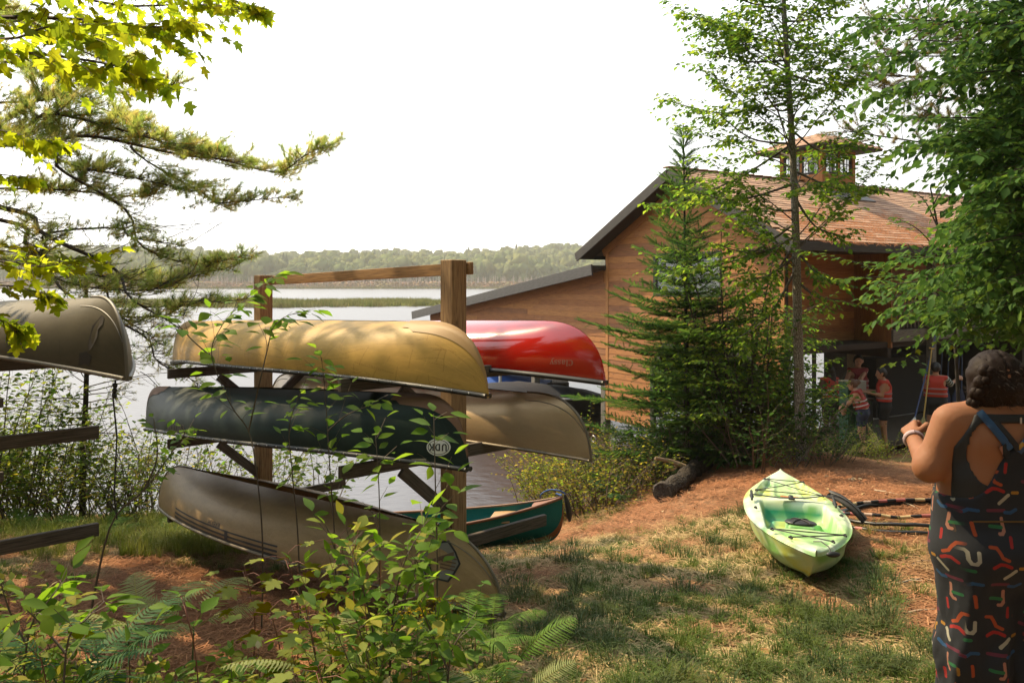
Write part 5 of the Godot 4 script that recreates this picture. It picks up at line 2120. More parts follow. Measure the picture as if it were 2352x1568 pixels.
func build_pine() -> void:
	rng.seed = 53
	var base := on(-8.6, 8.6)
	var t := thing("pine_tree", "large white pine whose long boughs reach in from the left edge", "tree", base)
	var bark := mat(Color.WHITE, .95, false, ntex(256, .04, [[0.0, lin(.03, .025, .02)], [1.0, lin(.14, .11, .09)]], 15))
	bark.uv1_scale = Vector3(1, 3, 1)
	var tp := smooth([base - Vector3(0, .3, 0), base + Vector3(.05, 3, 0), base + Vector3(-.05, 7, .1), base + Vector3(0, 12, 0)], 4)
	var trunk := MB.new()
	trunk.tube(tp, taper(tp.size(), .24, .06), 12, 1.0)
	put("trunk", trunk, bark, t).position = -base
	var wood := MB.new()
	var xs := [[], []]
	# boughs: image polyline, depths, root radius, twig length, needle density
	var boughs := [
		[[-420, 420, 0, 330, 200, 318, 380, 345, 520, 372, 640, 388, 752, 342], 10.2, .030, .9, 1.0],
		[[-420, 400, -50, 300, 120, 270, 260, 290, 380, 330, 470, 350], 9.6, .028, .9, 1.1],
		[[300, 335, 420, 420, 520, 470, 655, 446], 10.0, .014, .7, 1.0],
		[[-420, 260, -60, 130, 120, 185, 280, 208, 425, 203], 10.8, .024, .75, .8],
		[[-420, 320, 0, 230, 120, 225, 240, 250, 330, 285], 9.9, .020, .7, .9],
		[[130, 372, 240, 452, 330, 552, 420, 605, 585, 588], 9.4, .020, .55, .75],
		[[-420, 420, -30, 470, 110, 530, 230, 610, 330, 690, 400, 770], 9.0, .040, .6, .35],
		[[-420, 470, -30, 500, 80, 560, 200, 650, 290, 720, 345, 800], 9.3, .034, .6, .35],
		[[-300, 640, 20, 590, 120, 545, 240, 520, 330, 548, 400, 562], 9.1, .020, .5, .5],
		[[-420, 470, 0, 430, 150, 440, 300, 447, 380, 432], 9.8, .018, .6, .7],
		[[-420, 540, -20, 560, 150, 640, 300, 668, 420, 640, 470, 600], 9.2, .018, .6, .55],
		[[-300, 560, 0, 600, 160, 660, 300, 770, 390, 830, 440, 900], 8.8, .022, .6, .45],
		[[150, 620, 280, 640, 400, 650, 520, 610], 9.6, .012, .6, .8],
		[[200, 700, 330, 730, 430, 700, 540, 690], 9.4, .010, .5, .7],
		[[-420, 150, -100, 40, 60, 60, 200, 120, 330, 150], 10.4, .022, .7, .8],
		[[-420, 330, -60, 300, 60, 330, 160, 380, 260, 400, 420, 430], 9.3, .02, .8, 1.0],
	]
	for b in boughs:
		var p := img(b[0], b[1])
		for i in p.size():
			p[i] += Vector3(0, 0, .25 * sin(i * .9))
		wood.tube(p, taper(p.size(), b[2], .004), 6, 2.0, false)
		var l := plen(p)
		var n := int(l * (26.0 if b[4] > .6 else 19.0))
		for i in n:
			var s := .12 + .88 * (i + rng.randf()) / n
			var q := along(p, s)
			if q.x / -q.z < -.75:
				continue
			var tg := tang(p, s)
			var sd := tg.cross(Vector3.UP).normalized() * (1.0 if i % 2 else -1.0)
			var dd := (tg * rng.randf_range(.6, 1.1) + sd * rng.randf_range(.3, .9) + Vector3(0, rng.randf_range(-.25, .45), 0)).normalized()
			var tl: float = b[3] * rng.randf_range(.3, 1.0) * (1.0 - .6 * s)
			var tw := grow(q, dd, tl, 5, .16, .22)
			wood.tube(tw, taper(6, .005, .0022), 3, 2.0, false)
			var m := int(tl * 15.0 * b[4]) + (2 if b[4] > .5 else 1)
			for j in m:
				var u := .45 + .55 * (j + 1.0) / m
				var dir := (tang(tw, u) + rv(.6) + Vector3(0, .3, 0)).normalized()
				var oo := along(tw, u)
				if rng.randf() < .45:
					oo += rv(.05)
				xs[j % 2].append(Transform3D(bas(dir, Vector3.UP).scaled(Vector3.ONE * rng.randf_range(.75, 1.2)), oo))
	# bare dead twigs low on the crown
	for i in 60:
		var o := W(rng.randf_range(120, 420), rng.randf_range(480, 860), rng.randf_range(8.6, 9.8))
		var q := grow(o, Vector3(rng.randf_range(.2, 1), rng.randf_range(-.4, .6), rng.randf_range(-.5, .5)), rng.randf_range(.3, .9), 7, .22, .1)
		wood.tube(q, taper(8, .006, .0015), 3, 2.0, false)
		for k in 3:
			var r := grow(along(q, .3 + .2 * k), tang(q, .5) + rv(.8), .3, 4, .2, .1)
			wood.tube(r, taper(5, .003, .001), 3, 2.0, false)
	# upper crown, above the frame, whose shade falls on the rack and the grass
	for i in 13:
		var a := rng.randf_range(-.4, .25)
		var yy := rng.randf_range(4.8, 8.0)
		var l := rng.randf_range(2.2, 4.6)
		var o := Vector3(base.x, base.y + yy, base.z)
		var p := grow(o, Vector3(cos(a), .15, sin(a)), l, 8, .08, .1)
		wood.tube(p, taper(9, .05, .008), 6, 1.0, false)
		for j in int(l * 7):
			var s := .3 + .7 * rng.randf()
			var tw := grow(along(p, s), tang(p, s) + rv(.9), rng.randf_range(.3, .8), 4, .15, .2)
			for k in 7:
				xs[k % 2].append(Transform3D(bas(tang(tw, .3 + .1 * k) + rv(.5), Vector3.UP).scaled(Vector3.ONE * 1.5), along(tw, .3 + .1 * k)))
	var wp := put("boughs", wood, mat(lin(.055, .042, .033), .95), t)
	wp.position = -base
	for k in 2:
		for i in xs[k].size():
			xs[k][i].origin -= base
		mass(t, "needles", xs[k], tuft_pine(30, .105, k + 3), [Color(.38, .46, .15), Color(.48, .50, .19), Color(.60, .51, .26), Color(.27, .38, .12)], M.needle)

func build_maple() -> void:
	rng.seed = 54
	var base := on(-4.6, 2.6)
	var t := thing("maple_tree", "maple with broad yellow-green sunlit leaves hanging in at the upper left", "tree", base)
	var trunk := MB.new()
	trunk.tube(smooth([base - Vector3(0, .2, 0), base + Vector3(.1, 2, -.1), base + Vector3(.05, 4, 0), base + Vector3(.2, 7, 0)], 4), taper(13, .13, .05), 10, 1.0)
	put("trunk", trunk, M.bark, t).position = -base
	var wood := MB.new()
	var xs := []
	var lm := func(a: Array, d, r: float, twig: float, gap: float, leaf: float, droop: float) -> void:
		var p := img(a, d)
		p.insert(0, Vector3(base.x + .1, p[0].y + .25, base.z))
		spray(wood, xs, p, r, {"twig": twig, "twig_gap": gap, "gap": leaf * .50, "leaf": leaf * .64, "droop": droop, "grav": -.3, "bare": .25, "from": .15, "flat": .7, "spread": .35})
	lm.call([-260, 60, 0, 40, 180, 45, 330, 62, 430, 55], 3.5, .013, .50, .085, .10, .8)
	lm.call([-260, 130, 0, 120, 140, 130, 260, 150, 320, 170], 3.3, .010, .44, .09, .105, .9)
	lm.call([-200, -60, 100, -20, 280, 12, 420, 10, 520, 14], 3.8, .010, .40, .09, .085, .8)
	lm.call([380, -20, 480, -14, 560, 8, 600, 20], 3.9, .004, .14, .06, .075, .8)
	lm.call([-260, 40, 0, 90, 120, 60, 240, 95], 3.0, .008, .42, .10, .11, .9)
	lm.call([-260, -120, -20, -70, 200, -60, 420, -70], 3.5, .012, .5, .09, .10, .8)
	lm.call([-200, 300, 0, 300, 70, 320, 118, 322], 3.2, .005, .2, .095, .08, .9)
	lm.call([-200, 380, 0, 400, 60, 410], 3.1, .004, .14, .12, .075, .8)
	lm.call([-260, 600, 0, 600, 90, 612, 160, 600, 215, 590], 2.9, .005, .2, .11, .075, .3)
	lm.call([-260, 660, 0, 655, 80, 670, 120, 682], 2.8, .004, .13, .13, .07, .3)
	lm.call([-260, 560, 0, 575, 60, 590, 110, 610], 3.1, .004, .2, .10, .075, .3)
	lm.call([-200, 720, 0, 735, 40, 760], 2.8, .003, .1, .08, .08, .5)
	# the rest of the crown, above and behind the frame edge
	for i in 14:
		var o := base + Vector3(.1, rng.randf_range(3.6, 7.0), 0)
		var a := rng.randf_range(.4, 3.0)
		var p := grow(o, Vector3(cos(a), .25, sin(a)), rng.randf_range(1.6, 3.2), 7, .08, .1)
		spray(wood, xs, p, .02, {"twig": .8, "twig_gap": .16, "gap": .10, "leaf": .11, "droop": .5, "bare": .2})
	put("limbs", wood, mat(lin(.055, .04, .032), .9), t).position = -base
	for i in xs.size():
		xs[i].origin -= base
	leaves_of(t, xs, M.me_maple, M.maple_near, 300)

func build_right_trees() -> void:
	rng.seed = 55
	var base := on(5.0, 6.6)
	var t := thing("leafy_tree", "dense dark green leafy tree filling the right edge", "tree", base)
	var trunk := MB.new()
	trunk.tube(smooth([base - Vector3(0, .2, 0), base + Vector3(-.1, 2, 0), base + Vector3(.05, 4, .1), base + Vector3(-.1, 8, 0)], 4), taper(13, .11, .03), 10, 1.0)
	put("trunk", trunk, M.bark, t).position = -base
	var wood := MB.new()
	var xs := []
	var o := {"twig": .75, "twig_gap": .052, "gap": .036, "leaf": .085, "droop": .5, "lift": .0, "grav": -.25, "spread": .35, "bare": .12}
	for e in [[90, 1965, 40, 6.2], [170, 1990, 130, 6.6], [230, 2010, 215, 6.0], [160, 2080, 90, 5.8], [60, 2130, -20, 6.4], [300, 2080, 270, 6.7], [250, 2150, 180, 5.6], [330, 2140, 320, 6.2], [400, 2170, 380, 6.6], [380, 2210, 300, 5.7], [470, 2230, 450, 6.0], [200, 2260, 250, 7.2], [520, 2220, 520, 6.6], [560, 2250, 560, 5.8], [450, 2290, 420, 5.4], [610, 2200, 600, 7.2], [650, 2130, 640, 6.4], [700, 2160, 720, 6.2], [640, 2070, 590, 7.0], [690, 2080, 700, 6.8], [760, 2230, 760, 6.6], [0, 2220, -120, 6.0], [-80, 2100, -160, 6.5], [350, 2300, 340, 7.6], [120, 2300, 60, 5.4], [520, 2330, 500, 7.0], [620, 2310, 640, 5.6], [700, 2300, 690, 7.4], [30, 2320, -40, 7.2], [290, 2350, 200, 6.2], [560, 2180, 545, 7.8], [610, 2270, 590, 8.2], [480, 2260, 470, 8.0], [400, 2330, 390, 5.2], [250, 2230, 120, 8.0], [720, 2020, 655, 7.4]]:
		var a := Vector3(base.x - .05, W(0, e[0], 6.6).y, base.z + rng.randf_range(-.05, .05))
		var b := W(e[1], e[2], e[3])
		var p := smooth([a, a.lerp(b, .5) + Vector3(0, .12, 0) + rv(.08), b], 5)
		spray(wood, xs, p, .014, o)
	for i in 24:                                     # crown over and behind the frame edge
		var a := rng.randf() * TAU
		var p := grow(base + Vector3(0, rng.randf_range(3.4, 8.0), 0), Vector3(cos(a), .3, sin(a)), rng.randf_range(1.2, 2.6), 6, .1, .1)
		spray(wood, xs, p, .018, {"twig": .7, "twig_gap": .13, "gap": .08, "leaf": .09, "droop": .5})
	for i in 64:
		var b := W(rng.randf_range(2160, 2420), rng.randf_range(-60, 760) if i < 30 else rng.randf_range(330, 780), rng.randf_range(5.4, 8.6))
		var q := base + Vector3(-.05, b.y - base.y + rng.randf_range(-.4, .6), 0)
		spray(wood, xs, smooth([q, q.lerp(b, .5) + Vector3(0, .12, 0) + rv(.1), b], 5), .012, o)
	put("limbs", wood, mat(lin(.05, .04, .033), .9), t).position = -base
	for i in xs.size():
		xs[i].origin -= base
	leaves_of(t, xs, M.me_oval.slice(0, 2), M.dark, 300)
	# understory maple with level sprays
	var d := 8.6
	var b2 := on(W(2212, 0, d).x, d)
	t = thing("understory_maple", "thin dark stemmed young maple with level sprays of leaves before the porch", "tree", b2)
	wood = MB.new()
	xs = []
	var sp := smooth([b2 - Vector3(0, .1, 0), W(2196, 800, d), W(2185, 680, d), W(2160, 550, d), W(2138, 430, d)], 4)
	wood.tube(sp, taper(sp.size(), .022, .008), 7, 2.0)
	for e in [[.42, 1985, 690, 8.2], [.46, 1850, 575, 8.8], [.50, 2000, 600, 8.3], [.52, 1930, 640, 9.0], [.58, 2060, 580, 8.8], [.45, 2080, 660, 8.0], [.40, 2100, 730, 8.6], [.48, 2330, 640, 8.4], [.55, 2300, 560, 8.8], [.36, 2320, 720, 8.2], [.66, 2060, 500, 8.5], [.70, 2260, 480, 8.4], [.8, 2100, 440, 8.8], [.9, 2200, 400, 8.6], [.38, 2010, 742, 8.4], [.34, 2270, 790, 8.9], [.33, 2080, 830, 8.2]]:
		var a := along(sp, e[0])
		var b := W(e[1], e[2], e[3])
		spray(wood, xs, smooth([a, a.lerp(b, .5) + Vector3(0, .08, 0), b], 5), .009, {"twig": .42, "twig_gap": .10, "gap": .055, "leaf": .075, "droop": .25, "lift": 0.0, "grav": -.1, "spread": .12, "bare": .25, "flat": 2.2})
	put("stem", wood, mat(lin(.03, .025, .02), .9), t).position = -b2
	for i in xs.size():
		xs[i].origin -= b2
	leaves_of(t, xs, M.me_maple, [M.dark[1], M.dark[3], M.birch[1], M.birch[2], M.dark[0]], 300)
	# pine behind them
	var pb := on(12.5, 15.0)
	t = thing("pine_tree", "pine with pale dry needles behind the leafy tree at the upper right", "tree", pb)
	var pw := MB.new()
	pw.tube(smooth([pb, pb + Vector3(0, 6, 0), pb + Vector3(0, 12, 0)], 4), taper(9, .2, .05), 8, 1.0)
	var px := []
	for e in [[40, 2010, 62], [120, 2030, 120], [190, 1985, 170], [250, 2050, 205], [100, 2120, 60], [310, 2120, 250], [380, 1940, 300]]:
		var p := img([2750, e[0] + 20, 2400, e[0], 2200, (e[0] + e[2]) * .5, e[1], e[2]], [15.0, 14.0, 13.2, 12.6])
		pw.tube(p, taper(p.size(), .04, .008), 5, 1.0, false)
		for j in int(plen(p) * 9):
			var s := .35 + .65 * rng.randf()
			var tw := grow(along(p, s), tang(p, s) + rv(.8), rng.randf_range(.25, .7), 4, .15, .2)
			pw.tube(tw, taper(5, .006, .002), 3, 2.0, false)
			for k in 6:
				px.append(Transform3D(bas(tang(tw, .4 + .1 * k) + rv(.5), Vector3.UP).scaled(Vector3.ONE * 1.3), along(tw, .4 + .1 * k) - pb))
	put("boughs", pw, mat(lin(.06, .045, .036), .95), t).position = -pb
	mass(t, "needles", px, tuft_pine(26, .085, 9), [Color(.22, .20, .09), Color(.26, .19, .11), Color(.15, .17, .06)], M.needle)

func build_shore_trees() -> void:
	rng.seed = 56
	# bare little pine on the left shore
	var d := 10.0
	var b := on(W(188, 0, d).x, d)
	var t := thing("young_pine", "thin bare trunked young pine standing at the left shore before the water", "tree", b)
	var wood := MB.new()
	var tp := smooth([b - Vector3(0, .1, 0), W(190, 1050, d), W(196, 920, d), W(199, 780, d), W(196, 640, d)], 4)
	wood.tube(tp, taper(tp.size(), .045, .02), 8, 2.0)
	var xs := [[], []]
	for i in 42:
		var s := .28 + .68 * i / 42.0
		var a := rng.randf() * TAU
		var p := grow(along(tp, s), Vector3(cos(a), .15, sin(a)), rng.randf_range(.4, 1.25) * (1.15 - s * .5), 7, .14, -.1)
		wood.tube(p, taper(8, .008, .002), 4, 2.0, false)
		for k in 6:
			var u := .3 + .11 * k
			var tw := grow(along(p, u), tang(p, u) + rv(.8), rng.randf_range(.12, .4), 4, .2, .1)
			wood.tube(tw, taper(5, .003, .001), 3, 2.0, false)
			for j in 3:
				if rng.randf() < .62:
					xs[j % 2].append(Transform3D(bas(tang(tw, .6 + .13 * j) + rv(.4), Vector3.UP).scaled(Vector3.ONE * rng.randf_range(.55, .9)), along(tw, .6 + .13 * j) - b))
	put("trunk", wood, mat(lin(.04, .033, .028), .95), t).position = -b
	for k in 2:
		mass(t, "needles", xs[k], tuft_pine(20, .075, k + 20), [Color(.20, .20, .06), Color(.13, .17, .05), Color(.24, .19, .07)], M.needle)
	# leafy saplings at the left edge
	for e in [[40, 9.2, 1.9, "leafy sapling at the left edge under the olive canoe"], [110, 9.8, 1.7, "small leafed sapling left of the thin bare pine"], [-60, 8.8, 2.3, "sapling half outside the left edge, under the olive canoe"], [290, 10.6, 1.2, "low sapling right of the thin bare pine"]]:
		var q := on(W(e[0], 0, e[1]).x, e[1])
		t = thing("shore_sapling", e[3], "sapling", q)
		var w2 := MB.new()
		var lx := []
		for k in 6:
			var a := rng.randf() * TAU
			var p := grow(Vector3(cos(a), 0, sin(a)) * .15, Vector3(cos(a) * .25, 1, sin(a) * .25), e[2] * rng.randf_range(.7, 1.1), 8, .08, 0)
			spray(w2, lx, p, .010, {"twig": .6, "twig_gap": .07, "gap": .04, "leaf": .08, "droop": .4, "bare": .1})
		put("stems", w2, M.stem, t)
		var nearer := []
		var far := []
		for i in lx.size():
			(nearer if i % 6 == 0 else far).append(lx[i])
		leaves_of(t, nearer, [M.me_oval[1]], [M.birch[1], M.birch[2], M.sapling[4]], 120)
		mass(t, "foliage", far, M.me_small, [Color(.10, .17, .03), Color(.17, .24, .035), Color(.26, .28, .04), Color(.07, .13, .03)], M.any_leaf)
# ---------------------------------------------------------------- shrubs, ferns, saplings, grass
func bush(called: String, seed_: int, r: float, h: float, n: int, leaf: float, cols: Array) -> Node3D:
	rng.seed = seed_
	var t := thing(called, "", "shrub")
	var wood := MB.new()
	var xs := []
	for k in n:
		var a := rng.randf() * TAU
		var q := sqrt(rng.randf()) * r * .7
		var p := grow(Vector3(cos(a) * q, 0, sin(a) * q), Vector3(cos(a) * .5, 1.0, sin(a) * .5) + rv(.25), h * rng.randf_range(.55, 1.05), 6, .12, -.1)
		spray(wood, xs, p, .007, {"twig": .45, "twig_gap": .10, "gap": leaf * .75, "leaf": leaf, "droop": .35, "bare": .12, "spread": .5, "sides": 4})
	put("stems", wood, M.stem, t)
	mass(t, "foliage", xs, M.me_small, cols, M.any_leaf, .35)
	return t

func bracken(seed_: int, n: int, size: float, m: Material, meshes: Array, label := "", group := "") -> Node3D:
	rng.seed = seed_
	var t := thing("fern", label, "fern", Vector3.ZERO, 0, group)
	for k in n:
		var a := TAU * k / n + rng.randf_range(-.4, .4)
		var f := put("frond", meshes[k % meshes.size()], m, t)
		var s := size * rng.randf_range(.7, 1.15)
		f.transform = Transform3D(Basis(Vector3.UP, a) * Basis(Vector3.BACK, rng.randf_range(.15, .65)) * Basis(Vector3.RIGHT, rng.randf_range(-.3, .3)), Vector3(cos(a), 0, -sin(a)) * .03).scaled_local(Vector3.ONE * s)
	return t

func set_at(o: Node3D, x: float, d: float, turn: float, s: float, label: String, group: String) -> void:
	o.transform = Transform3D(Basis(Vector3.UP, turn).scaled(Vector3(s, s, s)), on(x, d, -.02))
	tag(o, label, "", group)

func copy(o: Node3D, called: String) -> Node3D:
	var c: Node3D = o.duplicate()
	c.name = called
	add_child(c, true)
	return c

func build_bank() -> void:
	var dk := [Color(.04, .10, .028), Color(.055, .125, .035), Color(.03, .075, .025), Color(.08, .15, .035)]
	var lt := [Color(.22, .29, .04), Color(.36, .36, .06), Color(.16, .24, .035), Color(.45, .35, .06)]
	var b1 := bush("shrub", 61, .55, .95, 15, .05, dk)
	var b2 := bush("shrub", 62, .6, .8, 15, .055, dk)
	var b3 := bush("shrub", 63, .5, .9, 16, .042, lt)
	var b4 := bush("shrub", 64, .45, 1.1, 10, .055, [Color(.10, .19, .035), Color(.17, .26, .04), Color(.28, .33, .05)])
	var pro := [b1, b2, b3, b4]
	var used := [false, false, false, false]
	rng.seed = 65
	var spots := []
	for q in [[.95, 11.9, 2], [.55, 12.0, 2], [1.25, 11.2, 2], [1.0, 12.4, 2], [1.35, 12.4, 2], [.75, 12.6, 2], [1.5, 11.6, 2], [1.9, 13.2, 2], [1.15, 13.1, 2]]:
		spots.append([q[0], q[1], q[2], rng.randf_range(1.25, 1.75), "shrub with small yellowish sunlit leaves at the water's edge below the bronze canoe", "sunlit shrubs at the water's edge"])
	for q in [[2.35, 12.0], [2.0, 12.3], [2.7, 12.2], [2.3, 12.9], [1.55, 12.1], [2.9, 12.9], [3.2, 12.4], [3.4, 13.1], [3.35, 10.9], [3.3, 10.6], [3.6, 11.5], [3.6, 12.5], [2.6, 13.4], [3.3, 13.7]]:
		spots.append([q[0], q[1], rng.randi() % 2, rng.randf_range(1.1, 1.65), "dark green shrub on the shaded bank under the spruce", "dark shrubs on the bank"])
	for q in [[3.62, 10.15], [3.95, 10.3], [4.25, 10.7], [3.75, 12.9], [4.0, 12.3], [4.3, 13.2], [4.0, 13.6], [4.6, 13.0], [4.35, 12.5], [4.8, 13.8], [5.1, 13.5]]:
		spots.append([q[0], q[1], [0, 3][rng.randi() % 2], rng.randf_range(.6, .9), "dark shrub at the foot of the slender tree by the boathouse corner", "shrubs by the boathouse corner"])
	for q in [[5.45, 14.0], [5.8, 14.3], [6.2, 14.2], [5.6, 14.7], [6.0, 14.8], [6.45, 14.5], [6.6, 14.0]]:
		spots.append([q[0], q[1], 3, rng.randf_range(.5, .72), "low shrub with a few sunlit leaves before the boathouse doorway", "shrubs before the doorway"])
	for q in [[-6.2, 10.2], [-5.4, 10.4], [-4.8, 10.6], [-4.3, 10.9], [-5.9, 9.2], [-3.9, 11.1], [-6.8, 9.4], [-5.0, 9.7], [-3.4, 11.2], [-2.9, 11.4], [-7.4, 9.9], [-6.0, 10.8], [-5.2, 10.9], [-6.6, 10.2], [-4.5, 10.1], [-5.7, 9.8]]:
		spots.append([q[0], q[1], [3, 2, 3][rng.randi() % 3], rng.randf_range(1.1, 1.7), "green shrub on the left shore behind the empty rack arms", "shrubs on the left shore"])
	for s in spots:
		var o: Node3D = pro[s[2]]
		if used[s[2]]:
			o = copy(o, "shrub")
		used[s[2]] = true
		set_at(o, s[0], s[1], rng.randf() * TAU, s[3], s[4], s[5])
	for g in [["sunlit shrubs at the water's edge", "small yellowish sunlit shrub below the bronze canoe"], ["dark shrubs on the bank", "dark green shrub on the bank under the spruce"], ["shrubs by the boathouse corner", "dark shrub at the slender tree's foot"], ["shrubs before the doorway", "low sunlit-leaved shrub before the boathouse doorway"], ["shrubs on the left shore", "green shrub on the left shore behind the rack arms"]]:
		rank(g[0], g[1])
	# ferns
	var fm := [frond(22, 6, .42, 1).mesh(), frond(20, 6, .6, 2).mesh(), frond(24, 6, .5, 3).mesh()]
	M.frond = fm
	var fd := bracken(66, 6, .75, M.fern_dark, fm)
	var first := true
	for q in [[3.3, 11.5, 1.0], [3.35, 11.9, 1.1], [3.7, 12.0, .9], [3.1, 12.2, 1.3], [3.5, 12.3, 1.2], [4.1, 12.0, .8], [2.75, 11.8, 1.1], [1.6, 11.3, 1.0]]:
		var o: Node3D = fd if first else copy(fd, "fern")
		first = false
		set_at(o, q[0], q[1], rng.randf() * TAU, q[2], "dark green fern on the shaded bank above the log", "ferns on the shaded bank")
	var fl := bracken(67, 5, .55, M.fern, fm)
	first = true
	for q in [[-4.6, 8.9, .9], [-4.0, 9.2, .8], [-5.2, 8.6, 1.0], [-3.4, 9.4, .7], [-4.3, 8.5, .7], [-5.6, 9.0, .9], [-3.7, 8.9, .6]]:
		var o: Node3D = fl if first else copy(fl, "fern")
		first = false
		set_at(o, q[0], q[1], rng.randf() * TAU, q[2], "light green fern in the grass behind the empty rack arms at left", "ferns in the grass at left")
	rank("ferns on the shaded bank", "dark green fern on the bank above the log")
	rank("ferns in the grass at left", "light green fern in the left grass")

func sapling(label: String, stems: Array, d: float, leaf: float, o := {}) -> void:
	var p0 := W(stems[0][0], stems[0][1], d)
	var base := on(p0.x, d)
	var t := thing("sapling", label, "sapling", base)
	var xs := []
	for s in stems:
		var wood := MB.new()
		var a := []
		for i in range(0, s.size(), 2):
			a.append(W(s[i], s[i + 1], d + .05 * sin(i * 1.3)))
		if s == stems[0]:
			a[0] = base
		var p := smooth(a, 5)
		for i in p.size():
			p[i] -= base
		var q := {"twig": .44, "twig_gap": .05, "gap": leaf * .48, "leaf": leaf, "droop": .55, "bare": .4, "lift": .35, "grav": -.1, "spread": .45, "sides": 5}
		q.merge(o, true)
		spray(wood, xs, p, q.get("r", .006), q)
		put("stem", wood, o.get("bark", M.stem), t)
	var ms: Array = M.sapling.duplicate()
	ms.append(M.autumn[rng.randi() % 3])
	leaves_of(t, xs, M.me_oval, ms, 300)

func build_saplings() -> void:
	rng.seed = 70
	sapling("forked sapling with yellow-edged leaves in front of the yellow and green canoes", [[600, 1460, 602, 1240, 588, 1080, 570, 990, 530, 930, 486, 820, 504, 756, 560, 690, 622, 640], [570, 990, 586, 920, 600, 860, 614, 800, 628, 750, 660, 725, 712, 712], [486, 820, 440, 780, 400, 735]], 5.0, .112, {"bare": .42, "twig": .36, "twig_gap": .075})
	sapling("thin sapling with leaves high up in front of the dark green canoe", [[772, 1440, 768, 1240, 756, 1060, 748, 930, 738, 820], [752, 990, 800, 950, 870, 925]], 4.9, .10, {"bare": .3, "twig": .30, "twig_gap": .085})
	sapling("thin grey sapling left of centre before the green canoe", [[690, 1440, 684, 1240, 672, 1100, 664, 980, 690, 900]], 4.9, .09, {"bare": .45, "twig": .26, "twig_gap": .12})
	sapling("sapling with small drooping leaves before the white oval sticker", [[868, 1540, 872, 1300, 870, 1120, 862, 1000]], 4.4, .10, {"bare": .3, "twig": .26, "twig_gap": .085})
	sapling("straight dark stemmed sapling with large leaves below the oval sticker", [[1000, 1560, 1004, 1320, 1000, 1120, 996, 950]], 4.0, .115, {"bare": .3, "twig": .26, "twig_gap": .09, "r": .007})
	sapling("slanting sapling leaning right across the grass at left", [[192, 1296, 250, 1215, 330, 1125, 400, 1030, 430, 985], [330, 1125, 360, 1050, 352, 960]], 4.6, .075, {"bare": .45, "twig": .22, "twig_gap": .10, "r": .007})
	sapling("leafy sapling standing in front of the crest of the bottom canoe", [[890, 1620, 900, 1440, 925, 1300, 985, 1190], [900, 1440, 940, 1350, 965, 1290]], 3.4, .085, {"bare": .15, "twig": .30, "twig_gap": .07, "r": .006})
	sapling("low leafy sapling at the foot of the straight dark stemmed one", [[880, 1660, 860, 1480, 830, 1340, 800, 1250], [870, 1500, 920, 1400, 960, 1290]], 3.3, .08, {"bare": .15, "twig": .30, "twig_gap": .075, "r": .006})
	sapling("broad leaved sapling at the bottom, right of the fern fronds", [[1020, 1660, 1030, 1540, 1050, 1470, 1080, 1430], [1030, 1540, 990, 1450, 960, 1380]], 3.1, .08, {"bare": .15, "twig": .26, "twig_gap": .08, "r": .005})
	sapling("small sapling with pale undersides at lower left", [[300, 1660, 296, 1500, 290, 1420]], 3.2, .095, {"bare": .3, "twig": .16, "twig_gap": .10, "r": .004, "bark": M.stem_red})
	sapling("bent sapling with dark leaf at lower left centre", [[470, 1660, 450, 1520, 430, 1420, 415, 1370]], 3.1, .095, {"bare": .4, "twig": .14, "twig_gap": .12, "r": .004, "bark": M.stem_red})
	sapling("green sapling at the lower left edge", [[40, 1660, 60, 1480, 110, 1380, 150, 1330], [60, 1480, 20, 1400, -10, 1300]], 3.0, .11, {"bare": .2, "twig": .22, "twig_gap": .10, "r": .005})
	sapling("second sapling at the lower left edge with long dark leaves", [[140, 1660, 150, 1500, 200, 1420, 240, 1380], [150, 1500, 90, 1430, 60, 1400]], 2.8, .11, {"bare": .25, "twig": .2, "twig_gap": .12, "r": .005})
	# maple seedlings with upturned leaves
	for e in [[560, 1300, 4.3, .45, "maple seedling with flat yellow-green leaves on red stalks, left one"], [660, 1270, 4.2, .5, "maple seedling with flat yellow-green leaves on red stalks, right one"], [620, 1400, 3.7, .35, "low maple seedling with pale leaves below the red stalked ones"], [780, 1230, 4.3, .45, "maple seedling in front of the bottom canoe's stripes"], [700, 1390, 3.5, .3, "small maple seedling above the pale fern"], [90, 1500, 3.0, .4, "maple seedling at the lower left corner"], [730, 1530, 3.0, .3, "maple seedling at the bottom edge"]]:
		var top := W(e[0], e[1], e[2])
		var base := on(top.x + .05, e[2])
		var t := thing("maple_seedling", e[4], "seedling", base)
		var st := MB.new()
		var h := top - base
		st.tube(smooth([Vector3.ZERO, h * .5 + Vector3(.03, 0, 0), h], 4), taper(9, .004, .0025), 5)
		put("stem", st, M.stem_red, t)
		for k in 11:
			var a := k * 2.4
			var o := h * (.55 + .045 * k)
			var dir := Vector3(cos(a), .1, sin(a))
			var l := .07 + .07 * rng.randf()
			var pt := MB.new()
			pt.tube(pv([o, o + dir * l * .6 + Vector3(0, .015, 0), o + dir * l]), taper(3, .0018, .0014), 4)
			put("stalk", pt, M.stem_red, t)
			var lf := put("leaf", M.me_maple[k % 3], M.maple_near[k % 6] if k % 3 else M.herb[3], t)
			lf.transform = leaf_x(o + dir * l, dir + Vector3(0, -.15, 0), Vector3.UP + rv(.3), .10 * rng.randf_range(.7, 1.15))
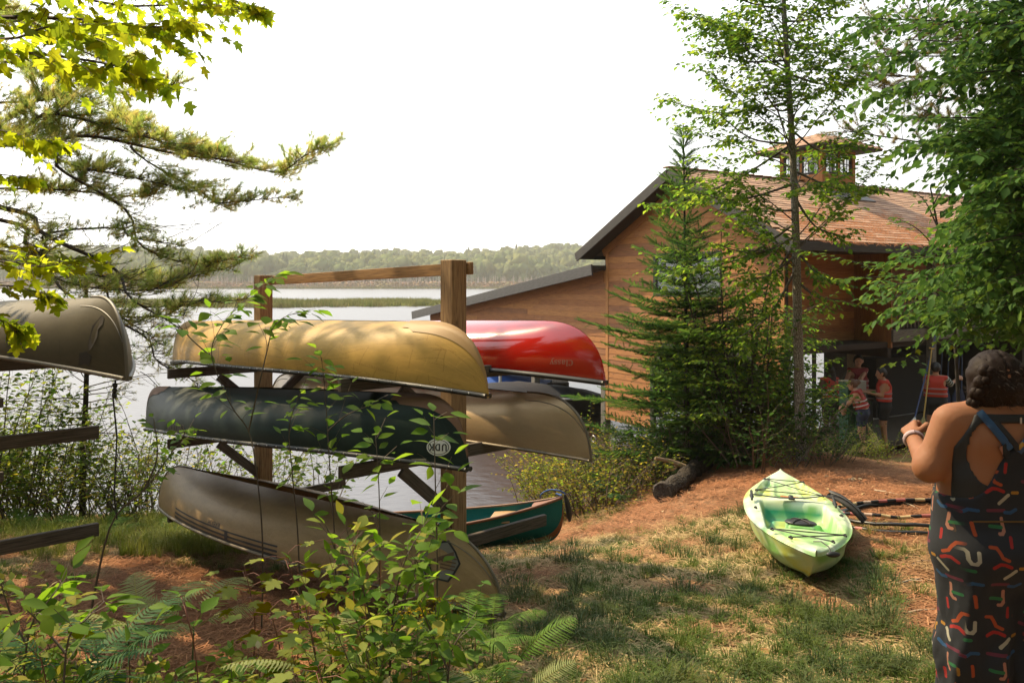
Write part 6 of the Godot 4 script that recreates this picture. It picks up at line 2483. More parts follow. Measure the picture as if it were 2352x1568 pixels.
	# ferns in the foreground
	for e in [[440, 1395, 4.2, .42, M.fern_pale, 4, "pale fern on the shaded needles, right of the dark fern"], [330, 1390, 3.9, .5, M.fern_pale, 5, "pale arching fern over the shaded needles at left"], [230, 1480, 3.2, .45, M.fern_dark, 5, "dark blue-green fern at lower left"], [150, 1520, 3.0, .4, M.fern_dark, 5, "dark fern at the lower left corner"], [760, 1500, 3.4, .42, M.fern_pale, 5, "pale yellowish fern at the bottom centre left"], [1080, 1440, 3.6, .36, M.fern, 5, "bright green fern below the bottom canoe's tip"], [1160, 1490, 3.5, .36, M.fern, 5, "bright green fern spreading right at the bottom centre"], [1130, 1400, 4.0, .34, M.fern, 4, "small fern beside the bottom canoe's tip"], [1180, 1560, 3.2, .4, M.fern_pale, 4, "pale fern at the bottom edge right of the saplings"]]:
		var o := bracken(int(e[0]), e[5], e[3], e[4], M.frond, e[6])
		var g := W(e[0], e[1], e[2])
		var y := maxf(gq(g.x, g.z), g.y - e[3] * .25)
		o.position = Vector3(g.x, y, g.z)
		var st := MB.new()
		st.tube(pv([Vector3(0, gq(g.x, g.z) - y, 0), Vector3(.01, .02, 0)]), taper(2, .005, .004), 5)
		put("stalk", st, M.stem_green, o)
	# goldenrod
	rng.seed = 73
	for e in [[1000, 1395, 3.3, "goldenrod with small yellow flowers among the saplings"], [960, 1420, 3.2, "second goldenrod stem left of the first, flowers half open"]]:
		var top := W(e[0], e[1], e[2])
		var base := on(top.x - .02, e[2])
		var t := thing("goldenrod", e[3], "flower", base)
		var st := MB.new()
		var h := top - base
		st.tube(pv([Vector3.ZERO, h * .5, h]), taper(3, .004, .002), 5)
		put("stem", st, M.stem_green, t)
		var lx := []
		for k in 40:
			var s := .2 + .7 * k / 40.0
			var a := k * 2.4
			lx.append(Transform3D(bas(Vector3(cos(a), .3, sin(a)), Vector3.UP).scaled(Vector3(.07, .05, .03)), h * s))
		mass(t, "foliage", lx, M.me_small, [Color(.09, .18, .05), Color(.13, .22, .05)], M.any_leaf)
		var fx := []
		for k in 170:
			var a := rng.randf_range(0, TAU)
			var l := rng.randf() * .12
			fx.append(Transform3D(Basis(rv(1).normalized(), rng.randf() * 3).scaled(Vector3.ONE * .009), h + Vector3(cos(a) * l, .03 - l * .35 + rng.randf() * .012, sin(a) * l)))
		mass(t, "flower_head", fx, M.me_small, [Color(.50, .36, .02), Color(.40, .30, .03)], M.any_leaf)
	# herbs: upright stems with whorled leaves
	rng.seed = 71
	var kinds := ["upright leafy herb in the dense undergrowth at the bottom", "herb with pale leaves in the undergrowth at lower left", "herb with narrow leaves beside the saplings at the bottom"]
	for i in 64:
		var k := i % 3
		var x: float
		var d := rng.randf_range(2.7, 4.1)
		if i < 30:
			x = W(rng.randf_range(-60, 560), 0, d).x
		else:
			x = W(rng.randf_range(520, 1230), 0, d).x
		var ix := 1176.0 + x / d * F
		var h := rng.randf_range(.18, .42) + (.14 if ix > 820 and ix < 1120 else 0.0)
		if ix > 120 and ix < 760 and d > 3.4:
			h *= .6
		var base := on(x, d)
		var t := thing("herb", kinds[k], "plant", base, 0, ["leafy herbs", "pale herbs", "narrow leaved herbs"][k])
		var st := MB.new()
		var p := grow(Vector3.ZERO, Vector3(rng.randf_range(-.2, .2), 1, rng.randf_range(-.2, .2)), h, 5, .08, 0)
		st.tube(p, taper(6, .0035, .002), 5)
		put("stem", st, M.stem_green if i % 2 else M.stem_red, t)
		var n := int(h / .035)
		for j in n:
			var s := .3 + .7 * (j + 1.0) / n
			var a := j * 2.4 + i
			var lf := put("leaf", M.me_oval[(i + j) % 4], (M.herb[(i + j / 4) % 4] if rng.randf() > .06 else M.autumn[j % 3]), t)
			var dir := Vector3(cos(a), .25 - .4 * rng.randf(), sin(a))
			lf.transform = leaf_x(along(p, s), dir, Vector3.UP + rv(.25), [.085, .075, .09][k] * rng.randf_range(.6, 1.15))
			if k == 2:
				lf.transform = lf.transform.scaled_local(Vector3(1, 1, .5))
	for k in 3:
		rank(["leafy herbs", "pale herbs", "narrow leaved herbs"][k], ["leafy herb in the bottom undergrowth", "pale leaved herb in the bottom undergrowth", "narrow leaved herb in the bottom undergrowth"][k])

func build_thicket() -> void:            # dense low saplings at the bottom of the picture
	var pro := []
	for k in 3:
		rng.seed = 100 + k
		var t := thing("undergrowth_sapling", "", "sapling", Vector3.ZERO, 0, "low saplings in the undergrowth")
		var wood := MB.new()
		var xs := []
		for j in 3:
			var an := rng.randf() * TAU
			spray(wood, xs, grow(Vector3.ZERO, Vector3(cos(an) * .3, 1, sin(an) * .3), .8, 7, .08, 0), .0045, {"twig": .26, "twig_gap": .075, "gap": .055, "leaf": [.085, .10, .07][k], "droop": .4, "bare": .25, "lift": .25, "spread": .5, "flat": 1.2})
		put("stems", wood, M.stem if k else M.stem_red, t)
		var ms: Array = M.sapling.duplicate()
		ms.append(M.autumn[2] if k else M.sapling[4])
		ms.append(M.herb[3])
		ms.append(M.herb[2])
		leaves_of(t, xs, M.me_oval, ms, 300)
		pro.append(t)
	rng.seed = 110
	var i := 0
	# image column, depth, height over the ground
	for e in [[30, 3.0, .62], [120, 2.7, .50], [-40, 3.3, .8], [200, 3.2, .45], [70, 3.6, .6], [350, 3.0, .36], [520, 3.0, .34], [260, 2.8, .4], [600, 3.3, .38], [420, 3.3, .34], [690, 3.1, .42], [790, 3.3, .62], [850, 3.6, .85], [900, 3.2, .70], [900, 3.7, .55], [920, 3.0, .52],  [1020, 2.9, .34], [1150, 3.3, .34], [820, 3.9, .72], [880, 4.1, .9], [760, 3.7, .55],  [700, 3.6, .4], [1100, 3.3, .26], [640, 2.8, .34], [740, 2.8, .36], [860, 2.8, .44], [-10, 2.5, .5], [90, 2.3, .42], [160, 3.0, .5], [240, 3.5, .34], [440, 2.7, .34], [560, 2.8, .3], [310, 3.4, .3], [20, 4.0, .6], [480, 3.7, .28], [380, 2.6, .38], [500, 2.5, .36], [620, 2.6, .36], [700, 2.5, .36], [560, 3.5, .32], [280, 3.1, .4], [170, 2.6, .44], [640, 3.4, .36], [740, 3.3, .42], [800, 2.7, .46], [90, 3.3, .5], [340, 2.9, .36], [270, 2.4, .34], [410, 2.4, .32], [540, 2.3, .32], [660, 2.4, .32], [760, 2.4, .34], [230, 2.9, .4], [600, 2.9, .34], [460, 3.1, .32], [130, 2.5, .46], [850, 2.4, .36], [960, 2.5, .34]]:
		var o: Node3D = pro[i] if i < 3 else copy(pro[i % 3], "undergrowth_sapling")
		i += 1
		var x := W(e[0], 0, e[1]).x
		var s: float = e[2] / .8
		o.transform = Transform3D(Basis(Vector3.UP, rng.randf() * TAU).scaled(Vector3(lerpf(1, s, .6), s, lerpf(1, s, .6))), on(x, e[1], -.01))
	rank("low saplings in the undergrowth", "low leafy sapling in the bottom undergrowth")

func tuft_grass(n: int, h: float, seed_: int, lean: float) -> ArrayMesh:
	var r := RandomNumberGenerator.new()
	r.seed = seed_
	var mb := MB.new()
	for i in n:
		var a := r.randf() * TAU
		var o := Vector3(cos(a), 0, sin(a)) * r.randf() * .035
		var l := h * r.randf_range(.45, 1.1)
		var out := Vector3(cos(a), 0, sin(a)) * l * lean * r.randf_range(.3, 1.3)
		var w := Vector3(-sin(a), 0, cos(a)) * r.randf_range(.0014, .0024)
		mb.c = Color.WHITE * r.randf_range(.7, 1.3)
		if r.randf() < .2:
			mb.c = Color(2.0, 1.35, .9)
		var m := o + out * .35 + Vector3(0, l * .6, 0)
		var e := o + out + Vector3(0, l * (.95 - .35 * lean), 0)
		mb.quad(o - w, o + w, m + w * .8, m - w * .8)
		mb.tri(m - w * .8, m + w * .8, e)
	return mb.mesh()

func build_grass() -> void:
	rng.seed = 80
	var meshes := [tuft_grass(34, .10, 1, .8), tuft_grass(30, .15, 2, .7), tuft_grass(26, .07, 3, 1.0), tuft_grass(36, .24, 4, .6)]
	var xs := [[], [], [], []]
	var cs := [PackedColorArray(), PackedColorArray(), PackedColorArray(), PackedColorArray()]
	for i in 26000:
		var d := 2.8 + 10.0 * pow(rng.randf(), 1.35)
		var x := rng.randf_range(-.72 * d - .3, minf(.72 * d, 5.5))
		var g := grassy(x, d)
		var clump := bn.get_noise_2d(x * 4.5 + 900, d * 4.5) * .9 + .1
		var y := gq(x, -d)
		if y < -1.93 or g < .16:
			continue
		var sun_straw := bn.get_noise_2d(x * 1.1 + 50, d * 1.1 + 33) + .1 * (d - 6.5)
		var lush := near(x, d, -3.6, 9.0, 2.6)
		if rng.randf() > (g * .62 + clump * .9) * (1.0 + lush):
			continue
		var k := 0
		if lush > .2:
			k = 3 if rng.randf() < .55 else 1
		else:
			k = 1 if clump > .45 and rng.randf() < .5 else (2 if rng.randf() < .45 else 0)
		var s := rng.randf_range(.6, 1.2)
		xs[k].append(Transform3D(Basis(Vector3.UP, rng.randf() * TAU).scaled(Vector3(s, s * rng.randf_range(.7, 1.1), s)), Vector3(x, y - .005, -d)))
		var c := Color(.10, .17, .04).lerp(Color(.17, .22, .05), rng.randf())
		if sun_straw > rng.randf_range(-.15, .6):
			c = Color(.38, .30, .13).lerp(Color(.27, .26, .08), rng.randf())
		if lush > .2:
			c = Color(.20, .27, .045).lerp(Color(.33, .33, .08), rng.randf())
		cs[k].append(c)
	for i in 340:                                       # tussocks
		var d := 3.3 + 5.5 * pow(rng.randf(), 1.2)
		var x := rng.randf_range(-.1 * d, .62 * d)
		if grassy(x, d) < .28 or bn.get_noise_2d(x * 1.6 + 70, d * 1.6) < -.05:
			continue
		var c := Color(.075, .115, .045).lerp(Color(.14, .165, .065), rng.randf())
		for j in 1 + rng.randi() % 5:
			var q := Vector2(x, d) + Vector2(rng.randf_range(-.07, .07), rng.randf_range(-.07, .07))
			var sc := rng.randf_range(.8, 1.5)
			xs[1].append(Transform3D(Basis(Vector3.UP, rng.randf() * TAU).scaled(Vector3(sc * 1.2, sc * .8, sc * 1.2)), on(q.x, q.y)))
			cs[1].append(c)
	var gm := leafmat(1, 1, 1, .6, .6)
	for k in 4:
		many("grass", meshes[k], xs[k], cs[k], gm)
	# low ground cover leaves among the grass
	var cx := []
	for i in 5200:
		var d := rng.randf_range(3.2, 8.0)
		var x := rng.randf_range(-.7 * d, .62 * d)
		if bn.get_noise_2d(x * 2.0 + 400, d * 2.0 + 12) < .14 + rng.randf() * .1 or grassy(x, d) < .3:
			continue
		cx.append(Transform3D(bas(Vector3(rng.randf_range(-1, 1), .3, rng.randf_range(-1, 1)), Vector3.UP + rv(.4)).scaled(Vector3.ONE * rng.randf_range(.02, .045)), on(x, d, rng.randf() * .04)))
	mass(self, "ground_cover", cx, M.me_small, [Color(.09, .17, .05), Color(.14, .22, .07), Color(.2, .27, .1)], M.any_leaf)
	# needles and dead leaves
	var nx := []
	var nc := PackedColorArray()
	for i in 15000:
		var d := 2.9 + 10.5 * pow(rng.randf(), 1.5)
		var x := rng.randf_range(-.7 * d, .70 * d)
		var y := gq(x, -d)
		if y < -1.95:
			continue
		nx.append(Transform3D(Basis(Vector3.UP, rng.randf() * TAU) * Basis(Vector3.RIGHT, rng.randf_range(-.1, .1)), Vector3(x, y + .006, -d)))
		var dry := grassy(x, d)
		nc.append(Color(.35, .165, .085).lerp(Color(.46, .34, .17), clampf(dry * 1.2, 0, 1)) * rng.randf_range(.55, 1.3))
	many("fallen_needles", needle_clump(26, .26), nx, nc, M.leaf_dry)
	var dx := []
	for i in 900:
		var d := 3.0 + 8.5 * pow(rng.randf(), 1.3)
		var x := rng.randf_range(-.7 * d, .66 * d)
		if gq(x, -d) < -1.95:
			continue
		dx.append(Transform3D(bas(Vector3(rng.randf_range(-1, 1), .15, rng.randf_range(-1, 1)), Vector3.UP + rv(.6)).scaled(Vector3.ONE * rng.randf_range(.03, .075)), on(x, d, .012)))
	mass(self, "dead_leaves", dx, M.me_oval[1], [Color(.33, .17, .08), Color(.24, .12, .06), Color(.42, .28, .15), Color(.5, .36, .22)], M.leaf_dry)
	# sticks and surface roots
	rng.seed = 82
	var pale := mat(lin(.40, .31, .22), .9)
	var brown := mat(lin(.17, .11, .075), .9)
	for e in [[2020, 1392, 2110, 1380, 0], [2060, 1418, 2150, 1402, 0], [2080, 1160, 2110, 1168, 0], [2010, 1128, 2075, 1140, 0], [2095, 1300, 2150, 1290, 1], [1905, 1392, 1950, 1382, 0], [2050, 1345, 2130, 1330, 0], [1480, 1222, 1530, 1230, 1], [1340, 1192, 1390, 1180, 0], [1430, 1378, 1500, 1352, 1], [1590, 1300, 1640, 1310, 1], [1250, 1405, 1330, 1390, 1], [1700, 1460, 1760, 1445, 0], [2100, 1475, 2160, 1490, 0], [1160, 1300, 1260, 1302, 1], [1880, 1530, 1960, 1510, 1], [2060, 1540, 2110, 1552, 1]]:
		var a := to_ground(e[0], e[1])
		var b := to_ground(e[2], e[3])
		var mb := MB.new()
		var m := a.lerp(b, .5) + Vector3(0, .012, rng.randf_range(-.03, .03))
		mb.tube(smooth([Vector3(0, .004, 0), m - a, b - a], 4), taper(9, rng.randf_range(.006, .011), .003), 6)
		mb.tube(pv([m - a, m - a + Vector3(rng.randf_range(-.06, .06), .02, rng.randf_range(-.08, .08))]), PackedFloat32Array([.004, .002]), 5)
		var o := put("stick", mb, pale if e[4] == 0 else brown)
		o.position = a
		tag(o, "pale dry root or stick lying on the needles near the hoops" if e[4] == 0 else "thin brown stick lying in the grass", "stick", "pale sticks on the ground" if e[4] == 0 else "brown sticks on the ground")
	rank("pale sticks on the ground", "pale dry stick on the needles")
	rank("brown sticks on the ground", "thin brown stick lying in the grass")
	var cone := MB.new()
	for k in 60:
		var a := k * 2.4
		var s := k / 60.0
		cone.ell(Transform3D(Basis(), Vector3(s * .12 - .06, sin(a) * .022 * sin(PI * (s * .8 + .15)) + .015, cos(a) * .022 * sin(PI * (s * .8 + .15)))), Vector3(.011, .007, .009), 5, 4)
	var co := put("pine_cone", cone, mat(lin(.05, .035, .025), .9))
	co.position = to_ground(2030, 1527)
	tag(co, "dark pine cone lying on the needles at the bottom right", "pine cone")

func rank(group: String, label: String) -> void:           # tells alike plants apart by their order in the picture
	var words := ["leftmost", "second", "third", "fourth", "fifth", "sixth", "seventh", "eighth", "ninth", "tenth", "eleventh", "twelfth", "thirteenth", "fourteenth", "fifteenth", "sixteenth", "seventeenth", "eighteenth", "nineteenth", "twentieth", "twenty-first", "twenty-second", "twenty-third", "twenty-fourth", "twenty-fifth", "twenty-sixth", "twenty-seventh", "twenty-eighth", "twenty-ninth", "thirtieth", "thirty-first", "thirty-second", "thirty-third", "thirty-fourth", "thirty-fifth", "thirty-sixth", "thirty-seventh", "thirty-eighth", "thirty-ninth", "fortieth", "forty-first", "forty-second", "forty-third", "forty-fourth", "forty-fifth", "forty-sixth", "forty-seventh", "forty-eighth", "forty-ninth", "fiftieth", "fifty-first", "fifty-second", "fifty-third", "fifty-fourth", "fifty-fifth", "fifty-sixth", "fifty-seventh", "fifty-eighth", "fifty-ninth", "sixtieth", "sixty-first", "sixty-second", "sixty-third", "sixty-fourth", "sixty-fifth", "sixty-sixth"]
	var all := []
	for o in get_children():
		if o.has_meta("group") and o.get_meta("group") == group:
			all.append(o)
	all.sort_custom(func(a, b): return a.position.x / -a.position.z < b.position.x / -b.position.z)
	for i in all.size():
		all[i].set_meta("label", label + ", " + words[i] + (" of its group" if i == 0 else " from the left"))

func to_ground(px: float, py: float) -> Vector3:
	var d := 2.0
	while d < 16.0:
		var p := W(px, py, d)
		if p.y < gq(p.x, p.z):
			return Vector3(p.x, gq(p.x, p.z), p.z)
		d += .03
	return W(px, py, d)
# ---------------------------------------------------------------- people
class Field:
	var bones: Array = []          # [from, to, radius, radius]
	var k := 0.03
	func d1(p: Vector3, b: Array) -> float:
		var ab: Vector3 = b[1] - b[0]
		var l := ab.length_squared()
		var t := clampf((p - b[0]).dot(ab) / l, 0, 1) if l > 1e-9 else 0.0
		return p.distance_to(b[0] + ab * t) - lerpf(b[2], b[3], t)
	func at(p: Vector3) -> float:
		var f := 9.0
		for b in bones:
			var d := d1(p, b)
			var h := maxf(k - absf(f - d), 0.0) / k
			f = minf(f, d) - h * h * k * 0.25
		return f
	func skin(cell: float, off := 0.0, mask = null, rough := 0.0, only: Array = []) -> MB:
		var use: Array = only if only.size() else bones
		var lo := Vector3.INF
		var hi := -Vector3.INF
		for b in use:
			for e in 2:
				var r: float = b[2 + e] + off + cell * 2 + rough
				lo = lo.min(b[e] - Vector3.ONE * r)
				hi = hi.max(b[e] + Vector3.ONE * r)
		var n := Vector3i(((hi - lo) / cell).ceil()) + Vector3i.ONE
		var f := PackedFloat32Array()
		f.resize(n.x * n.y * n.z)
		f.fill(1.0)
		for b in use:
			var r: float = maxf(b[2], b[3]) + off + cell * 2 + k * .5 + rough
			var p0: Vector3 = b[0]
			var ab: Vector3 = b[1] - b[0]
			var il := 1.0 / maxf(ab.length_squared(), 1e-9)
			var r0: float = b[2] + off
			var dr: float = b[3] - b[2]
			var a: Vector3 = ((b[0].min(b[1]) - Vector3.ONE * r - lo) / cell).floor()
			var e: Vector3 = ((b[0].max(b[1]) + Vector3.ONE * r - lo) / cell).ceil()
			for z in range(maxi(0, int(a.z)), mini(n.z, int(e.z))):
				for y in range(maxi(0, int(a.y)), mini(n.y, int(e.y))):
					var row := (z * n.y + y) * n.x
					for x in range(maxi(0, int(a.x)), mini(n.x, int(e.x))):
						var w := lo + Vector3(x, y, z) * cell - p0
						var u := clampf(w.dot(ab) * il, 0, 1)
						var d := (w - ab * u).length() - r0 - dr * u
						if d < k + cell * 3:
							var g := f[row + x]
							var h := maxf(k - absf(g - d), 0.0) / k
							f[row + x] = minf(g, d) - h * h * k * 0.25
		var nz := FastNoiseLite.new()
		nz.frequency = 1.0
		nz.fractal_octaves = 2
		if mask != null or rough > 0.0:
			for z in n.z:
				for y in n.y:
					for x in n.x:
						var i := (z * n.y + y) * n.x + x
						if f[i] < cell * 3 + rough:
							var p := lo + Vector3(x, y, z) * cell
							if rough > 0.0:
								f[i] += nz.get_noise_3d(p.x * 28, p.y * 16, p.z * 28) * rough
							if mask != null:
								f[i] = maxf(f[i], mask.call(p))
		var mb := MB.new()
		var id := PackedInt32Array()
		id.resize(f.size())
		id.fill(-1)
		var st := [1, n.x, n.x * n.y]
		var cr := PackedInt32Array()
		for q in 8:
			cr.append((q & 1) + (q >> 1 & 1) * n.x + (q >> 2) * n.x * n.y)
		for z in n.z - 1:
			for y in n.y - 1:
				for x in n.x - 1:
					var i := (z * n.y + y) * n.x + x
					var neg := 0
					for q in cr:
						if f[i + q] < 0:
							neg += 1
					if neg == 0 or neg == 8:
						continue
					var s := Vector3.ZERO
					var c := 0
					for a in 8:
						for ax in 3:
							if a >> ax & 1:
								continue
							var b := a | (1 << ax)
							var fa := f[i + cr[a]]
							var fb := f[i + cr[b]]
							if (fa < 0) == (fb < 0):
								continue
							var p := Vector3(a & 1, a >> 1 & 1, a >> 2)
							p[ax] += fa / (fa - fb)
							s += p
							c += 1
					var w := lo + (Vector3(x, y, z) + s / c) * cell
					id[i] = mb.p(w, Vector2(w.x, w.y))
		for z in range(1, n.z - 1):
			for y in range(1, n.y - 1):
				for x in range(1, n.x - 1):
					var i := (z * n.y + y) * n.x + x
					for ax in 3:
						if (f[i] < 0) == (f[i + st[ax]] < 0):
							continue
						var u: int = st[(ax + 1) % 3]
						var v: int = st[(ax + 2) % 3]
						var q := [id[i - u - v], id[i - v], id[i], id[i - u]]
						if q.min() < 0:
							continue
						if f[i] < 0:
							mb.t(q[0], q[1], q[2])
							mb.t(q[0], q[2], q[3])
						else:
							mb.t(q[0], q[2], q[1])
							mb.t(q[0], q[3], q[2])
		return mb

func hand_bones(x: Transform3D, curl: float) -> Array:      # palm at the origin, fingers along +x, palm side -y, thumb at +z
	var o := []
	for k in 4:
		o.append([x * Vector3(-.035, 0, .012 - k * .008), x * Vector3(.04, .002, .026 - k * .018), .013, .0115])
	var len := [.042, .047, .043, .033]
	for k in 4:
		var p := Vector3(.045, .002, .026 - k * .018)
		var a := -curl * .55
		for j in 3:
			var l: float = len[k] * [1.0, .66, .5][j]
			var e := p + Vector3(cos(a), sin(a), -.02 * (k - 1)) * l
			o.append([x * p, x * e, .0095 - j * .0008, .0088 - j * .0008])
			p = e
			a -= curl
	var t := Vector3(-.02, -.006, .026)
	for j in 3:
		var e: Vector3 = t + [Vector3(.028, -.014, .024), Vector3(.03, -.012, .004), Vector3(.02, -.008, -.012)][j]
		o.append([x * t, x * e, .0125 - j * .001, .0115 - j * .001])
		t = e
	return o

func face_parts(t: Node3D, c: Vector3, s: float, skin: Material, yaw: float) -> void:
	var b := Basis(Vector3.UP, yaw)
	for e in [-1.0, 1.0]:
		var m := MB.new()
		m.ell(Transform3D(Basis(), c + b * Vector3(e * .032, .0, -.083) * s), Vector3(.012, .009, .008) * s, 8, 6)
		put("eye", m, mat(lin(.04, .03, .025), .3), t)
	var m2 := MB.new()
	m2.ell(Transform3D(b, c + b * Vector3(0, -.055, -.082) * s), Vector3(.024, .007, .01) * s, 8, 6)
	put("mouth", m2, mat(lin(.26, .10, .085), .5), t)

func head_bones(c: Vector3, yaw: float, s := 1.0) -> Array:
	var b := Basis(Vector3.UP, yaw)
	var o := [[c + Vector3(0, .03, 0) * s, c + b * Vector3(0, .03, .02) * s, .083 * s, .088 * s], [c, c + b * Vector3(0, -.075, -.03) * s, .078 * s, .046 * s],
		[c + b * Vector3(0, -.005, -.088) * s, c + b * Vector3(0, -.035, -.105) * s, .009 * s, .015 * s]]
	for e in [-1.0, 1.0]:
		o.append([c + b * Vector3(e * .088, .012, .005) * s, c + b * Vector3(e * .086, -.022, .0) * s, .013 * s, .009 * s])
	return o

func print_cloth() -> ImageTexture:
	var im := Image.create(768, 768, false, Image.FORMAT_RGB8)
	im.fill(Color(lin(.011, .014, .021)))
	var ink := {"c": lin(.34, .32, .25), "r": lin(.30, .012, .010), "o": lin(.33, .055, .012), "g": lin(.015, .13, .045), "b": lin(.012, .065, .17), "p": lin(.36, .16, .11), "m": lin(.12, .018, .04), "y": lin(.33, .16, .015)}
	var marks := [["c", [[0, 0], [18, 0], [26, 8], [28, 34], [36, 48], [50, 48], [58, 36], [58, 6]], 60, 110], ["o", [[0, 0], [20, 2], [30, 18], [38, 36], [60, 46]], 190, 80], ["r", [[0, 20], [22, 6], [40, 8], [62, 18]], 200, 165],
		["g", [[0, 0], [60, 0]], 40, 230], ["p", [[4, 0], [6, 50]], 30, 30], ["b", [[0, 14], [22, 14], [36, 4], [66, 6]], 70, 300],
		["m", [[0, 0], [54, 16]], 18, 300], ["m", [[0, 0], [58, 0]], 205, 305], ["r", [[0, 0], [0, 24]], 62, 262], ["c", [[0, 30], [34, 0]], 262, 215], ["p", [[6, 0], [10, 44], [2, 54], [-8, 54]], 262, 350],
		["o", [[0, 0], [6, 40]], 130, 385], ["y", [[0, 0], [16, 6], [18, 26]], 40, 400], ["g", [[0, 0], [40, 4]], 210, 395], ["b", [[0, 10], [20, 12], [40, 0]], 290, 300], ["r", [[0, 0], [-4, 30]], 300, 30], ["y", [[0, 0], [18, 0]], 330, 200]]
	var S := 384.0
	for rep in 4:
		for m in marks:
			var ox: float = m[2] * 1.06 + (rep % 2) * S
			var oy: float = m[3] * .9 + (rep / 2) * S + (rep % 2) * 150.0
			var c: Color = ink[m[0]]
			var pt := PackedVector2Array()
			for q in m[1]:
				pt.append(Vector2(q[0], q[1]) * 1.45)
			for i in pt.size() - 1:
				var n := int(pt[i].distance_to(pt[i + 1]) / 3.0)
				for k in n + 1:
					var p := pt[i].lerp(pt[i + 1], k / maxf(n, 1.0)) + Vector2(ox, oy)
					for dy in range(-10, 11):
						for dx in range(-10, 11):
							if dx * dx + dy * dy < 82:
								im.set_pixel(posmod(int(p.x) + dx, 768), posmod(int(p.y) + dy, 768), c)
	return ImageTexture.create_from_image(im)

func build_woman() -> void:
	rng.seed = 92
	var x0 := (2292.0 - 1176.0) / F * 3.05
	var t := thing("person", "person seen from behind with two dark braids, black top and squiggle-patterned dungarees", "person", Vector3(x0, -.10, -3.05))
	t.position.y = gq(x0, -3.05)
	var lift := -.10 - t.position.y
	var V := func(x: float, y: float, z: float) -> Vector3:
		return Vector3(x, y + lift, z)
	var f := Field.new()
	f.k = .045
	var torso := [[V.call(-.15, 1.335, .01), V.call(.15, 1.335, .01), .058, .058], [V.call(-.085, 1.25, .0), V.call(.085, 1.25, .0), .118, .118], [V.call(-.10, 1.12, 0), V.call(.10, 1.12, 0), .118, .118], [V.call(-.105, 1.0, 0), V.call(.105, 1.0, 0), .120, .120], [V.call(-.108, .87, .01), V.call(.108, .87, .01), .130, .130], [V.call(-.08, .84, .06), V.call(.08, .84, .06), .105, .105], [V.call(-.07, 1.2, -.07), V.call(.07, 1.2, -.07), .085, .085]]
	var neck := [[V.call(0, 1.42, .0), V.call(0, 1.31, .015), .055, .066], [V.call(-.10, 1.36, .02), V.call(.10, 1.36, .02), .04, .04]]
	var hc: Vector3 = V.call(-.008, 1.468, -.015)
	var head := head_bones(hc, .12, .95)
	var arms := [[V.call(-.19, 1.325, .01), V.call(-.272, 1.155, .02), .060, .047], [V.call(-.272, 1.155, .02), V.call(-.225, 1.225, -.19), .046, .028], [V.call(.19, 1.325, .01), V.call(.275, 1.15, .02), .064, .052], [V.call(.275, 1.15, .02), V.call(.19, 1.22, -.20), .050, .030]]
	var legs := []
	for s in [-1.0, 1.0]:
		legs += [[V.call(s * .10, .82, .01), V.call(s * .105, .46, .02), .115, .078], [V.call(s * .105, .46, .02), V.call(s * .11, .09, .03), .072, .042], [V.call(s * .11, .045, .04), V.call(s * .125, .03, -.15), .04, .03]]
	f.bones = torso + neck + head + arms + legs
	var skin := mat(lin(.26, .112, .054), .6)
	skin.metallic_specular = .35

	skin.subsurf_scatter_enabled = true
	skin.subsurf_scatter_strength = .15
	var body := f.skin(.0125)
	for sd in [-1.0, 1.0]:
		var hf := Field.new()
		hf.k = .010
		var wrist: Vector3 = V.call(-.225, 1.225, -.19) if sd < 0 else V.call(.19, 1.22, -.20)
		var dirw := (Vector3(.35 * -sd, .35, -1)).normalized()
		var hx := Transform3D(bas(dirw, Vector3(sd * .75, .6, .15)), wrist + dirw * .055)
		hf.bones = hand_bones(hx, 1.15)
		hf.bones.append([wrist - dirw * .02, hx * Vector3(-.03, 0, 0), .028, .024])
		body.add(hf.skin(.0045), Transform3D.IDENTITY)
	put("body", body, skin, t)
	face_parts(t, hc, 1.0, skin, .12)
	# black racer-back top
	var tf := Field.new()
	tf.k = f.k
	tf.bones = torso + neck + [arms[0], arms[2]]
	var topm := func(p: Vector3) -> float:
		var y := p.y - lift
		var ax := absf(p.x)
		var outer := lerpf(.205, .125, clampf((y - 1.24) / .13, 0, 1))
		var d := maxf(ax - outer, maxf(y - 1.366, .93 - y))
		if p.z > -.02:
			var e := Vector2((ax - .098) / .066, (y - 1.222) / .112)
			d = maxf(d, (1.0 - e.length()) * .066)
			if ax < .055:
				d = maxf(d, minf(1.335 - y, 2.0) if y < 1.335 and y > 1.16 else -1.0)
		var collar := maxf(maxf(y - 1.428, 1.392 - y), ax - .09)
		return minf(d, collar)
	put("top", tf.skin(.0078, .006, topm), mat(lin(.012, .012, .013), .75), t)
	put("back_clasp", bx(.006, .022, .003, .012, 1.349 + lift, .122, 0), M.steel, t)
	# dungarees
	var df := Field.new()
	df.k = .05
	var baggy := [torso[2], torso[3], torso[4], torso[5], torso[1]]
	for s in [-1.0, 1.0]:
		baggy += [[V.call(s * .10, .82, .015), V.call(s * .102, .46, .02), .124, .108], [V.call(s * .105, .46, .02), V.call(s * .105, .10, .02), .112, .100]]
	df.bones = baggy
	var dm := func(p: Vector3) -> float:
		var y := p.y - lift
		var yt := 1.055 + .20 * exp(-pow(p.x / .095, 2.0))
		return maxf(y - yt, .085 - y) * .8 + .006 * sin(p.y * 31.0 + p.x * 22.0) * clampf((.9 - y) * 2.0, 0, 1) * 0.0
	var dun := df.skin(.012, .011, dm)
	for i in dun.v.size():           # hanging folds
		var q := dun.v[i]
		var w := clampf((.86 - (q.y - lift)) * 3.0, 0, 1)
		var s := signf(q.x)
		var ang := atan2(q.z - .02, q.x - s * .105)
		var fold := sin(ang * 5.0 + q.y * 6.0 + s) * .011 + bn.get_noise_3d(q.x * 12, q.y * 5, q.z * 12) * .030
		dun.v[i] += Vector3(cos(ang), 0, sin(ang)) * fold * w
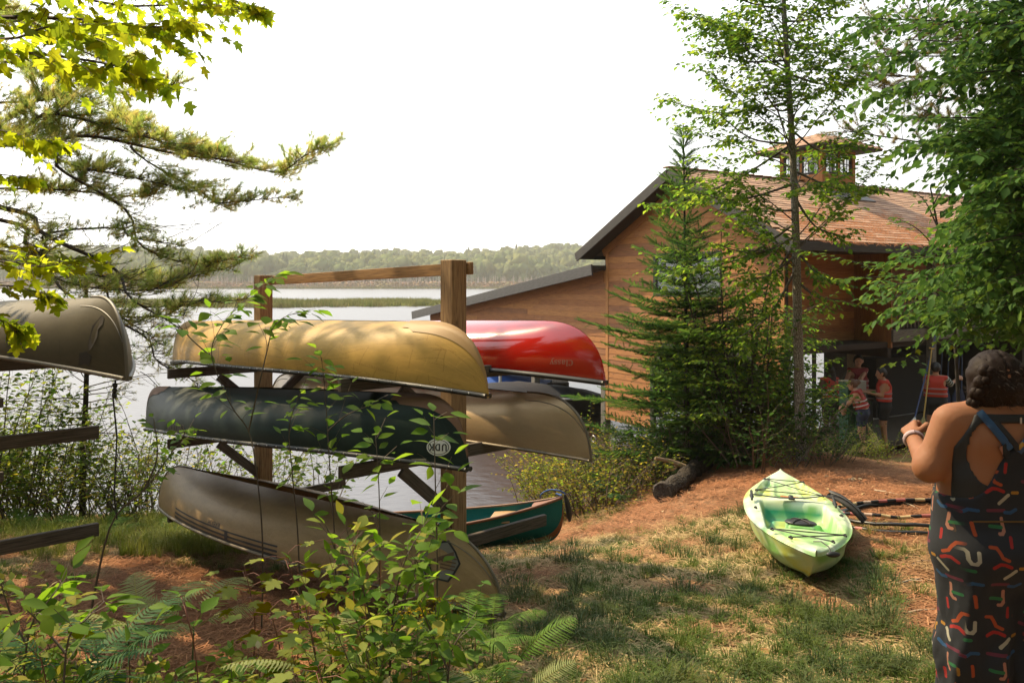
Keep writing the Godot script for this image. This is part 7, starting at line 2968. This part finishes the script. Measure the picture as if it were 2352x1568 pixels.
	var cloth := mat(lin(.8, .8, .8), .9, false, print_cloth())
	tri(cloth, 1.0 / .52)
	cloth.uv1_triplanar_sharpness = 8.0
	put("dungarees", dun, cloth, t)
	put("waist_seam", bx(.34, .006, .004, .0, .985 + lift, .135, .001), mat(lin(.10, .055, .01), .9), t)
	var strap := func(a: Vector2, b: Vector2, w: float, m: Material, called: String) -> void:
		var rows := []
		for i in 13:
			var q := a.lerp(b, i / 12.0)
			var c := Vector3(q.x, q.y + lift, .3)
			while f.at(c) > .011 and c.z > -.1:
				c.z -= .004
			var sd := Vector3((b - a).normalized().orthogonal().x, (b - a).normalized().orthogonal().y, 0) * w * .5
			rows.append([c - sd, c + Vector3(0, 0, .003), c + sd, c + sd * .6 - Vector3(0, 0, .006), c - sd * .6 - Vector3(0, 0, .006), c - sd])
		var sm := MB.new()
		sm.grid(rows, taper(13, 0, .4), taper(6, 0, .05))
		put(called, sm, m, t)
	var blue := mat(lin(.012, .05, .12), .7)
	strap.call(Vector2(-.115, 1.375), Vector2(-.03, 1.245), .028, blue, "shoulder_strap")
	strap.call(Vector2(-.06, 1.26), Vector2(-.035, 1.215), .03, cloth, "shoulder_strap")
	strap.call(Vector2(.095, 1.36), Vector2(.0, 1.235), .026, blue, "shoulder_strap")
	strap.call(Vector2(-.07, 1.345), Vector2(.10, 1.10), .022, mat(lin(.012, .012, .013), .8), "cross_strap")
	strap.call(Vector2(.022, 1.265), Vector2(.002, 1.245), .024, mat(lin(.33, .17, .02), .8), "strap_print")
	strap.call(Vector2(.058, 1.315), Vector2(.046, 1.298), .022, mat(lin(.34, .33, .28), .8), "strap_print")
	# hair parted in the middle, two braids
	var hf2 := Field.new()
	hf2.k = .03
	var hb := [[hc + Vector3(0, .035, .012), hc + Vector3(0, -.01, .03), .090, .084], [hc + Vector3(-.040, .02, .025), hc + Vector3(-.060, -.06, .03), .058, .046], [hc + Vector3(.040, .02, .025), hc + Vector3(.060, -.06, .03), .058, .046]]
	var fr := func(p: Vector3) -> float:
		var q := p - hc
		return maxf(maxf(-.04 - q.z - q.y * .5, -q.y - .10), .006 - absf(q.x) if q.y > .0 and q.z > 0 and f.d1(p, [hc + Vector3(0, .035, .012), hc + Vector3(0, -.01, .03), .087, .081]) > 0 else -1.0)
	hf2.bones = hb
	var hairm := mat(lin(.016, .009, .006), .6)
	hairm.metallic_specular = .25
	var hair := put("hair", hf2.skin(.0065, .004, fr, .005), hairm, t)
	for s in [-1.0, 1.0]:
		var br := MB.new()
		var path := smooth([hc + Vector3(s * .055, .055, .07), hc + Vector3(s * .085, -.01, .075), hc + Vector3(s * .098, -.075, .06), hc + Vector3(s * .118, -.135, .045), hc + Vector3(s * .135, -.19, -.0)], 5)
		for i in 40:
			var u := i / 39.0
			var c := along(path, u)
			var tg := tang(path, u)
			var side := tg.cross(Vector3.BACK).normalized()
			var off := side * sin(u * 42.0) * .020 + Vector3(0, 0, cos(u * 84.0) * .006)
			br.ell(Transform3D(bas(tg + side * cos(u * 42.0) * .8, Vector3.BACK), c + off), Vector3(.024, .016, .017) * (1.15 - u * .3), 8, 6)
		put("braid", br, hairm, hair)
	var wis := MB.new()                                   # frizz against the light
	for i in 900:
		var a := rng.randf() * TAU
		var e := rng.randf_range(-.75, 1.45)
		var n := Vector3(cos(a) * cos(e), sin(e), sin(a) * cos(e) * .9 + .15).normalized()
		if n.z < -.35:
			continue
		var o := hc + Vector3(0, -.005, .015) + n * Vector3(.094, .118, .100)
		var dd := (n + rv(.9)).normalized() * rng.randf_range(.010, .032)
		var w := dd.cross(Vector3.BACK + rv(.3)).normalized() * .0006
		var m := o + dd * .6 + rv(.003)
		wis.quad(o - w, o + w, m + w, m - w)
		wis.tri(m - w, m + w, o + dd + Vector3(0, -.004, 0))
	for i in 420:
		var s := -1.0 if i % 2 else 1.0
		var c: Vector3 = hc + Vector3(s * .085, -.01, .07).lerp(Vector3(s * .128, -.17, .02), rng.randf()) + rv(.018)
		var dd := rv(.028) + Vector3(s * .008, 0, 0)
		var w := dd.cross(Vector3.BACK).normalized() * .0006
		wis.tri(c - w, c + w, c + dd)
	put("hair_wisps", wis, mat(lin(.035, .02, .013), .6), hair)
	var bmb := MB.new()
	var wr: Vector3 = V.call(-.227, 1.222, -.182)
	var wd := Vector3(.05, .075, -.21).normalized()
	var wb := bas(wd, Vector3.UP)
	var ring := PackedVector3Array()
	for i in 17:
		var a := TAU * i / 16.0
		ring.append(wr + wb.y * cos(a) * .034 + wb.z * sin(a) * .034)
	bmb.tube(ring, taper(17, .008, .008), 6, 1, false)
	put("bracelet", bmb, mat(lin(.45, .34, .36), .6), t)
	var hem := MB.new()
	for s in [-1.0, 1.0]:
		hem.ell(Transform3D(Basis(), V.call(s * .118, .03, -.06)), Vector3(.048, .035, .13), 12, 8)
	put("shoes", hem, mat(lin(.05, .045, .04), .8), t)

func figure(label: String, at: Vector3, yaw: float, s: float, skin: Material, J: Dictionary, vest: Material, shorts: Material, hair: Material, style := "short") -> Node3D:
	var t := thing("person", label, "person", at, yaw)
	var V := func(a: Array) -> Vector3:
		return Vector3(a[0], a[1], a[2]) * s
	var lean: Array = J.get("lean", [0, 0])            # offset of the shoulders from the hips
	var hip := Vector3(0, .90, 0) * s
	var shl := Vector3(lean[0], 1.36 + J.get("drop", 0.0), lean[1]) * s
	var mid := (hip + shl) * .5
	var tor := [[shl + Vector3(-.14, 0, 0) * s, shl + Vector3(.14, 0, 0) * s, .06 * s, .06 * s], [shl + Vector3(-.08, -.11, 0) * s, shl + Vector3(.08, -.11, 0) * s, .11 * s, .11 * s], [mid + Vector3(-.08, 0, 0) * s, mid + Vector3(.08, 0, 0) * s, .112 * s, .112 * s], [hip + Vector3(-.085, .06, 0) * s, hip + Vector3(.085, .06, 0) * s, .115 * s, .115 * s], [hip + Vector3(-.095, -.04, 0.015) * s, hip + Vector3(.095, -.04, .015) * s, .115 * s, .115 * s]]
	var hc: Vector3 = shl + V.call(J.get("head", [0, .19, -.02]))
	var f := Field.new()
	f.k = .035
	f.bones = tor + [[shl + Vector3(0, -.02, 0), hc + Vector3(0, -.05, .02) * s, .06 * s, .05 * s]] + head_bones(hc, J.get("look", 0.0), s)
	for q in [["el", "ha", -1.0], ["er", "hr", 1.0]]:
		var a := shl + Vector3(q[2] * .185, -.015, 0) * s
		var e: Vector3 = shl + V.call(J[q[0]])
		var h: Vector3 = shl + V.call(J[q[1]])
		f.bones += [[a, e, .052 * s, .042 * s], [e, h, .042 * s, .027 * s]]
		var d := (h - e).normalized()
		for b in hand_bones(Transform3D(bas(d, Vector3.UP + Vector3.RIGHT * q[2] * .4), h + d * .05 * s), .9):
			f.bones.append(b)
	var legs := []
	for q in [["kl", "fl", -1.0], ["kr", "fr", 1.0]]:
		var a := hip + Vector3(q[2] * .095, -.08, 0) * s
		var kn: Vector3 = V.call(J.get(q[0], [q[2] * .10, .48, -.02]))
		var ft: Vector3 = V.call(J.get(q[1], [q[2] * .11, .07, .03]))
		legs.append([a, kn, .095 * s, .06 * s])
		f.bones += [legs[-1], [kn, ft, .058 * s, .036 * s], [ft + Vector3(0, -.035, 0) * s, ft + Vector3(.01, -.042, -.14) * s, .036 * s, .026 * s]]
	put("body", f.skin(.0155), skin, t)
	face_parts(t, hc, s, skin, J.get("look", 0.0))
	var vf := Field.new()
	vf.k = .04
	vf.bones = tor.slice(0, 4)
	var up := (shl - hip).normalized()
	var vm := func(p: Vector3) -> float:
		var y := (p - hip).dot(up)
		var L := hip.distance_to(shl)
		var arm := (Vector2(absf(p.x - lerpf(hip.x, shl.x, y / L)) - .215 * s, y - L * .78).length()) - .085 * s
		return maxf(maxf(y - L - .05 * s, .07 * s - y), maxf(-arm, .0 - 1.0))
	put("life_vest", vf.skin(.015, .034 * s, vm), vest, t)
	for h: float in [.30, .52]:
		var belt := Field.new()
		var c := hip.lerp(shl, h)
		belt.bones = [[c + Vector3(-.08, 0, 0) * s, c + Vector3(.08, 0, 0) * s, .112 * s, .112 * s]]
		var bm := func(p: Vector3) -> float: return absf((p - c).dot(up)) - .016 * s
		put("vest_strap", belt.skin(.012, .041 * s, bm), J.get("strap", mat(lin(.25, .17, .17), .7)), t)
	var sf := Field.new()
	sf.k = .03
	sf.bones = [tor[3], tor[4]] + legs
	var hem: float = J.get("hem", .58) * s
	var sm := func(p: Vector3) -> float: return maxf(p.y - hip.y - .07 * s, hem - p.y)
	put("shorts", sf.skin(.014, .016 * s, sm), shorts, t)
	var hf := Field.new()
	hf.k = .03
	hf.bones = [[hc + Vector3(0, .045, .01) * s, hc + Vector3(0, .02, .03) * s, .09 * s, .088 * s]]
	var lb := Basis(Vector3.UP, J.get("look", 0.0))
	if style == "long":
		for k in 7:
			var x := -.07 + k * .0233
			hf.bones.append([hc + lb * Vector3(x, 0, .05) * s, hc + lb * Vector3(x * 1.25, -.34, .10) * s, .04 * s, .026 * s])
	elif style == "bun":
		hf.bones.append([hc + lb * Vector3(0, .05, .10) * s, hc + lb * Vector3(0, .07, .13) * s, .05 * s, .045 * s])
	var hm := func(p: Vector3) -> float:
		var q: Vector3 = lb.inverse() * (p - hc)
		return -.035 * s - q.z - q.y * .45 if q.y > -.1 else -1.0
	put("hair", hf.skin(.011, .008, hm, .008), hair, t)
	return t

func build_people() -> void:
	build_woman()
	var fl := -1.60
	var orange := mat(lin(.40, .028, .012), .7)
	var red := mat(lin(.28, .016, .012), .7)
	var maroon := mat(lin(.20, .012, .016), .7)
	var pale := mat(lin(.45, .24, .16), .55)
	var tan := mat(lin(.36, .18, .10), .55)
	var brown := mat(lin(.11, .05, .03), .5)
	var dark := mat(lin(.012, .010, .009), .6)
	var navy := mat(lin(.015, .025, .06), .8)
	var black := mat(lin(.012, .013, .015), .8)
	var G := func(px: float, d: float) -> Vector3:
		return Vector3((px - 1176.0) / F * d, fl, -d)
	figure("person in orange life vest and black shorts standing in profile at the doorway", G.call(2031, 16.4), 1.25, .98, tan, {"el": [-.19, -.26, -.06], "ha": [-.10, -.22, -.30], "er": [.21, -.24, -.10], "hr": [.1, -.2, -.32], "look": .2, "head": [0, .17, -.06]}, orange, black, dark)
	figure("person in red life vest and navy shorts leaning forward with brown tied hair", G.call(1982, 15.95), 1.0, .90, pale, {"lean": [0, -.12], "drop": -.05, "el": [-.20, -.22, -.12], "ha": [-.12, -.36, -.22], "er": [.16, -.2, -.2], "hr": [.02, -.3, -.28], "head": [0, .15, -.10], "look": .3, "fl": [-.10, .07, .05], "strap": mat(lin(.42, .40, .38), .6)}, red, navy, mat(lin(.10, .045, .022), .6), "bun")
	figure("person in maroon life vest facing outward behind the green stand", G.call(1971, 17.9), 3.3, 1.04, pale, {"el": [.10, -.16, -.26], "ha": [.16, -.28, -.42], "er": [.32, -.20, -.10], "hr": [.44, -.36, -.22], "head": [0, .19, -.03], "look": -.5}, maroon, black, dark)
	figure("person with long dark hair, hand on hip, left of the green stand", G.call(1908, 16.9), .35, .97, brown, {"lean": [.02, -.05], "el": [-.36, -.22, .06], "ha": [-.19, -.42, .0], "er": [.22, -.28, -.05], "hr": [.16, -.34, -.25], "look": -.3, "strap": mat(lin(.5, .52, .52), .6)}, orange, dark, dark, "long")
	var p5: Node3D = figure("person in orange life vest over a striped shirt reaching for the paddle rack", G.call(2150, 16.9), -.35, 1.0, tan, {"el": [-.2, -.26, -.08], "ha": [-.1, -.34, -.26], "er": [.30, -.14, -.14], "hr": [.46, -.04, -.34], "look": -.5}, orange, black, dark)
	var stripe := [mat(lin(.33, .36, .33), .8), mat(lin(.02, .045, .04), .8)]
	for k in 7:                                            # striped sleeve and side
		var sl := Field.new()
		var a := Vector3(.185, 1.345, 0)
		var e := Vector3(.30, 1.22, -.14)
		var c := a.lerp(e, k / 6.5)
		sl.bones = [[a, e, .052, .046]]
		var ax := (e - a).normalized()
		var bm := func(p: Vector3) -> float: return absf((p - c).dot(ax)) - .0165
		put("sleeve_stripe", sl.skin(.011, .022, bm), stripe[k % 2], p5)

# ---------------------------------------------------------------- forest round the clearing, out of the picture
func build_forest() -> void:
	rng.seed = 95
	var names := ["behind the viewer", "behind the viewer on the left", "behind the viewer on the right", "right of the clearing", "right of the path", "behind the clearing", "far right of the path", "at the right rear", "at the left rear", "right of the leafy tree", "at the back of the landing", "back left of the landing", "close behind the viewer", "close behind the viewer to the left", "just right of the viewer", "left behind the viewer", "right of the patterned dungarees", "left of the left rack", "further left of the left rack", "left of the viewer", "far left by the shore"]
	var k := 0
	for e in [[1.5, -4.5, 12], [-4, -5.5, 13], [6, -3.5, 12], [9.0, 2.5, 13], [10.5, 7.5, 13], [0, -10, 15], [13, 10.5, 14], [11, -6, 14], [-9, -9, 14], [13.5, 4.5, 15], [4.5, -11, 15], [-8.5, -1.0, 13], [2.5, -2.6, 11], [-2.0, -3.0, 11], [7.0, -.5, 12], [-5.5, -3.5, 12], [8.5, 5.0, 12], [-7.6, 3.3, 6.5], [-9.8, 6.0, 8], [-8.2, .6, 8], [-11.5, 9.0, 8]]:
		var b := Vector3(e[0], gy(e[0], -e[1]), -e[1])
		var t := thing("forest_tree", "tall broadleaf tree " + names[k] + ", outside the photograph", "tree", b)
		k += 1
		var w := MB.new()
		w.tube(pv([Vector3(0, -.3, 0), Vector3(.1, e[2] * .5, 0), Vector3(0, e[2], .1)]), PackedFloat32Array([.2, .14, .04]), 9)
		put("trunk", w, M.bark, t)
		var xs := []
		for j in 60:
			var a := rng.randf() * TAU
			var q := Vector3(cos(a), 0, sin(a)) * (3.0 if e[0] > -7.5 or e[1] < -2 else 1.5) * sqrt(rng.randf()) + Vector3(0, lerpf(e[2] * .22, e[2] * 1.02, rng.randf()), 0)
			for i in 26:
				xs.append(Transform3D(bas(rv(1) * Vector3(1, .4, 1), Vector3.UP + rv(.7)).scaled(Vector3.ONE * rng.randf_range(.35, .65)), q + rv(.75)))
		mass(t, "crown", xs, M.me_small, [Color(.05, .11, .03), Color(.07, .14, .03), Color(.09, .16, .035)], M.any_leaf)
	# a leafy tree just beyond the left edge whose shade lies on the olive canoe
	var b := Vector3(-6.7, gy(-6.7, -7.9), -7.9)
	var t := thing("forest_tree", "leafy tree just beyond the left edge, its shade on the olive canoe", "tree", b)
	var w := MB.new()
	w.tube(pv([Vector3(0, -.3, 0), Vector3(.1, 3, 0), Vector3(0, 6.4, .1)]), PackedFloat32Array([.10, .07, .03]), 8)
	put("trunk", w, M.bark, t)
	var xs := []
	for j in 24:
		var q := Vector3(.3, 5.1, .2) + rv(1.0).normalized() * pow(rng.randf(), .4) * Vector3(1.25, 1.3, 1.3)
		for i in 30:
			xs.append(Transform3D(bas(rv(1) * Vector3(1, .4, 1), Vector3.UP + rv(.7)).scaled(Vector3.ONE * rng.randf_range(.08, .13)), q + rv(.3)))
	mass(t, "crown", xs, M.me_small, [Color(.10, .2, .03), Color(.16, .26, .03)], M.any_leaf)
